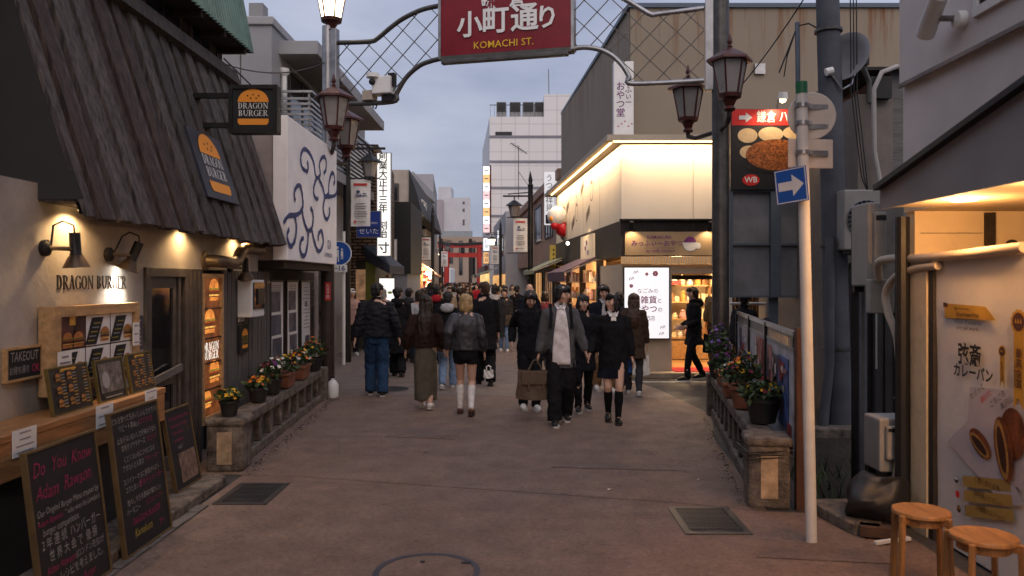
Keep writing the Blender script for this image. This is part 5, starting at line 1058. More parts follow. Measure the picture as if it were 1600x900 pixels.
sal = M('salmon_render', (.30, .195, .15), .85, .15, 1.5, .1)
sm = thing('salmon_building', 'two storey salmon building with deep windows on the far side', 'building', (2, 35, 0))
block([SLn(0), SLn(17), (9, 45), (9, 28)], 2.5, 5.6).build('wall', sal, sm); block([SLn(0, -.4), SLn(17, -.4), (9, 45), (9, 28)], 0, 2.5).build('shop_base', M('shop_dark', ()), sm); MB().prism([(*SLn(-.1, .1), 2.5), (*SLn(17, .1), 2.5), (*SLn(17, -.3), 2.5), (*SLn(-.1, -.3), 2.5)], (0, 0, .8)).build('band', sal, sm)
MB().prism([(*SLn(-.1, .12), 5.4), (*SLn(17, .12), 5.4), (*SLn(17, -.4), 5.4), (*SLn(-.1, -.4), 5.4)], (0, 0, .35)).build('parapet', sal, sm)
for s in (2, 6, 10.5): window(sm, SLn(s), SLn(s+2.6), 3.5, 5.1, (-1, -.08), frm, glassd, 2)
warmf = EMN('far_shop_glow', (.85, .42, .15), (.42, .17, .06), .7, 1.0)
for s in (1, 5, 9, 13): MB().prism([(*SLn(s, -.38), .3), (*SLn(s+2.6, -.38), .3), (*SLn(s+2.6, -.38), 2.2), (*SLn(s, -.38), 2.2)], (-.03, 0, 0)).build('shop_window', warmf if s in (9, 13) else MATS['dim_window'], sm)
for s in (1, 5, 9, 13):
    for e in range(5): a = SLn(s+e*.65, -.36); MB().obox((*a, 1.25), Vector((-.079, 1, 0))*.035, (.03, 0, 0), (0, 0, 1.0)).build('mullion', wooddark, sm)
    MB().obox((*SLn(s+1.3, -.36), .75), Vector((-.079, 1, 0))*1.3, (.04, 0, 0), (0, 0, .04)).build('mullion', wooddark, sm)
t = thing('kanji_sign', 'tall white sign with black kanji beside the red ornament', 'sign', (1.26, 28.7, 3.8)); MB().box(1.05, 1.50, 28.6, 28.75, 3.82, 5.72).build('box', EM('sign_light_dim', (.95, .93, .95), .42), t); mb = MB(); write(mb, 'うつわ祥見', (1.22, 28.6, 4.95), XD, .27, off=.005, vert=True); write(mb, 'UTSUWA SHOKEN', (1.43, 28.6, 4.9), (0, 0, -1), .085, up=(1, 0, 0), off=.005); rect(mb, (1.24, 28.6, 4.02), XD, ZV, .3, .32, .005); mb.build('lettering', ink, t)  # glow added to the sign box to brighten it; no known light inside
gw = far_block('grey_shop_house', 'pale grey narrow house between the salmon building and the tower', 790, 850, 330, 45.2, 13, M('pale_grey_wall', ()))
p0, p1 = (-.54-.0, 45.2), (-.54-1.03, 58.2)
for s in (.15, .5): a = Vector((*p0, 0)).lerp(Vector((*p1, 0)), s); b = Vector((*p0, 0)).lerp(Vector((*p1, 0)), s+.2); window(gw, (a.x, a.y), (b.x, b.y), 3.3, 4.6, (-1, -.08), frm, glassd, 1)
MB().prism([(p0[0]-.03, 45.3, .2), (p1[0]-.03, 58, .2), (p1[0]-.03, 58, 2.2), (p0[0]-.03, 45.3, 2.2)], (-.03, 0, 0)).build('shop_window', warmf, gw)
tw_m = bpy.data.materials.new('white_tile_cladding'); tw_m.use_nodes = True; brickmat(tw_m, (.66, .64, .635), (.64, .62, .61), (.48, .47, .475), 1.0, 1.05, 1.05, .03, .5)
n_ = tw_m.node_tree; [setattr(x, 'offset', 0) for x in n_.nodes if x.type == 'TEX_BRICK']
tw = thing('tile_tower', 'tall white tiled block with air conditioners on its roof', 'building', (2, 60, 0)); a = P(765, 180, 60); b = P(905, 160, 60)
block([(a.x, 60), (b.x, 60), (b.x-1.2, 76), (a.x-1.2, 76)], 0, 14.2).build('wall', tw_m, tw); MB().box(P(850, 0, 60).x, b.x, 60.02, 70, 14.2, 15.9).build('stair_block', tw_m, tw)
for v in (213, 252, 293, 337): z = P(800, v, 60).z; MB().box(a.x-.02, b.x, 59.95, 60.0, z-.12, z+.06).build('ledge_band', M('grey_band', (.2, .2, .23), .7, .1, 2, 0), tw)
MB().box(P(774, 0, 60).x, P(800, 0, 60).x, 59.96, 60, P(0, 212, 60).z, P(0, 206, 60).z).build('louvre', black, tw)
for k in range(14): MB().box(a.x+.05+k*.3, a.x+.07+k*.3, 60.1, 60.13, 14.2, 15.1).build('baluster', blackm, tw)
MB().box(a.x, a.x+4.1, 60.08, 60.12, 15.08, 15.13).build('handrail', blackm, tw)
for k, (x, w) in enumerate(((.5, .75), (1.5, .85), (2.5, .85), (3.4, .7))):
    u = thing('roof_unit', ['first', 'second', 'third', 'fourth'][k]+' rooftop air conditioner from the street edge of the tile tower', 'air conditioner', (a.x+x, 61, 14.2), 'air conditioners on the tower roof'); MB().box(a.x+x, a.x+x+w, 60.6, 61.4, 14.25, 15.45).build('casing', M('unit_grey', (.25, .25, .25), .6, .15, 4, 0), u); MB().box(a.x+x+.05, a.x+x+w-.05, 60.56, 60.6, 14.7, 15.4).build('grille', black, u)
for k in range(5): window(tw, (a.x-.02-.25*k*.0, 61+k*2.8), (a.x-.02, 62.8+k*2.8), 10.8, 12.2, (-1, 0), frm, glassd, 1)
MB().tube([P(858, 165, 61), P(857, 108, 61)], .03, 5).build('mast', steel_d, tw)
t = thing('sign_stack', 'tall stack of glowing shop signs on the corner of the tile tower', 'sign', (-2.2, 59, 3)); xa, xb = P(755, 0, 59).x, P(765, 0, 59).x; sgm = [em_w2, EM('sign_amber', (.9, .5, .2), .7), em_w2, EM('sign_pink', (.9, .6, .6), .6)]
for k in range(8): z1_ = P(0, 260+k*13, 59).z; z0_ = P(0, 272+k*13, 59).z; s_ = MB().box(xa, xb, 59, 59.3, z0_, z1_).build('sign_box', sgm[k % 4], t); mb = MB(); rect(mb, ((xa+xb)/2, 59, (z0_+z1_)/2), XD, ZV, .3, .08, .01); mb.build('print', gline, s_)
MB().box(xb, xb+.12, 59, 59.3, P(0, 364, 59).z, P(0, 258, 59).z).build('side', redl, t)
for k, (u, v0, v1, Y, lb) in enumerate(((760, 372, 392, 58, 'small glowing white sign low on the tile tower'), (782, 360, 410, 52, 'tall glowing white sign beyond the salmon building'), (760, 394, 412, 62, 'pale yellow sign beside the torii'))):
    q, r = P(u-5, v1, Y), P(u+5, v0, Y); t = lit_sign('lit_sign', lb, (q.x+r.x)/2, Y, q.z, r.z, r.x-q.x, em_w2 if k < 2 else EM('sign_amber', ()) if 'sign_amber' not in MATS else (em_w2 if k < 2 else MATS['sign_amber'])); mb = MB(); write(mb, '鎌倉' if k else 'お茶', ((q.x+r.x)/2, Y-.004, (q.z+r.z)/2), XD, .35, off=.02, vert=True); mb.build('lettering', gline, t)
TWl = lambda s, out=0: (-.9-.079*s-out, 44+s)
for k, (s, c, lb) in enumerate(((1, M('green_canvas', ()), 'faded canopy before the grey narrow house'), (8, M('plum_canvas', ()), 'dark canopy at the foot of the tile tower'), (17, M('green_canvas', ()), 'pale canopy far down towards the torii'))): awning(lb, s, s+5, 2.2, 2.6, 1.0, c, .15, TWl)
t = thing('lit_shop', 'far shop glowing warm beneath the tile tower', 'shop', (-2, 66, 0)); MB().prism([(-2.0, 60, .2), (-3.3, 76, .2), (-3.3, 76, 2.4), (-2.0, 60, 2.4)], (-.05, 0, 0)).build('lit_front', EMN('far_shop_glow2', (1, .55, .22), (.15, .05, .02), 1.2, 1.5), t); MB().prism([(-2.06, 59.9, 2.4), (-3.36, 76, 2.4), (-3.36, 76, 3), (-2.06, 59.9, 3)], (-.2, 0, 0)).build('fascia', redl, t)
lamp('shop_glow_light', 'AREA', (1.0, 36, 1.6), 120, WARM2, 10, (-1, -.05, -.2), sy=1.5, parent=sm)
t = thing('tv_antenna', 'thin television antenna standing on the salmon roof', 'antenna', (.2, 37, 5.6)); MB().tube([(.15, 37, 5.6), (.15, 37, 8.1)], .02, 5).tube([(.15, 37, 6.9), (1.0, 37, 5.7)], .012, 4).build('mast', steel_d, t); mb = MB().beam((-.2, 36.6, 8.15), (.55, 37.2, 7.75), .03); [mb.beam((-.15+.11*i-.14, 36.65+.09*i+.1, 8.12-.06*i), (-.15+.11*i+.14, 36.65+.09*i-.1, 8.12-.06*i), .012) for i in range(6)]; mb.build('aerial', steel_d, t)

for k in range(5): MB().box(4.3+k*2.4, 4.312+k*2.4, 16.985, 17.0, 4.5, 7.6).build('panel_joint', conc_d, bbg)
MB().box(5.1, 5.32, 16.93, 17.0, 6.2, 6.42).build('vent', gpn if 'gpn' in globals() else steel, bbg)
for x in (3.35, 4.7, 6.05): MB().box(x, x+.006, 14.994, 15.0, 2.96, 4.35).build('panel_joint', M('joint_tan', (.4, .32, .22), .8, 0, bump=0), cs)
for s_ in (2.2, 4.4, 6.6): a = FL(s_, .004); b = FL(s_+.01, .004); MB().prism([(*a, 2.96), (*b, 2.96), (*b, 4.35), (*a, 4.35)], FNn*-.003).build('panel_joint', M('joint_tan', ()), cs)
# ================================================================== fence with posters, white sign pole
fa, fb = Vector((2.21, 6.28, 0)), Vector((2.97, 10.62, 0)); fd = (fb-fa).normalized(); fn = Vector((-fd.y, fd.x, 0)); fL = (fb-fa).length
fe = thing('poster_fence', 'sheet fence covered in faded posters behind the flower pots', 'fence', (2.5, 8, 0))
MB().obox(fa+Vector((.03, -.06, .70)), fd*.05, fn*.05, (0, 0, .72)).build('post', M('brown_post', (.085, .035, .02), .7, .3, 6, .2, stretch=(4, 4, .5)), fe, bevel=.006)
for s in (1.6, 3.0, fL): MB().obox(fa+fd*s+Vector((0, 0, .66)), fd*.025, fn*.03, (0, 0, .72)).build('post', blackm, fe)
MB().obox(fa+fd*fL/2+Vector((0, 0, .80)), fd*(fL/2-.05), fn*.008, (0, 0, .42)).build('sheet', M('fence_sheet', (.52, .52, .56), .6, .35, 5, .1), fe)
MB().obox(fa+fd*fL/2+Vector((0, 0, 1.365)), fd*(fL/2), fn*.02, (0, 0, .02)).obox(fa+fd*fL/2+Vector((0, 0, 1.235)), fd*(fL/2), fn*.015, (0, 0, .015)).build('top_rail', steel, fe)
for k in range(44): MB().obox(fa+fd*(.1+k*.1)+Vector((0, 0, 1.30)), fd*.018, fn*.01, (0, 0, .05)).build('slot_bar', steel, fe)
pc = [M('poster_blue', (.08, .14, .36), .5, .5, 7, 0), M('poster_red', (.32, .05, .05), .5, .5, 7, 0), M('poster_salmon', (.45, .20, .17), .5, .4, 7, 0), M('poster_dark', (.12, .10, .12), .5, .6, 9, 0), M('poster_photo', (.42, .36, .36), .5, .8, 6, 0, dark=(.05, .03, .03))]
for k, (s, w, z0_, z1_, c, lb) in enumerate(((.25, .55, .55, 1.14, 0, 'blue night poster on the fence next to the brown post'), (.85, .3, .62, 1.12, 3, 'dark poster second along the fence'), (1.2, .3, .66, 1.18, 2, 'salmon poster on the fence by the black upright'), (1.75, .26, .5, 1.2, 1, 'narrow red poster on the poster fence'), (2.05, .3, .55, 1.2, 2, 'pinkish poster beside the narrow red one'), (3.1, .6, .55, 1.2, 4, 'large portrait photo poster on the fence'), (3.85, .25, .45, 1.2, 3, 'thin dark poster at the fence end by the gate post'), (.12, .18, .40, .62, 1, 'little dark red card low on the fence'))):
    t = thing('poster', lb, 'poster', fa+fd*s, 'posters on the sheet fence'); MB().obox(fa+fd*(s+w/2)+Vector((0, 0, (z0_+z1_)/2))+fn*.014, fd*w/2, fn*.003, (0, 0, (z1_-z0_)/2)).build('sheet', pc[c], t); mb = MB()
    rq = random.Random(k)
    for e in range(9): rect(mb, fa+fd*(s+w*rq.uniform(.2, .8))+Vector((0, 0, z0_+(z1_-z0_)*rq.uniform(.12, .88)))+fn*.018, -fd, ZV, w*rq.uniform(.12, .38), (z1_-z0_)*rq.uniform(.05, .22), .003+.0006*e, rq.randint(0, 5))
    mb.build('print', [paper]+pc, t)
sp_ = thing('sign_pole', 'white pole with backs of road signs and a blue arrow sign', 'traffic sign', (2.02, 5.43, 0)); lean = lambda z: Vector((2.02-.022*z, 5.43, z))
cw = M('pole_white', (.62, .60, .57), .5, .1, 5, .05); gb = M('sign_back_grey', (.62, .53, .46), .5, .1, 4, .03, metal=.0)
MB().tube([lean(0), lean(3.08)], .038, 18).build('pole', cw, sp_, smooth=True); MB().tube([lean(3.06), lean(3.14)], .040, 18).build('cap', M('green_cap', (.02, .14, .06), .5, .1, 5, 0), sp_, smooth=True)
pd = Vector((.94, .0, 0)); c = lean(2.92)+Vector((.085, -.0, 0))
MB().lathe([(0, -.006), (.158, -.006), (.164, 0), (.158, .006), (0, .006)], c+Vector((0, .055, 0)), 36, ax=(-.12, -1, 0)).build('round_sign', gb, sp_, smooth=True); mb = MB()
for z in (.06, -.075): mb.obox(c+Vector((.02, .042, z)), (.105, 0, 0), (0, .006, 0), (0, 0, .016))
mb.build('sign_channel', steel, sp_)
c2 = lean(2.66)+Vector((.07, .05, 0)); MB().obox(c2, (.162, .02, 0), (0, .006, 0), (0, 0, .10)).build('square_sign', gb, sp_, bevel=.02); MB().obox(c2+Vector((.02, -.014, .0)), (.10, .012, 0), (0, .005, 0), (0, 0, .02)).build('sign_channel', steel, sp_)
for z in (2.98, 2.86, 2.66): MB().lathe([(.042, -.014), (.046, -.014), (.046, .014), (.042, .014)], lean(z), 16).obox(lean(z)+Vector((.05, 0, 0)), (.015, 0, 0), (0, .012, 0), (0, 0, .012)).build('clamp', steel, sp_)
ax = Vector((.72, -.68, .10)).normalized(); an = ax.cross(ZV).normalized(); ZA = an.cross(ax).normalized()*-1 if an.cross(ax).z < 0 else an.cross(ax).normalized(); c3 = lean(2.44)+an*.06-ax*.06
bs = MB().obox(c3, ax*.112, an*.005, ZA*.118).build('arrow_sign', M('sign_blue_bright', ()), sp_); mb = MB()
for o, a, b in ((ZA*.111, .108, .003), (-ZA*.111, .108, .003), (ax*.105, .003, .108), (-ax*.105, .003, .108)): mb.obox(c3+an*.006+o, ax*a, an*.001, ZA*b)
mb.face([c3+an*.0065+ax*x+ZA*z for x, z in ((-.09, -.03), (.01, -.03), (.01, -.075), (.09, 0), (.01, .075), (.01, .03), (-.09, .03))]); mb.build('arrow', M('reflect_white', (.55, .57, .62), .4, .05, 5, 0), bs)

# ================================================================== billboard, utility pole, dish, back lane
wb = thing('billboard', 'steak billboard with red arrow strip on grey steel frame', 'billboard', (3.9, 12, 0)); bx0, bx1 = 3.25, 4.60
MB().box(bx0, bx1, 12.0, 12.2, 3.16, 4.38).build('box', black, wb); mb = MB(); rect(mb, ((bx0+bx1)/2, 12, 4.255), XD, ZV, bx1-bx0-.02, .24, .005); strip = mb.build('red_strip', M('strip_red', (.55, .02, .015), .45, .05, 3, 0, emit=.05), wb)
mb = MB(); z = 4.25; mb.face([(3.37+x, 11.988, z+h) for x, h in ((0, -.03), (.10, -.03), (.10, -.075), (.2, 0), (.10, .075), (.10, .03), (0, .03))]); write(mb, '鎌倉 ハンバーグ', (4.17, 11.99, z), XD, .19, off=.005, bold=.012, sx=.78); mb.build('lettering', whitep, strip)
onion = M('print_onion', (.62, .45, .26), .6, .2, 4, 0); steak = M('print_steak', (.28, .085, .02), .35, .8, 26, .5, dark=(.03, .01, .005), bscale=40); plate = M('print_iron', (.02, .018, .016), .4, .5, 30, 0)
mb = MB(); rect(mb, ((bx0+bx1)/2, 12, 3.65), XD, ZV, bx1-bx0-.02, .96, .003, 0)
for x, z, a, b in ((3.50, 3.98, .15, .11), (3.85, 4.0, .19, .11), (4.2, 4.02, .17, .10), (3.52, 3.73, .14, .10), (4.5, 3.95, .1, .1)): disc(mb, (x, 12, z), XD, ZV, a, b, .005+.0004*x, 22, 1)
disc(mb, (4.0, 12, 3.50), XD, ZV, .52, .09, .0085, 26, 3); disc(mb, (3.93, 12, 3.69), XD, ZV, .46, .235, .0095, 30, 2); disc(mb, (3.55, 12, 3.31), XD, ZV, .13, .085, .008, 22, 4); write(mb, 'WB', (3.55, 12, 3.31), XD, .12, 5, off=.010, bold=.02)
mb.build('print', [black, onion, steak, plate, M('strip_red', ()), whitep], wb)
gpn = M('galvanised_panel', (.21, .215, .235), .6, .2, 2.5, .1, metal=.2); bgs = M('bluegrey_steel', (.10, .125, .16), .55, .15, 4, .05)
for x0_, x1_, z0_, z1_ in ((3.25, 3.92, 2.35, 3.14), (3.94, 4.62, 2.35, 3.14), (3.25, 3.92, 1.56, 2.33), (3.94, 4.62, 1.56, 2.33)): MB().box(x0_, x1_, 12.1, 12.14, z0_, z1_).build('panel', gpn, wb, bevel=.01)
for x in (3.24, 3.86, 4.6): MB().box(x, x+.05 if x != 3.86 else x+.15, 12.02, 12.1, 1.54, 3.15).build('frame', bgs, wb)
for z in (1.54, 2.33, 3.13): MB().box(3.24, 4.65, 12.04, 12.098, z, z+.03).build('frame', bgs, wb)
for x in (3.86, 4.3): MB().box(x, x+.15, 12.14, 12.26, 0, 4.3).build('post', bgs if x < 4 else steel, wb)
t = thing('billboard_lamp', 'small white lamp on an arm over the steak billboard', 'lamp', (3.93, 11.6, 4.45)); MB().tube([(3.97, 12.1, 4.36), (3.97, 12.0, 4.55), (3.94, 11.75, 4.56)], .012, 6).build('arm', steel, t); MB().lathe([(0, -.05), (.06, -.05), (.075, .05), (.06, .055)], (3.94, 11.72, 4.52), 14, ax=(0, .25, -1)).build('head', whitep, t, smooth=True); MB().ell((3.94, 11.73, 4.455), (.045, .045, .04)).build('bulb', EM('bulb_warm', (1, .72, .38), 22), t); lamp('lamp_light', 'SPOT', (3.94, 11.70, 4.42), 26, WARM2, .03, (0, .5, -1), 130, parent=t)
t = thing('utility_pole', 'thick grey concrete utility pole with strapped cables', 'utility pole', (3.78, 9.35, 0)); up_ = M('pole_concrete', (.075, .08, .095), .75, .25, 2.5, .15)
MB().tube([(3.80, 9.35, 0), (3.74, 9.35, 2.5), (3.60, 9.35, 7.5)], [.15, .14, .12], 20).build('pole', up_, t, smooth=True)
for z in (1.0, 2.2, 4.72): MB().lathe([(.15, -.015), (.158, -.015), (.158, .015), (.15, .015)], (3.80-.026*z, 9.35, z), 18).build('strap', steel_d, t)
MB().tube([(3.55, 9.2, .0), (3.58, 9.2, .35), (3.63, 9.2, .8), (3.64, 9.2, 2.3)], .055, 10).build('conduit', up_, t, smooth=True)
for k in range(3): MB().tube([(3.88+.035*k, 9.25, 6.5), (3.90+.035*k, 9.25, 4.0), (4.02+.03*k, 9.25, 3.0), (4.10, 9.25, 2.8)], .007, 5).build('cable', black, t)
MB().tube([(3.42, 9.6, 3.3), (3.40, 9.6, 4.9)], .03, 8).build('side_pipe', bgs, t); MB().tube([(3.66, 9.4, 4.72), (3.5, 9.5, 4.86), (3.40, 9.6, 4.86), (3.3, 9.6, 4.6), (3.18, 9.6, 4.3)], .010, 5).tube([(3.40, 9.6, 4.86), (3.28, 9.6, 4.5), (3.24, 9.6, 4.25)], .008, 5).build('loose_wire', black, t)
t = thing('satellite_dish', 'grey satellite dish on a bracket above the stucco wall', 'dish', (4.05, 9.6, 4.2)); ax = Vector((-.72, -.62, .25)).normalized()
MB().lathe([(0, .0), (.12, .012), (.22, .04), (.30, .08), (.305, .085), (.295, .088), (.21, .052), (.11, .024), (0, .012)], P(1325, 93, 9.4), 28, ax=ax).build('dish', M('dish_grey', (.22, .22, .235), .5, .1, 4, 0), t, smooth=True); q = P(1345, 95, 9.5); MB().obox(q, (.08, 0, 0), (0, .05, 0), (0, 0, .06)).build('mount', black, t); MB().tube([q, q+Vector((.10, 0, -.25)), q+Vector((.10, 0, -.5))], .03, 8).build('bracket', steel_d, t)
a = P(1297, 113, 9.2); MB().tube([P(1338, 105, 9.4), P(1330, 132, 9.3), P(1316, 140, 9.2), a], .014, 6).build('feed_arm', steel, t); MB().tube([a-Vector((.05, 0, -.0)), a+Vector((.03, 0, .02))], .045, 10).build('feed_horn', whitep, t)
gh = thing('stucco_house', 'grey stucco wall of a house behind the air conditioners', 'house', (6, 11, 0)); stu = M('grey_stucco', (.16, .155, .15), .9, .2, 5, .6, stretch=(.6, 1, 2.5), bscale=14)
MB().box(4.72, 9, 10.0, 14, 0, 4.42).build('wall', stu, gh); MB().box(4.28, 4.72, 9.95, 14, 0, 4.12).build('wall', M('grey_board_wall', (.20, .175, .155), .85, .15, 3, .1), gh); MB().box(4.40, 4.66, 9.85, 9.95, 4.05, 4.32).build('junction_box', black, gh); MB().box(4.25, 9, 9.93, 14, 4.42, 4.46).build('coping', blackm, gh)
MB().tube([(4.9, 9.9, 4.42), (4.72, 9.85, 4.44), (4.52, 9.82, 4.36), (4.42, 9.82, 4.15), (4.44, 9.85, 3.4), (4.62, 9.85, 2.4)], .03, 8).build('hose', M('white_hose', (.4, .38, .36), .6, .1, 6, 0), gh, smooth=True)
sh_ = thing('tool_shed', 'dark narrow shed standing against the stucco wall behind the utility pole', 'shed', (4.3, 9.6, 0)); MB().box(3.98, 4.75, 9.45, 9.94, 0, 1.95).build('wall', M('shed_dark', (.022, .021, .022), .7, .3, 4, .1), sh_); MB().box(3.94, 4.8, 9.40, 9.95, 1.95, 2.0).build('roof', blackm, sh_); [MB().box(4.02+.12*i, 4.10+.12*i, 9.43, 9.45, .1, 1.9).build('board', M('shed_dark', ()), sh_) for i in range(6)]  # dark box added to darken the pale wall behind the pole
acm = M('ac_casing', (.30, .285, .265), .55, .12, 4, .03)
def ac_unit(label, x0, x1, y0, y1, z0, z1, fan=True):
    t = thing('air_conditioner', label, 'air conditioner', ((x0+x1)/2, y0, z0), 'wall units beside the lane'); MB().box(x0, x1, y0, y1, z0, z1).build('casing', acm, t, bevel=.015); w = x1-x0; h = z1-z0
    if fan:
        c = Vector((x0+w*.42, y0, (z0+z1)/2)); r = min(w*.38, h*.42); mb = MB(); disc(mb, c, XD, ZV, r, r, .004, 28); mb.build('fan_opening', black, t); mb = MB()
        for i in range(24): a = i*.2618; mb.beam(c+Vector((math.cos(a)*.03, -.012, math.sin(a)*.03)), c+Vector((math.cos(a)*r, -.012, math.sin(a)*r)), .006)
        for q in (.35, .7, 1.0): mb.tube([c+Vector((math.cos(a*.35)*r*q, -.014, math.sin(a*.35)*r*q)) for a in range(19)], .004, 4)
        mb.build('grille', steel, t); mb = MB(); [mb.box(x0+w*.84, x1-.02, y0-.004, y0, z0+.06+i*.05, z0+.085+i*.05) for i in range(int((h-.15)/.05))]; mb.build('louvres', gpn, t)
    else:
        MB().box(x0+w*.12, x0+w*.45, y0-.05, y0, z0+h*.25, z1-h*.12).build('valve_cover', acm, t, bevel=.015); MB().box(x0+w*.15, x0+w*.42, y0-.053, y0-.05, z1-h*.22, z1-h*.16).build('slot', black, t)
        mb = MB(); rect(mb, (x1-w*.25, y0, (z0+z1)/2+h*.15), XD, ZV, w*.2, h*.3, .003); mb.build('label_plate', M('label_grey', (.25, .27, .3), .6, .2, 20, 0), t)
    MB().box(x0, x1, y0+.03, y0+.07, z0-.05, z0).box(x0, x1, y1-.07, y1-.03, z0-.05, z0).build('bracket', blackm, t); return t
ac_unit('air conditioner with round fan grille hung beside the utility pole', 3.72, 4.30, 9.0, 9.4, 2.14, 2.82)
ac_unit('beige wall unit with valve cover above the curved pipe covers', 2.93, 3.24, 6.62, 6.95, 1.74, 2.44, False)
ac_unit('low beige unit standing near the wooden stools', 2.71, 2.98, 5.92, 6.2, .36, .76, False)
tag(MB().box(2.70, 3.0, 5.9, 6.22, 0, .31).build('unit_plinth', conc_d, bevel=.01), 'rough concrete block under the low beige unit', 'plinth')
t = thing('duct_box', 'beige duct cover box below the upper wall unit', 'duct', (2.95, 6.5, 1.6)); MB().box(2.90, 3.10, 6.5, 6.6, 1.52, 1.80).build('box', acm, t, bevel=.012)
# back lane: slatted screen, drain pipes, dark gap
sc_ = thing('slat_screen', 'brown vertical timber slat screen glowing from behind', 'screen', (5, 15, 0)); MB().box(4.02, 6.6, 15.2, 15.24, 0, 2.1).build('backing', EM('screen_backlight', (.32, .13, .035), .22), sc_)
for k in range(30): MB().box(4.06+k*.082, 4.112+k*.082, 14.93, 15.0, .12, 2.0).build('slat', M('screen_timber', (.07, .032, .016), .7, .3, 5, .2, stretch=(4, 4, .5)), sc_)
MB().box(4.02, 6.6, 14.9, 14.93, 1.05, 1.12).box(4.02, 6.6, 14.9, 14.93, 1.6, 1.64).build('rail', M('screen_timber', ()), sc_); MB().box(3.98, 4.06, 14.9, 15.1, .1, 2.1).build('post', whitep, sc_)
t = thing('guard_rail', 'thin white pipe rail in front of the slat screen', 'railing', (4.5, 13, 0)); MB().tube([(3.5, 13, 1.42), (5.4, 13, 1.42)], .025, 8).build('rail', whitep, t, smooth=True); [MB().tube([(x, 13, 0), (x, 13, 1.42)], .03, 8).build('post', whitep, t, smooth=True) for x in (4.35, 5.3)]
t = thing('scooter', 'parked scooter half hidden behind the poster fence', 'scooter', (3.6, 11.2, 0))
sdk = M('scooter_dark', (.03, .03, .035), .3, .1, 5, 0)
for y in (10.75, 11.75): MB().lathe([(.13, -.05), (.23, -.055), (.25, 0), (.23, .055), (.13, .05)], (3.72, y, .25), 20, ax=(1, 0, .0)).build('wheel', black, t, smooth=True)
MB().tube([(3.72, 10.75, .3), (3.72, 10.8, .75), (3.72, 10.92, 1.0)], .05, 8).build('fork', steel, t); MB().tube([(3.42, 10.95, 1.05), (3.72, 10.9, 1.0), (4.02, 10.95, 1.05)], .022, 8).build('handlebar', steel_d, t); MB().loft([(3.72, 11.3, .28, .14, .5), (3.72, 11.4, .55, .17, .48), (3.72, 11.5, .72, .15, .38), (3.72, 11.5, .80, .12, .33)], 16).build('body', sdk, t, smooth=True); MB().ell((3.72, 10.72, .85), (.12, .08, .13)).build('headlamp_cowl', whitep, t, smooth=True)
for x in (3.45, 3.99): MB().lathe([(0, 0), (.06, 0), (.065, .01), (0, .02)], (x, 10.95, 1.22), 14, ax=(0, -1, .1)).tube([(x, 10.96, 1.05), (x, 10.96, 1.2)], .008, 5).build('mirror', sdk, t)

# ================================================================== right house with curry bread banner
rh = thing('porch_house', 'pale house with lit porch soffit and slanted fascia beside the camera', 'house', (3, 4, 0))
sidg = M('white_siding', (.66, .60, .58), .75, .08, 1.5, .08); fsc = M('fascia_grey', (.28, .265, .27), .7, .1, 2, .05); porch = M('porch_cream', (.60, .49, .33), .85, .08, 2, .25)
MB().box(2.93, 3.12, 1.2, 5.77, 0, 1.92).build('wall', porch, rh); MB().box(2.87, 2.93, 5.47, 5.53, 0, 1.9).build('trim', M('dark_trim', (.03, .025, .022), .6, .2, 6, 0), rh)
MB().box(2.90, 6, 5.78, 5.9, 0, 2.40).build('wall', porch, rh); MB().box(3.40, 3.47, 5.75, 5.778, 1.0, 2.28).build('trim', wooddark, rh); MB().lathe([(0, 0), (.055, 0), (.055, .012), (0, .012)], (3.60, 5.775, 2.03), 18, ax=(0, -1, 0)).build('vent_hole', ink, rh)
for z in (1.98, 2.13): MB().box(2.94, 3.39, 5.773, 5.78, z, z+.004).build('joint', conc_d, rh)
MB().box(2.52, 6, 1.2, 5.46, 2.29, 2.33).box(2.88, 6, 5.46, 5.9, 2.291, 2.331).build('soffit', porch, rh)
yA, yB = 5.46, 1.2; rz = lambda y: 2.40+(5.46-y)*.208
MB().prism([(2.5, yA, 2.275), (2.5, yB, 2.275), (2.5, yB, rz(yB)), (2.5, yA, rz(yA))], (.02, 0, 0)).build('fascia', fsc, rh)
MB().beam((2.48, yA, rz(yA)+.02), (2.48, yB, rz(yB)+.02), .06, .035).build('fascia_cap', blackm, rh)
MB().box(2.64, 6, 1.2, 5.42, 2.335, 3.10).build('wall', sidg, rh); MB().box(2.605, 6, 1.2, 5.40, 3.10, 6.5).build('upper_wall', sidg, rh); MB().box(2.595, 2.61, 1.2, 5.405, 3.09, 3.115).build('drip_edge', cpink, rh)
wn_ = MB().box(2.58, 2.61, 2.0, 4.50, 3.27, 3.32).box(2.585, 2.61, 4.46, 4.50, 3.32, 5).build('window', whitep, rh); MB().box(2.595, 2.609, 2.0, 4.45, 3.33, 5).build('pane', glassd, wn_)
t = thing('security_lamp', 'white cylinder security lamp on the wall above the porch', 'lamp', (2.57, 4.58, 3.35)); MB().lathe([(0, 0), (.05, 0), (.05, .05), (0, .06)], (2.605, 4.62, 3.30), 16, ax=(-1, 0, 0)).build('base', whitep, t, smooth=True); MB().tube([(2.55, 4.63, 3.31), (2.50, 4.72, 3.34)], .018, 8).build('joint', steel, t); MB().tube([(2.49, 4.84, 3.28), (2.46, 4.62, 3.44)], [.055, .05], 16).build('housing', cw, t, smooth=True)
for x, y, e in ((2.76, 4.90, 19), (2.70, 3.95, 19), (2.62, 2.7, 34), (2.62, 1.6, 30)):
    MB().lathe([(0, 0), (.075, 0), (.075, .012), (0, .012)], (x, y, 2.277), 24).build('porch_light', EM('porch_glow', (1, .75, .42), 7), rh); lamp('porch_light_source', 'POINT', (x, y, 2.19), e, (1, .50, .19), .06, parent=rh)
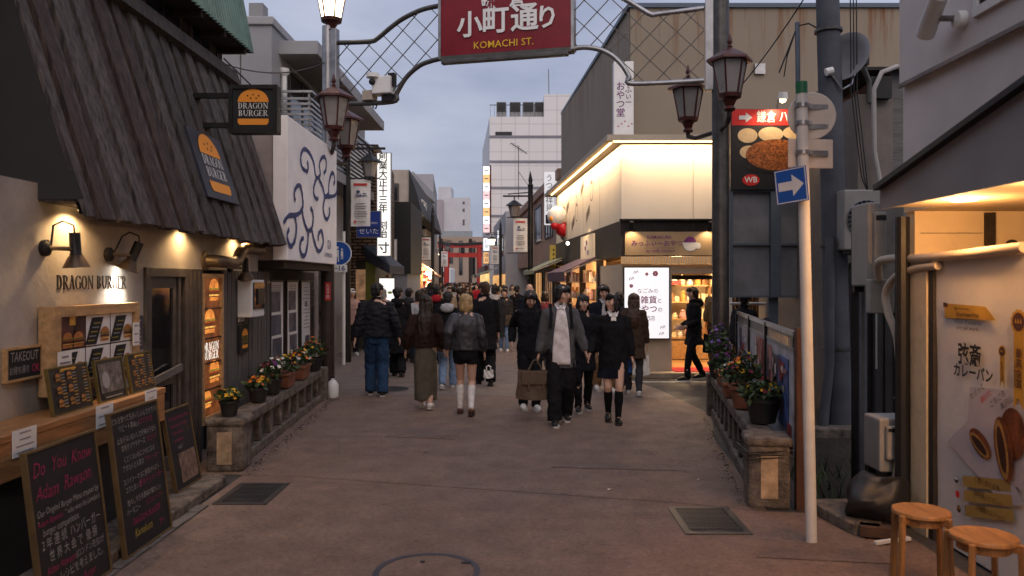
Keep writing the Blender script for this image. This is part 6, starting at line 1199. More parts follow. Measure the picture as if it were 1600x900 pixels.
MB().tube([(2.82, 5.80, 0), (2.82, 5.80, 2.25)], .05, 10).build('downpipe', black, rh); MB().box(2.86, 2.925, 5.54, 5.76, 0.0, 1.93).build('corner_board', porch, rh)
dct = M('duct_cover', (.50, .42, .33), .6, .08, 5, 0)
t = thing('pipe_cover', 'upper beige pipe cover running along the top of the banner', 'pipe', (2.7, 5, 1.95)); MB().tube(smoothpts([PX(1600, 386, 2.86), PX(1500, 398, 2.86), PX(1430, 404, 2.86), PX(1395, 404, 2.88), Vector((2.92, 6.4, 1.93)), Vector((2.97, 6.5, 1.80))], 5), .032, 10).build('cover', dct, t, smooth=True)
t = thing('pipe_cover', 'lower beige pipe cover bending down beside the banner to the low unit', 'pipe', (2.68, 5.6, .8)); MB().tube(smoothpts([PX(1466, 415, 2.86), PX(1430, 420, 2.86), PX(1400, 432, 2.84), PX(1384, 458, 2.82), PX(1388, 490, 2.82), PX(1402, 530, 2.84), PX(1406, 600, 2.84), PX(1407, 680, 2.84), PX(1400, 745, 2.82)], 5), .028, 10).build('cover', dct, t, smooth=True); [MB().lathe([(.03, -.006), (.034, -.006), (.034, .006), (.03, .006)], PX(1404, v, 2.84), 10).build('clip', steel, t) for v in (526, 622, 730)]
t = thing('downspout', 'thin black drain pipes in the gap between the houses', 'pipe', (3.2, 7.2, 0)); [MB().tube([(x, y, 0), (x, y, 2.2)], .035, 8).build('pipe', m_, t) for x, y, m_ in ((2.98, 6.98, blackm), (3.10, 7.1, gpn), (3.22, 7.2, blackm))]
t = thing('notice_strip', 'narrow white paper strip pasted in the gap between the houses', 'notice', (3.28, 7.4, 1)); MB().box(3.24, 3.32, 7.3, 7.31, .98, 1.5).build('sheet', paper, t); mb = MB(); rect(mb, (3.28, 7.3, 1.44), XD, ZV, .03, .03, .003, 1); [rect(mb, (3.28, 7.3, 1.36-.05*i), XD, ZV, .03, .02, .003, 0) for i in range(6)]; mb.build('print', [gline, M('sticker_red', ())], t)
# banner
bn = thing('banner', 'white curry bread banner stretched over the porch wall', 'banner', (2.72, 4.6, 0)); bnm = M('banner_cloth', (.62, .585, .56), .8, .05, 3, .1, bscale=25)
MB().grid(lambda u, v: (2.895+.004*math.sin(u*19+v*5)+.003*math.sin(v*13), 5.465-3.6*u, .02+1.92*v), 40, 14).build('cloth', bnm, bn, smooth=True)
for y in (5.40, 4.4): MB().lathe([(.006, 0), (.012, 0), (.012, .004), (.006, .004)], (2.889, y, 1.90), 10, ax=(-1, 0, 0)).build('eyelet', brass, bn)
BX = 2.878; BXD = (0, -1, 0); pxb = lambda u, v: PX(u, v, BX); gold = M('print_gold', (.50, .27, .03), .45, .2, 6, 0); brn = M('print_brown', (.16, .045, .012), .5, .5, 12, .1, dark=(.05, .012, .004)); fil = M('print_filling', (.045, .014, .006), .5, .4, 30, 0); bread = M('print_bread', (.38, .20, .05), .6, .3, 20, 0); choc = M('print_choc', (.07, .022, .015), .5, .2, 9, 0); tint = M('print_tint', (.44, .40, .43), .8, .1, 3, 0); och = M('print_ochre', (.36, .23, .06), .6, .1, 6, 0)
mb = MB()
def flat(pts, mi, off=.0): mb.face([pxb(u, v)+Vector((-off, 0, 0)) for u, v in pts], mi)
flat([(1476, 474), (1540, 479), (1556, 501), (1476, 496)], 0); flat([(1474, 472), (1481, 474), (1481, 480), (1474, 480)], 3, .001)
Ls = lambda s, u, v, sz, mi, **k: write(mb, s, pxb(u, v), BXD, sz, mi, off=.003, **k)
Ls('Best of curry pan', 1503, 482, .024, 2, bold=.01); Ls('Grand Award Prize', 1512, 492, .034, 2, bold=.02, sx=.95); Ls('Winner of numerous', 1512, 504, .036, 2); Ls('curry pan awards.', 1512, 513, .036, 2)
Ls('げんさい', 1512, 537, .020, 2, space=1.6); Ls('弦斎', 1515, 557, .145, 2, bold=.03, sx=.9); Ls('カレーパン', 1520, 584, .092, 2, bold=.03, sx=.95)
def medal(u, v, r, h, off):
    c = pxb(u, v); w = r*.62; mb.face([c+Vector((-.001-off, w*a, z)) for a, z in ((1, 0), (1, -h), (0, -h+.05), (-1, -h), (-1, 0))], 0)
    n = 24; mb.face([c+Vector((-.002-off, r*(1 if i % 2 else .9)*math.cos(6.283*i/n), r*(1 if i % 2 else .9)*math.sin(6.283*i/n))) for i in range(n)], 0); disc(mb, c, BXD, ZV, r*.72, r*.72, .003+off, 20, 3)
    for i in range(3): mb.face([c+Vector((-.0045-off, r*(.3*(i-1)-.12), -.1*r)), c+Vector((-.0045-off, r*(.3*(i-1)+.12), -.1*r)), c+Vector((-.0045-off, r*.3*(i-1), r*.3))], 0)
    return c
c = medal(1592, 503, .075, .50, 0); write(mb, '最高金賞', c+Vector((0, -.005, -.27)), BXD, .058, 3, off=.004, vert=True, bold=.01); write(mb, '三年連続受賞', c+Vector((0, .03, -.30)), BXD, .026, 3, off=.004, vert=True)
c = medal(1567, 549, .038, .22, .003); write(mb, '金賞受賞', c+Vector((0, 0, -.12)), BXD, .032, 3, off=.007, vert=True)
flat([(1515, 604), (1600, 612), (1600, 770), (1510, 700)], 7, .0006); flat([(1480, 690), (1515, 655), (1560, 700), (1600, 790), (1570, 790)], 7, .0012)
for u, v, s in ((1528, 612, 'カリッと'), (1542, 620, '揚げた'), (1560, 624, 'ごろごろ'), (1574, 630, '具沢山'), (1592, 628, 'の')): write(mb, s, pxb(u, v), (0, -.75, .5), .045, 2 if s != '揚げた' else 8, up=(0, .5, .75), off=.006)
def pan(u, v, rx, ry, ang, off):
    c = pxb(u, v); a = R(ang); x = Vector((0, -math.cos(a), math.sin(a))); y = Vector((0, math.sin(a), math.cos(a)))
    disc(mb, c, x, y, rx, ry, off, 26, 4); disc(mb, c-y*ry*.18, x, y, rx*.92, ry*.62, off+.001, 26, 6); disc(mb, c-y*ry*.18, x, y, rx*.72, ry*.4, off+.002, 22, 5)
disc(mb, pxb(1584, 678), BXD, ZV, .12, .15, .007, 26, 4); pan(1533, 693, .125, .068, -28, .008); pan(1571, 702, .19, .088, -76, .012)
for k, (v, s) in enumerate(((752, 'ご飯に合うお米'), (775, '福神漬入りカレー'), (798, '24種類のスパイス'))):
    u0, u1 = 1504+2*k, 1578+3*k; flat([(u0, v-9), (u1, v-2), (u1+2, v+17), (u0+2, v+8)], 9, .001*k+.002); write(mb, s, pxb((u0+u1)/2+2, v+4), BXD, .042, 3, off=.006+.001*k, sx=.9); disc(mb, pxb(u0-9, v-3), BXD, ZV, .024, .024, .004, 14, (2, 8, 3)[k]); disc(mb, pxb(u0-9, v-5), BXD, ZV, .02, .012, .005, 14, (10, 8, 6)[k])
mb.build('print', [gold, orange, ink, choc, brn, fil, bread, tint, M('strip_red', ()), och, whitep], bn)
# stools
def stool(x, y, h, r, rot, label):
    t = thing('stool', label, 'stool', (x, y, 0), 'wooden stools by the banner'); wd = M('stool_birch', (.34, .165, .06), .42, .3, 4, .1, stretch=(5, 1, 1))
    MB().lathe([(r*.9, h-.03), (r, h-.022), (r, h-.006), (r*.97, h), (0, h-.004)], (x, y, 0), 32).build('seat', wd, t, smooth=True); MB().lathe([(r*.72, h-.075), (r*.78, h-.075), (r*.78, h-.03), (r*.72, h-.03)], (x, y, 0), 24).build('apron', wd, t)
    for k in range(4):
        a = rot+k*math.pi/2; c, s = math.cos(a), math.sin(a); d = Vector((c, s, 0)); p = Vector((x, y, 0)); tt = Vector((-s, c, 0))
        MB().beam(p+d*(r*1.16), p+d*(r*1.06)+ZV*(h-.012), .034, .028, up=tt).build('leg', wd, t, bevel=.006); MB().beam(p+d*(r*1.05)+ZV*(h-.045), p+d*(r*.7)+ZV*(h-.045), .03, .028).build('leg_arm', wd, t)
    return t
stool(2.36, 4.63, .455, .158, .5, 'round birch stool standing nearer the low beige unit')
stool(2.47, 4.20, .445, .165, .75, 'round birch stool nearer the camera beneath the curry bread picture')
# odds and ends beside the canal
tarp = M('black_sheet', (.018, .018, .02), .45, .2, 6, .1)
mb = MB().ell((2.60, 5.70, .20), (.20, .15, .22), 26, 16); mb.v = [(x+.09*noise.noise(Vector((x*6, y*6, z*5))), y+.07*noise.noise(Vector((y*6, z*6, x*5))), max(.088, z+.08*noise.noise(Vector((z*5, x*6, y*6))))) for x, y, z in mb.v]
tag(mb.build('covered_bundle', tarp, smooth=True), 'bundle wrapped in black plastic beside the stools', 'bundle')
t = thing('slab_stack', 'broken concrete slab and brick at the canal edge', 'slab', (2.5, 5.9, 0)); MB().prism([(2.26, 6.2, .0), (2.36, 5.55, .0), (2.52, 5.48, .0), (2.70, 5.85, 0), (2.75, 6.22, 0)], (0, 0, .09)).build('slab', conc, t, bevel=.012); MB().obox((2.50, 5.52, .055), (.10, -.03, 0), (.02, .05, 0), (0, 0, .035)).build('brick', M('old_brick', (.08, .045, .032), .9, .3, 8, .2), t)
for k, (x, y) in enumerate(((2.42, 5.36), (2.55, 5.40))): tag(MB().beam((x, y, .02), (x+.14, y+.03, .03), .03, .02).build('white_stake', whitep), 'thin white stake lying '+('nearer the white pole' if k == 0 else 'nearer the stools')+' by the black bundle', 'stake')
gr_ = MB(); rnd = random.Random(5)
for i in range(900):
    x = rnd.uniform(2.4, 4.4); y = rnd.choice([rnd.uniform(6.26, 6.6), rnd.uniform(8.5, 9.0), rnd.uniform(6.3, 8.9)]); z = -.75 if rnd.random() < .7 else -.4; l = rnd.uniform(.08, .35); a = rnd.uniform(0, 6.28); d = Vector((math.cos(a)*.5, math.sin(a)*.5, 1)); s = Vector((-math.sin(a), math.cos(a), 0))*.012; p = Vector((x, y, z)); gr_.add([p-s, p+s, p+d*l], [(0, 1, 2)], i % 2)
tag(struct(gr_.build('canal_weeds', [leaf1, leaf2]), 'stuff'), 'dark weeds growing down in the canal', 'weeds')
struct(MB().box(2.8, 8, 6.3, 8.95, -1.3, -.76).build('canal_silt_ground', M('silt', (.03, .028, .02), .9, .4, 4, .4)))
# ================================================================== people
REM = []  # (object, voxel, folds)
def rem(mb, name, mat, parent, vox, fold=0, fs=9, stretch=1.0, smooth=3):
    o = bpy.data.objects.new(name, mb.mesh(name, mat)); COL.objects.link(o)
    if parent is not None: o.parent = parent
    m = o.modifiers.new('r', 'REMESH'); m.mode = 'VOXEL'; m.voxel_size = vox; m.use_smooth_shade = True
    if smooth: s = o.modifiers.new('s', 'SMOOTH'); s.iterations = smooth; s.factor = .5
    REM.append((o, fold, fs, stretch, mat)); return o
def finish():
    dg = bpy.context.evaluated_depsgraph_get()
    for o, fold, fs, st, mat in REM:
        me = bpy.data.meshes.new_from_object(o.evaluated_get(dg)); o.modifiers.clear(); o.data = me; me.name = o.name
        me.materials.clear(); me.materials.append(mat)
        if fold:
            sd = sum(map(ord, o.name)) % 97+o.location.x*3; nv = [v.normal.copy() for v in me.vertices]
            for v, n in zip(me.vertices, nv):
                c = v.co; q = Vector((c.x*fs+sd, c.y*fs, c.z*fs*st))
                v.co = c+n*fold*(noise.noise(q)+.5*noise.noise(q*2.3)-.15)
        me.polygons.foreach_set('use_smooth', [True]*len(me.polygons)); me.update()
    REM.clear()
def ik(a, b, l1, l2, pole):
    a, b = Vector(a), Vector(b); d = b-a; L = min(d.length, (l1+l2)*.999); dn = d.normalized(); b = a+dn*L
    x = (l1*l1-l2*l2+L*L)/(2*L); h = math.sqrt(max(0, l1*l1-x*x)); p = Vector(pole); p = (p-dn*p.dot(dn)).normalized(); return a+dn*x+p*h, b
SK = [M('skin_light', (.55, .34, .25), .55, .06, 20, 0), M('skin_tan', (.46, .27, .19), .55, .06, 20, 0)]
CM = {}
def cloth(n, c, r=.85, v=.16, b=.25): CM[n] = M('cloth_'+n, c, r, v, 14, b, bscale=140, spec=.35 if n == 'leather' else .08); return CM[n]
for n, c, r in (('black', (.012, .012, .014), .85), ('puffer', (.016, .016, .02), .5), ('jeans', (.022, .048, .10), .85), ('ltjeans', (.17, .25, .38), .85), ('brown', (.028, .016, .013), .9), ('olive', (.10, .092, .07), .8), ('leather', (.035, .034, .04), .35), ('grey', (.085, .085, .09), .95), ('shirt', (.66, .62, .62), .8), ('navy', (.012, .014, .024), .85), ('white', (.68, .66, .63), .85), ('pink', (.45, .29, .25), .85),
               ('coatbrown', (.055, .036, .026), .9), ('beige', (.42, .33, .23), .9), ('ltgrey', (.38, .38, .40), .85), ('plaid', (.25, .06, .06), .9), ('bag', (.105, .075, .055), .7), ('blue', (.03, .10, .36), .5), ('red', (.35, .02, .03), .8), ('sock', (.70, .68, .66), .9), ('dkgrey', (.035, .035, .038), .9), ('tan', (.27, .17, .09), .8)): cloth(n, c, r)
HM = {k: M('hair_'+k, c, .42, .35, 6, .4, stretch=(9, 9, 1), bscale=30) for k, c in (('black', (.011, .010, .010)), ('dark', (.022, .013, .009)), ('brown', (.05, .024, .014)), ('blonde', (.42, .28, .13)), ('grey', (.25, .24, .23)))}
SHW = M('shoe_white', (.66, .64, .62), .6, .08, 12, .05); SHB = M('shoe_black', (.014, .013, .013), .35, .1, 12, .05); SHR = M('shoe_brown', (.075, .032, .018), .35, .15, 12, .05); SOLE = M('shoe_sole', (.45, .43, .40), .8, .1, 12, 0); SOLEB = M('sole_dark', (.03, .02, .018), .8, .1, 12, 0)
EYE = M('eye_dark', (.012, .009, .008), .3, 0, bump=0); LIP = M('lip', (.36, .13, .11), .6, 0, bump=0); EWH = M('eye_white', (.6, .58, .56), .4, 0, bump=0)

def person(label, x, y, face=0, h=1.7, hair=('black', 'short'), top=('black', 'jacket'), bottom=('black', 'trousers'), shoes='black', socks=None, hands=None, step=(.17, -.2), stance=.085, head=(0, 0), build_=1.0, lod=0, hood=None, shirt=None, z=0, cap=None, skin=0, lean=.03, group='people walking along the street', strap=None, longc=None, blend_face=True):
    """front is -Y; face = turn in degrees about Z; head = (yaw, pitch) degrees; step = forward offset of left (+x) and right (-x) foot"""
    k = h/1.72; vox = (.0125, .018, .03)[lod]; b = build_; L = lambda zz: -lean*(zz-.95)  # lean forward
    sh = [Vector((s*.156*b, L(1.41)+.005, 1.395)) for s in (1, -1)]; hp = [Vector((s*.085, 0, .90)) for s in (1, -1)]
    ank = []; toe = []
    for i, s in enumerate((1, -1)):
        f = -step[i]; lift = .11 if step[i] < -.1 else (.075 if step[i] < .3 else .09); ank.append(Vector((s*stance, f, lift))); toe.append(Vector((s*stance+s*.015, f-.15, .045 if step[i] < -.1 else .035)))
    kn = []
    for i in range(2):
        m, a_ = ik(hp[i], ank[i], .43, .42, (0, -1, 0)); kn.append(m); ank[i] = a_
    if hands is None: hands = [None, None]
    wr = []; el = []
    for i, s in enumerate((1, -1)):
        t = hands[i]
        if t is None: sw = step[1-i]*.45; t = (s*(.215*b+.01), L(.85)-sw, .86)
        m, w_ = ik(sh[i], Vector(t), .285, .25, (s*.18, .95, -.1)); el.append(m); wr.append(w_)
    # head frame
    hq = Matrix.Rotation(R(head[0]), 3, 'Z') @ Matrix.Rotation(R(head[1]), 3, 'X'); nk = Vector((0, L(1.48)+.01, 1.475)); hc = nk+hq @ Vector((0, -.022, .124))
    H = lambda p: hc+hq @ (Vector(p)*1.05)
    def pre(mb): mb.v = [(p[0]*k, p[1]*k, p[2]*k) for p in mb.v]; return mb
    sm_ = SK[skin]
    # ---- body
    B_ = MB()
    tr = [(0, .0, .80, .11, .085), (0, 0, .92, .150*b, .10), (0, L(1.08), 1.08, .122*b, .085), (0, L(1.28), 1.28, .148*b, .10), (0, L(1.40), 1.40, .15*b, .08), (0, L(1.46), 1.465, .07, .06)]
    B_.loft(tr, 18); B_.tube([nk+Vector((0, .01, -.06)), nk+Vector((0, 0, .03)), hc+Vector((0, .01, -.03))], [.062, .054, .052], 12)
    # head: skull, jaw, nose, ears
    B_.ell(H((0, .008, .022)), (.074, .092, .095), 18, 12, rot=hq); B_.ell(H((0, -.022, -.045)), (.055, .062, .068), 16, 10, rot=hq); B_.ell(H((0, -.045, -.088)), (.03, .03, .026), 10, 8, rot=hq)
    B_.tube([H((0, -.086, .022)), H((0, -.104, -.022)), H((0, -.092, -.034))], [.010, .0155, .012], 8)
    for s in (1, -1): B_.ell(H((s*.076, .01, -.005)), (.012, .02, .032), 8, 8, rot=hq); B_.ell(H((s*.04, -.055, -.02)), (.028, .028, .03), 10, 8, rot=hq)
    for i, s in enumerate((1, -1)):
        B_.tube([sh[i], sh[i].lerp(el[i], .5), el[i], el[i].lerp(wr[i], .4), wr[i]], [.05, .044, .038, .036, .026], 10)
        B_.tube([hp[i]+Vector((0, 0, .03)), hp[i].lerp(kn[i], .5), kn[i], kn[i].lerp(ank[i], .35), ank[i]], [.085, .072, .052, .054, .036], 12)
        B_.tube([ank[i]+Vector((0, .03, -.03)), ank[i].lerp(toe[i], .5), toe[i]], [.038, .036, .026], 10)
        d = (wr[i]-el[i]).normalized(); pal = wr[i]+d*.05; sd = Vector((0, -1, 0)); sd = (sd-d*sd.dot(d)).normalized(); nn = d.cross(sd)
        B_.tube([wr[i]-d*.01, wr[i]+d*.035, wr[i]+d*.085], [.024, .036, .036], 10, sy=.5, ref=nn)
        if lod < 2:
            for q, (o, ln) in enumerate(((.028, .066), (.010, .076), (-.009, .070), (-.027, .054))):
                a = wr[i]+d*.08+sd*o; cin = -nn*s*.5+d*.8; B_.tube([a, a+d*ln*.5, a+d*ln*.7+(-nn*s)*ln*.35 if False else a+d*ln*.82+Vector((-s*.012, 0, 0)), a+d*ln*.95+Vector((-s*.024, 0, 0))], [.0098, .0095, .0088, .007], 6)
            a = wr[i]+d*.03+sd*.03; B_.tube([a, a+sd*.022+d*.025, a+sd*.026+d*.058], [.012, .011, .008], 6)
    body = rem(pre(B_), 'person', sm_, None, vox*.82, smooth=2); body.location = (x, y, z); body.rotation_euler = (0, 0, R(face)); tag(body, label, 'person', group)
    add = lambda mb, n, m, fold=.0, fs=9, st=1, v=None, sm2=3: rem(pre(mb), n, m, body, v or vox, fold, fs, st, sm2)
    # ---- hair
    hm = HM[hair[0]]; st_ = hair[1]; hb = MB()
    hb.ell(H((0, .020, .036)), (.087, .098, .090), 18, 12, rot=hq); hb.ell(H((0, .048, -.012)), (.080, .066, .088), 16, 10, rot=hq)
    if st_ in ('short', 'shag', 'part', 'bob', 'long', 'pony'):
        if st_ != 'long': hb.ell(H((.012, -.062, .078)), (.062, .040, .032), 14, 8, rot=hq)
        else: hb.ell(H((.02, -.052, .085)), (.06, .04, .026), 14, 8, rot=hq)
        for s in (1, -1): hb.ell(H((s*.077, -.012, .03)), (.016, .042, .052), 10, 8, rot=hq)
    if st_ in ('shag', 'part'):
        for s in (1, -1): hb.ell(H((s*.078, .0, -.02)), (.018, .046, .055), 10, 8, rot=hq)
        hb.ell(H((0, .07, -.06)), (.07, .035, .05), 12, 8, rot=hq); hb.ell(H((.035, -.078, .058)), (.04, .022, .036), 10, 8, rot=hq); hb.ell(H((-.04, -.076, .06)), (.036, .022, .034), 10, 8, rot=hq)
    if st_ == 'bob':
        for s in (1, -1): hb.ell(H((s*.080, -.008, -.045)), (.021, .058, .088), 10, 8, rot=hq)
        hb.ell(H((0, .055, -.065)), (.088, .058, .09), 14, 10, rot=hq); hb.ell(H((0, -.082, .055)), (.058, .020, .030), 14, 8, rot=hq)
    if st_ == 'long':
        dn = longc or .42
        for s in (1, -1): hb.ell(H((s*.080, .0, -.05)), (.022, .05, .11), 10, 8, rot=hq)
        c0 = H((0, .06, .0)); hb.loft([(c0.x, c0.y+.005, hc.z-.0, .085, .055), (c0.x, c0.y+.025, hc.z-.14, .095, .052), (0, L(1.3)+.125, hc.z-.28, .112, .042), (0, L(1.2)+.128, hc.z-dn*.82, .088, .036), (0, L(1.1)+.125, hc.z-dn, .045, .022)][::-1], 16)
    if st_ == 'bald': hb = MB(); hb.ell(H((0, .035, -.005)), (.081, .068, .055), 16, 10, rot=hq)
    add(hb, 'hair', hm, .015, 24, .3, vox*.72, 1)
    if cap: cb = MB(); cb.ell(H((0, .014, .052)), (.094, .106, .088), 16, 10, rot=hq); cb.tube([H((.095*math.cos(a*.5236), .012+.108*math.sin(a*.5236), .035)) for a in range(13)], .018, 8); add(cb, 'hat', CM[cap], .003, 30)
    # ---- face
    if lod == 0 and blend_face:
        for s in (1, -1):
            MBp = MB(); MBp.ell(H((s*.031, -.0835, .012)), (.0150, .008, .0068), 10, 6, rot=hq); pre(MBp).build('eye', EWH, None).parent = body
            m2 = MB(); m2.ell(H((s*.031, -.0895, .012)), (.0078, .005, .0068), 8, 6, rot=hq); pre(m2).build('iris', EYE, None).parent = body
            m3 = MB(); m3.tube([H((s*.014, -.0925, .031)), H((s*.032, -.093, .036)), H((s*.048, -.082, .031))], .0042, 6); pre(m3).build('eyebrow', hm if hair[0] != 'blonde' else HM['brown'], None).parent = body
        m4 = MB(); m4.tube([H((-.021, -.083, -.058)), H((0, -.0885, -.056)), H((.021, -.083, -.058))], [.0035, .0062, .0035], 6); pre(m4).build('mouth', LIP, None).parent = body
    # ---- top
    kind = top[1]; tm = CM[top[0]]; tp = MB()
    bulk = {'jacket': .026, 'puffer': .045, 'coat': .03, 'loose': .040, 'shirt': .014}[kind]; hem = {'jacket': .84, 'puffer': .86, 'coat': .52, 'loose': .74, 'shirt': .88}[kind]
    if len(top) > 2: hem = top[2]
    rr = [(0, L(hem), hem, .165*b+bulk, .115+bulk*.8)]
    if hem < .8: rr.append((0, 0, (hem+.95)/2, .160*b+bulk*.9, .115+bulk*.8))
    rr += [(0, L(.96), .96, .158*b+bulk*.8, .112+bulk*.7), (0, L(1.1), 1.10, .140*b+bulk, .10+bulk), (0, L(1.28), 1.28, .160*b+bulk*.8, .108+bulk*.8), (0, L(1.38), 1.375, .158*b+bulk*.3, .092+bulk*.5), (0, L(1.43), 1.43, .118*b, .08), (0, L(1.48), 1.478, .07, .066)]
    if kind == 'coat': rr[0] = (0, -(step[0]+step[1])*.2, hem, .185*b+bulk, .15+bulk)
    tp.loft(rr, 22)
    for i in range(2):
        w2 = wr[i].lerp(el[i], .02); tp.tube([sh[i]+Vector((0, 0, .008)), sh[i].lerp(el[i], .45), el[i], el[i].lerp(wr[i], .55), w2], [.052+bulk*.45, .052+bulk*.6, .048+bulk*.6, .045+bulk*.65, .034+bulk*.45], 14)
        tp.ell(sh[i]+Vector((-.01 if i == 0 else .01, 0, -.012)), (.052+bulk*.3, .062+bulk*.35, .050+bulk*.2), 12, 8)
    tp.tube([(.062*math.cos(a*.5236), L(1.49)+.012+.06*math.sin(a*.5236), 1.487+.012*math.sin(a*.5236)) for a in range(13)], .019, 8)
    if hood: tp.ell((0, L(1.4)+.12, 1.42), (.115, .055, .085), 12, 8)
    add(tp, {'jacket': 'jacket', 'puffer': 'puffer_jacket', 'coat': 'coat', 'loose': 'jacket', 'shirt': 'top'}[kind], tm, .015 if kind != 'puffer' else .017, 10 if kind != 'puffer' else 8, .75 if kind != 'puffer' else 2.6)
    if hood: hd = MB(); hd.ell((0, L(1.4)+.13, 1.43), (.125, .06, .088), 12, 8); hd.tube([(.10*math.cos(a*.5236), L(1.47)+.03+.085*math.sin(a*.5236), 1.475) for a in range(13)], .026, 8); add(hd, 'hood', CM[hood], .006, 14)
    if shirt:  # open front showing a shirt with collar
        z0_, z1_, w0 = shirt[1], 1.465, shirt[2]; fr = []
        def yfront(zz):
            for (a, c) in zip(rr[:-1], rr[1:]):
                if a[2] <= zz <= c[2]: t = (zz-a[2])/max(1e-6, c[2]-a[2]); return a[1]+(c[1]-a[1])*t-(a[4]+(c[4]-a[4])*t)
            return rr[0][1]-rr[0][4]
        sb2 = MB(); sb2.grid(lambda u, v: ((u-.5)*2*(w0*(1.15-.75*v*v)), yfront(z0_+(z1_-z0_)*v)-.010+.10*((u-.5)*2*(w0*(1.15-.75*v*v)))**2*9+.004*math.sin(v*24+u*5), z0_+(z1_-z0_)*v), 10, 26)
        o = pre(sb2).build('shirt', CM[shirt[0]], None, smooth=True); o.parent = body; sd_ = o.modifiers.new('t', 'SOLIDIFY'); sd_.thickness = .008
        cl = MB()
        for s in (1, -1): cl.add([(s*.004, yfront(1.44)-.036, 1.432), (s*.044, yfront(1.43)-.030, 1.412), (s*.074, L(1.48)-.03, 1.482), (s*.036, L(1.48)-.082, 1.505)], [(0, 1, 2, 3)])
        o = pre(cl).build('collar', CM[shirt[0]], None); o.parent = body; sd_ = o.modifiers.new('t', 'SOLIDIFY'); sd_.thickness = .008
        bt = MB()
        for zz in () if shirt[1] > 1.3 else (1.34, 1.25, 1.16, 1.07, .98): bt.ell((0, yfront(zz)-.018, zz), (.006, .004, .006), 8, 6)
        
        if bt.v: pre(bt).build('buttons', CM['ltgrey'], None).parent = body
    if strap:
        for s in (1, -1): m5 = MB().tube([(s*.125, L(1.4)+.11, 1.30), (s*.125, L(1.45)+.02, 1.475), (s*.122, L(1.4)-.105, 1.36), (s*.135, L(1.2)-.125, 1.18)], .020, 8, sy=.5); o = pre(m5).build('bag_strap', CM['black'], None, smooth=True); o.parent = body
    # ---- bottom
    bm_ = CM[bottom[0]]; kb = bottom[1]; bt = MB()
    if kb in ('trousers', 'wide', 'slim'):
        e = {'trousers': .014, 'wide': .034, 'slim': .004}[kb]
        bt.loft([(0, 0, .80, .125*b, .10), (0, 0, .90, .158*b, .115), (0, L(1.0), 1.01, .142*b, .105)], 18)
        for i in range(2):
            e2 = ank[i]+Vector((0, .012, -.02)); bt.tube([hp[i]+Vector((0, 0, .02)), hp[i].lerp(kn[i], .5), kn[i], kn[i].lerp(ank[i], .5), e2], [.095, .086+e*.7, .064+e, .060+e, .050+e*1.15], 14)
        add(bt, 'trousers', bm_, .014, 11, .9)
    elif kb == 'longskirt':
        mx = (ank[0]+ank[1])/2; bt.loft([(mx.x, mx.y*.8, .14, .165, .15), (0, mx.y*.7, .35, .175, .15), (0, mx.y*.3, .65, .178, .145), (0, 0, .88, .172, .125), (0, L(1.02), 1.02, .142, .102)], 24); add(bt, 'skirt', bm_, .014, 8, .25)
    elif kb in ('skirt', 'shorts'):
        if kb == 'skirt':
            n = 72
            for zz0, zz1 in ((bottom[2], 1.0),):
                def sk(u, v): a = u*6.28318; z_ = zz0+(zz1-zz0)*v; pl = (.013*(1-v))*(1 if int(u*n) % 2 else -1); r1 = .205-.065*v+pl; return (r1*math.cos(a)*b, r1*.78*math.sin(a), z_)
                bt.grid(sk, n, 5)
            o = pre(bt).build('skirt', bm_, None); o.parent = body; sd_ = o.modifiers.new('t', 'SOLIDIFY'); sd_.thickness = .006
        else:
            bt.loft([(0, 0, .78, .13, .105), (0, 0, .90, .165, .118), (0, 0, 1.0, .142, .105)], 18)
            for i in range(2): q = hp[i].lerp(kn[i], (.92-bottom[2])/.44); bt.tube([hp[i]+Vector((0, 0, .03)), q], [.10, .096], 14)
            add(bt, 'shorts', bm_, .008, 12)
    # ---- socks, shoes
    if socks:
        for i in range(2):
            top_ = kn[i].lerp(ank[i], socks[1]); sb3 = MB().tube([top_, kn[i].lerp(ank[i], max(socks[1]+.05, .40)), ank[i].lerp(kn[i], .25), ank[i]+Vector((0, 0, .0))], [.056 if socks[1] < .4 else .05, .060, .046, .042], 12); add(sb3, 'sock', CM[socks[0]], .003, 22)
    sm3, so3 = {'white': (SHW, SOLE), 'black': (SHB, SOLEB), 'brown': (SHR, SOLEB), 'blackw': (SHB, SOLE)}[shoes]
    for i, s in enumerate((1, -1)):
        a, t_ = ank[i], toe[i]; d = (t_-a); hl = a+Vector((0, .045, -.035)); hl.z = max(hl.z, .045)
        shb = MB().tube([hl+Vector((0, .012, 0)), hl+Vector((0, -.01, .005)), a+Vector((0, -.02, -.03)), a.lerp(t_, .55)+Vector((0, 0, -.005)), t_+Vector((0, 0, .004)), t_+Vector((0, -.05, -.002))], [.030, .042, .047, .044, .040, .024], 12); so_ = add(shb, 'shoe', sm3, 0, v=min(vox, .015))
        if lod < 2:
            q = MB(); hz = max(.0, hl.z-.048); tz = .0; pts = [(-.034, .058), (.034, .058), (.042, -.06), (.047, -.15), (.03, -.215), (-.03, -.215), (-.047, -.15), (-.042, -.06)]
            vb = [(a.x+px, a.y+py, (hz*(.058-py < .17)*(1-(.058-py)/.17) if py > -.112 else 0)+dz) for dz in (.0, .026) for px, py in pts]
            q.add(vb, [tuple(range(7, -1, -1)), tuple(range(8, 16))]+[(j, (j+1) % 8, 8+(j+1) % 8, 8+j) for j in range(8)]); pre(q).build('sole', so3, None).parent = body
    body['wrist_l'] = list((wr[0]+(wr[0]-el[0]).normalized()*.10)*k); body['wrist_r'] = list((wr[1]+(wr[1]-el[1]).normalized()*.10)*k)
    return body
def hand_world(b, key):
    p = Vector(b[key]); a = b.rotation_euler[2]; return Vector((b.location.x+p.x*math.cos(a)-p.y*math.sin(a), b.location.y+p.x*math.sin(a)+p.y*math.cos(a), b.location.z+p.z))
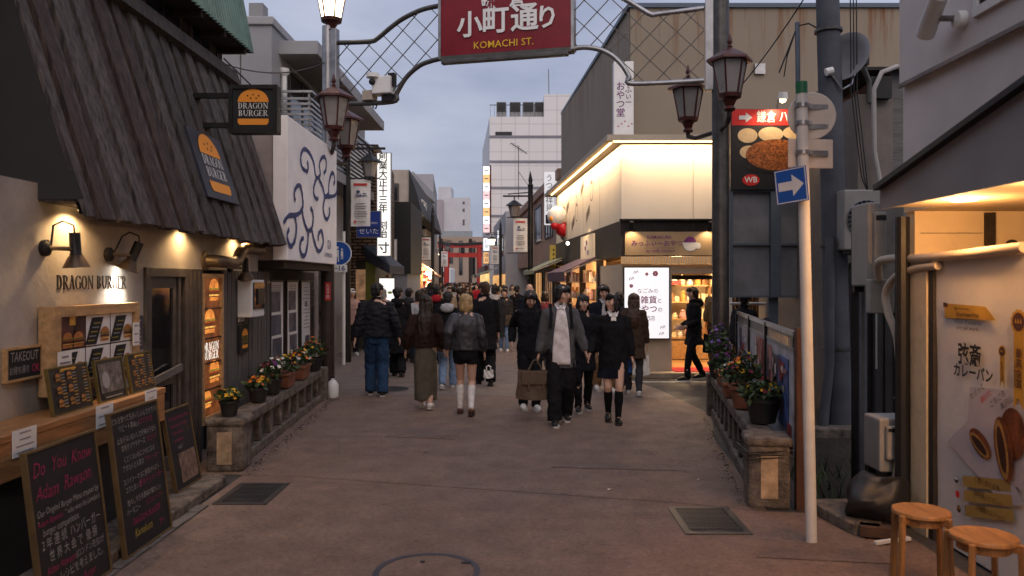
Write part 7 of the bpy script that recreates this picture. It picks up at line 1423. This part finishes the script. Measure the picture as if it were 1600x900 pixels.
def bag(label, at, w, h, d, mat, rot=0, name='handbag', drop=.12, soft=.02, flap=True):
    at = Vector(at); t = thing(name, label, 'bag', at); c = at+Vector((0, 0, -drop-h/2)); X_ = Vector((math.cos(rot), math.sin(rot), 0)); Y_ = Vector((-X_.y, X_.x, 0))
    mb = MB(); v = []
    mb.grid(lambda u, q: c+X_*((u-.5)*w*(1.06-.14*q+.02*math.sin(q*9)))+Y_*(-d/2*(1.1-.55*q)*math.sin(max(.02, min(.98, u))*math.pi)**.35+soft*.4*math.sin(u*13+q*7))+Vector((0, 0, (q-.5)*h-.02*math.sin(u*math.pi))), 14, 10)
    mb.grid(lambda u, q: c+X_*((.5-u)*w*(1.06-.14*q+.02*math.sin(q*9)))+Y_*(d/2*(1.1-.55*q)*math.sin(max(.02, min(.98, u))*math.pi)**.35)+Vector((0, 0, (q-.5)*h-.02*math.sin(u*math.pi))), 14, 10)
    mb.build('body', mat, t, smooth=True)
    for s in (-1, 1): MB().tube([c+X_*(-w*.2)+Y_*s*d*.25+Vector((0, 0, h*.42)), at+X_*(-.03)+Y_*s*.012+Vector((0, 0, -.02)), at+Y_*s*.01, at+X_*.03+Y_*s*.012+Vector((0, 0, -.02)), c+X_*w*.2+Y_*s*d*.25+Vector((0, 0, h*.42))], .009, 6).build('handle', mat, t, smooth=True)
    if flap: MB().obox(c-Y_*(d*.47)+Vector((0, 0, h*.22)), X_*w*.40, Y_*.012, Vector((0, 0, h*.24))).build('flap', mat, t, bevel=.01); [MB().obox(c-Y_*(d*.52)+X_*w*s*.2+Vector((0, 0, h*.1)), X_*.012, Y_*.01, Vector((0, 0, h*.3))).build('strap', mat, t) for s in (-1, 1)]
    return t

# the couple holding hands, coming towards the camera
man = person('young man in grey cardigan and white shirt holding hands with the girl', .57, 10.06, 2, 1.74, ('black', 'part'), ('grey', 'loose', .69), ('black', 'wide'), 'blackw', hands=[(.31, -.10, .87), (-.27, -.02, .86)], step=(-.16, .22), head=(48, 4), shirt=('shirt', .735, .098), strap=True, lean=.01)
girl = person('girl in black jacket and pleated mini skirt with black knee socks', 1.24, 10.08, -4, 1.63, ('black', 'bob'), ('black', 'loose', .71), ('navy', 'skirt', .60), 'black', ('black', .10), hands=[(.25, .0, .86), (-.315, -.10, .92)], step=(.10, -.12), stance=.06, head=(-48, -4), shirt=('white', 1.36, .03), lean=.0)
w = hand_world(man, 'wrist_r'); bag('brown canvas briefcase bag in the hand of the man in grey cardigan', (w.x-.03, w.y-.05, w.z+.02), .46, .36, .15, CM['bag'], .12)
person('boy dressed in black looking down behind the man in grey cardigan', .20, 11.1, 6, 1.68, ('black', 'shag'), ('black', 'jacket', .72), ('black', 'trousers'), 'white', hands=[(.2, -.10, .95), (-.25, .05, .95)], step=(.1, -.05), head=(4, 26))
person('girl in black with fringe between the couple holding hands', .93, 11.0, 3, 1.60, ('black', 'bob'), ('black', 'coat', .60), ('black', 'slim'), 'blackw', step=(-.1, .14), head=(8, 0))
person('man in dark suit jacket behind the girl in the mini skirt', 1.42, 12.9, 10, 1.74, ('black', 'part'), ('navy', 'jacket'), ('tan', 'wide'), 'white', step=(.1, -.12), head=(-6, 12), shirt=('ltgrey', 1.1, .06))
w2 = person('woman with long brown hair in brown coat walking away beside the white sign', 1.86, 12.5, 172, 1.60, ('brown', 'long'), ('coatbrown', 'coat', .62), ('dkgrey', 'slim'), 'white', step=(.22, -.24), longc=.46)
w3 = person('woman in dark jacket walking away next to the brown coat', 1.70, 13.1, 180, 1.62, ('black', 'bob'), ('dkgrey', 'jacket'), ('jeans', 'trousers'), 'white', step=(-.2, .2))
p = hand_world(w2, 'wrist_r'); bag('white paper shopping bag carried by the woman in brown coat', (p.x-.12, p.y-.1, p.z-.03), .26, .30, .10, CM['white'], .1, 'shopping_bag', .06, flap=False); bag('blue shopping bag beside the white paper one', (1.72, 12.55, .72), .22, .3, .1, CM['blue'], .1, 'shopping_bag', .06, flap=False)
# walking away from the camera
person('heavy man in black quilted jacket and blue jeans seen from behind', -2.16, 12.4, 184, 1.76, ('black', 'short'), ('puffer', 'puffer', .90), ('jeans', 'wide'), 'blackw', hands=[(.31, .05, .88), (-.33, -.02, .90)], step=(.12, -.08), stance=.10, build_=1.28, head=(-14, 0))
person('person in long black hooded coat behind the man in jeans', -2.2, 14.9, 180, 1.68, ('black', 'short'), ('black', 'coat', .45), ('black', 'wide'), 'black', step=(.12, -.14), hood='black', build_=1.15)
person('woman with long dark hair in brown top and long olive skirt', -1.25, 11.1, 178, 1.60, ('dark', 'long'), ('brown', 'loose', .93), ('olive', 'longskirt'), 'white', hands=[(.29, .02, .90), (-.28, .05, .92)], step=(.16, -.12), build_=1.12, longc=.60)
bl_ = person('blonde woman in black leather jacket, shorts and white knee socks', -.66, 10.6, 180, 1.62, ('blonde', 'bob'), ('leather', 'loose', .92), ('black', 'shorts', .75), 'brown', ('sock', .16), step=(.12, -.14), build_=1.08, hands=[(.25, .06, .94), (-.26, -.02, .90)])
p = hand_world(bl_, 'wrist_r'); bag('small white fluffy charm bag on the arm of the blonde woman', (p.x+.05, p.y-.04, p.z-.1), .13, .10, .07, CM['white'], 0, 'charm_bag', .05, flap=False)
person('tall man with brown hair in long black coat beside the blonde woman', -.52, 13.7, 186, 1.78, ('brown', 'short'), ('black', 'coat', .60), ('black', 'wide'), 'black', step=(.14, -.18), head=(22, 0))
g = person('person with grey hood and pale jeans between the two women', -1.12, 13.2, 180, 1.62, ('black', 'short'), ('black', 'jacket'), ('ltjeans', 'trousers'), 'white', step=(-.15, .16), hood='ltgrey')
bag('dark brown shoulder bag of the person with the grey hood', (-1.18, 12.98, .98), .28, .24, .1, CM['brown'], 0, 'shoulder_bag', .08)
# coming towards, further off, and around the shops
f1 = person('woman in long dark coat and pale jeans coming towards the camera', -.28, 20.3, 0, 1.60, ('dark', 'short'), ('dkgrey', 'coat', .42), ('ltjeans', 'trousers'), 'white', step=(.14, -.1), lod=1, hood='black')
bag('brown shoulder bag of the woman in long dark coat', (-.08, 20.1, 1.02), .34, .26, .12, CM['bag'], 0, 'shoulder_bag', .08)
person('girl in white knit hat and pink jacket at the edge of the brick shop', -3.96, 19.3, 25, 1.60, ('black', 'long'), ('pink', 'puffer', .78), ('navy', 'trousers'), 'white', step=(.06, -.06), lod=1, cap='white', longc=.4)
person('man in black coat and scarf stepping past the lit shop front', 3.22, 14.35, -78, 1.68, ('dark', 'shag'), ('black', 'coat', .66), ('black', 'slim'), 'blackw', hands=[(.12, -.2, 1.0), (-.14, -.2, 1.0)], step=(.18, -.22), z=.0, head=(10, 0), hood='black')
bag('black shoulder bag hanging at the hip of the man at the shop front', (3.52, 14.3, .95), .3, .34, .12, CM['black'], .2, 'shoulder_bag', .1)
person('bald older man in dark suit coming out of the crowd', .30, 16.8, 4, 1.73, ('grey', 'bald'), ('navy', 'jacket'), ('black', 'trousers'), 'black', lod=1, shirt=('shirt', 1.2, .05))
person('woman in red and white plaid coat by the order counter', .66, 18.0, 150, 1.56, ('dark', 'bob'), ('plaid', 'coat', .6), ('black', 'slim'), 'black', lod=1)
person('shop clerk with brown hair standing among the shelves', 4.18, 16.6, 170, 1.66, ('brown', 'bob'), ('black', 'jacket'), ('black', 'trousers'), 'black', step=(.02, -.02), lod=1, z=.10, group='people at the shops')
person('person with dark hair looking over the poster fence', 3.62, 12.6, 140, 1.62, ('black', 'short'), ('dkgrey', 'jacket'), ('black', 'trousers'), 'black', step=(.05, -.05), lod=1, group='people at the shops')
person('person in white puffer jacket walking away down the street', -.62, 23.6, 180, 1.66, ('black', 'bob'), ('ltgrey', 'puffer'), ('black', 'trousers'), 'black', lod=1)
person('person in dark jacket with blue backpack near the lamp pole', .05, 23.9, 180, 1.66, ('black', 'short'), ('black', 'puffer'), ('jeans', 'trousers'), 'black', lod=1)
person('woman in camel hooded coat facing the camera in the crowd', -2.1, 25.5, 0, 1.62, ('brown', 'short'), ('beige', 'coat', .5), ('beige', 'trousers'), 'white', lod=1, hood='beige')
person('woman in pink coat near the menu lightbox', -3.1, 18.6, 178, 1.62, ('grey', 'bob'), ('pink', 'coat', .6), ('dkgrey', 'trousers'), 'black', lod=1)
person('person in dark hooded jacket before the grey shutter', -2.35, 17.6, 180, 1.64, ('black', 'short'), ('dkgrey', 'puffer'), ('black', 'trousers'), 'black', lod=1, hood='dkgrey')
person('woman with long dark hair in grey fur collar jacket', -2.25, 19.5, 175, 1.62, ('dark', 'long'), ('dkgrey', 'puffer'), ('black', 'trousers'), 'black', lod=1, hood='olive')
person('person with brown hair and pale grey jacket in the left of the crowd', -2.0, 16.6, 182, 1.60, ('dark', 'bob'), ('ltgrey', 'jacket'), ('jeans', 'trousers'), 'white', lod=1)
person('man in black jacket with red scarf in mid street', -1.72, 17.4, 180, 1.70, ('black', 'short'), ('black', 'jacket'), ('black', 'trousers'), 'black', lod=1, hood='red')
person('tall man in navy coat near the food stall', -2.55, 24.0, 180, 1.76, ('black', 'short'), ('navy', 'jacket'), ('black', 'trousers'), 'black', lod=1)
crowd_src = []
for i, (hr, tp_, bt_, ty) in enumerate(((('black', 'bob'), ('tan', 'coat', .55), ('black', 'trousers'), 0), (('dark', 'long'), ('beige', 'jacket'), ('jeans', 'trousers'), 180), (('black', 'short'), ('white', 'puffer'), ('jeans', 'trousers'), 180), (('brown', 'bob'), ('coatbrown', 'coat', .5), ('black', 'slim'), 0), (('black', 'short'), ('ltgrey', 'jacket'), ('navy', 'trousers'), 0), (('dark', 'short'), ('navy', 'jacket'), ('black', 'trousers'), 180), (('dark', 'long'), ('red', 'jacket'), ('black', 'trousers'), 0))):
    crowd_src.append(person('passer-by in '+['a long tan coat', 'a beige jacket with long hair', 'a white quilted jacket', 'a brown coat', 'a pale grey jacket', 'a navy jacket', 'a red jacket'][i]+' in the dense crowd filling the far street', 0, 30+i, ty, 1.66, hr, tp_, bt_, 'black', step=(.12, -.14), lod=2, group='crowd in the far street'))
finish()
rnd = random.Random(21); used = set(); spots = []
for i in range(66):
    for _ in range(40):
        Y = 26+ (rnd.random()**1.2)*62; c = -1.2-.079*(Y-24); x = c+rnd.uniform(-1.9, 1.9)
        if all((x-a)**2+(Y-b)**2 > .36 for a, b in spots): break
    spots.append((x, Y))
for i, (x, Y) in enumerate(spots):
    s = crowd_src[i % 7]; o = s if i < 7 else copy_tree(s); o.location = (x, Y, 0); q = rnd.uniform(.94, 1.05); o.scale = (q, q, q); o.rotation_euler = (0, 0, (0 if rnd.random() < .45 else math.pi)+rnd.uniform(-.4, .4))
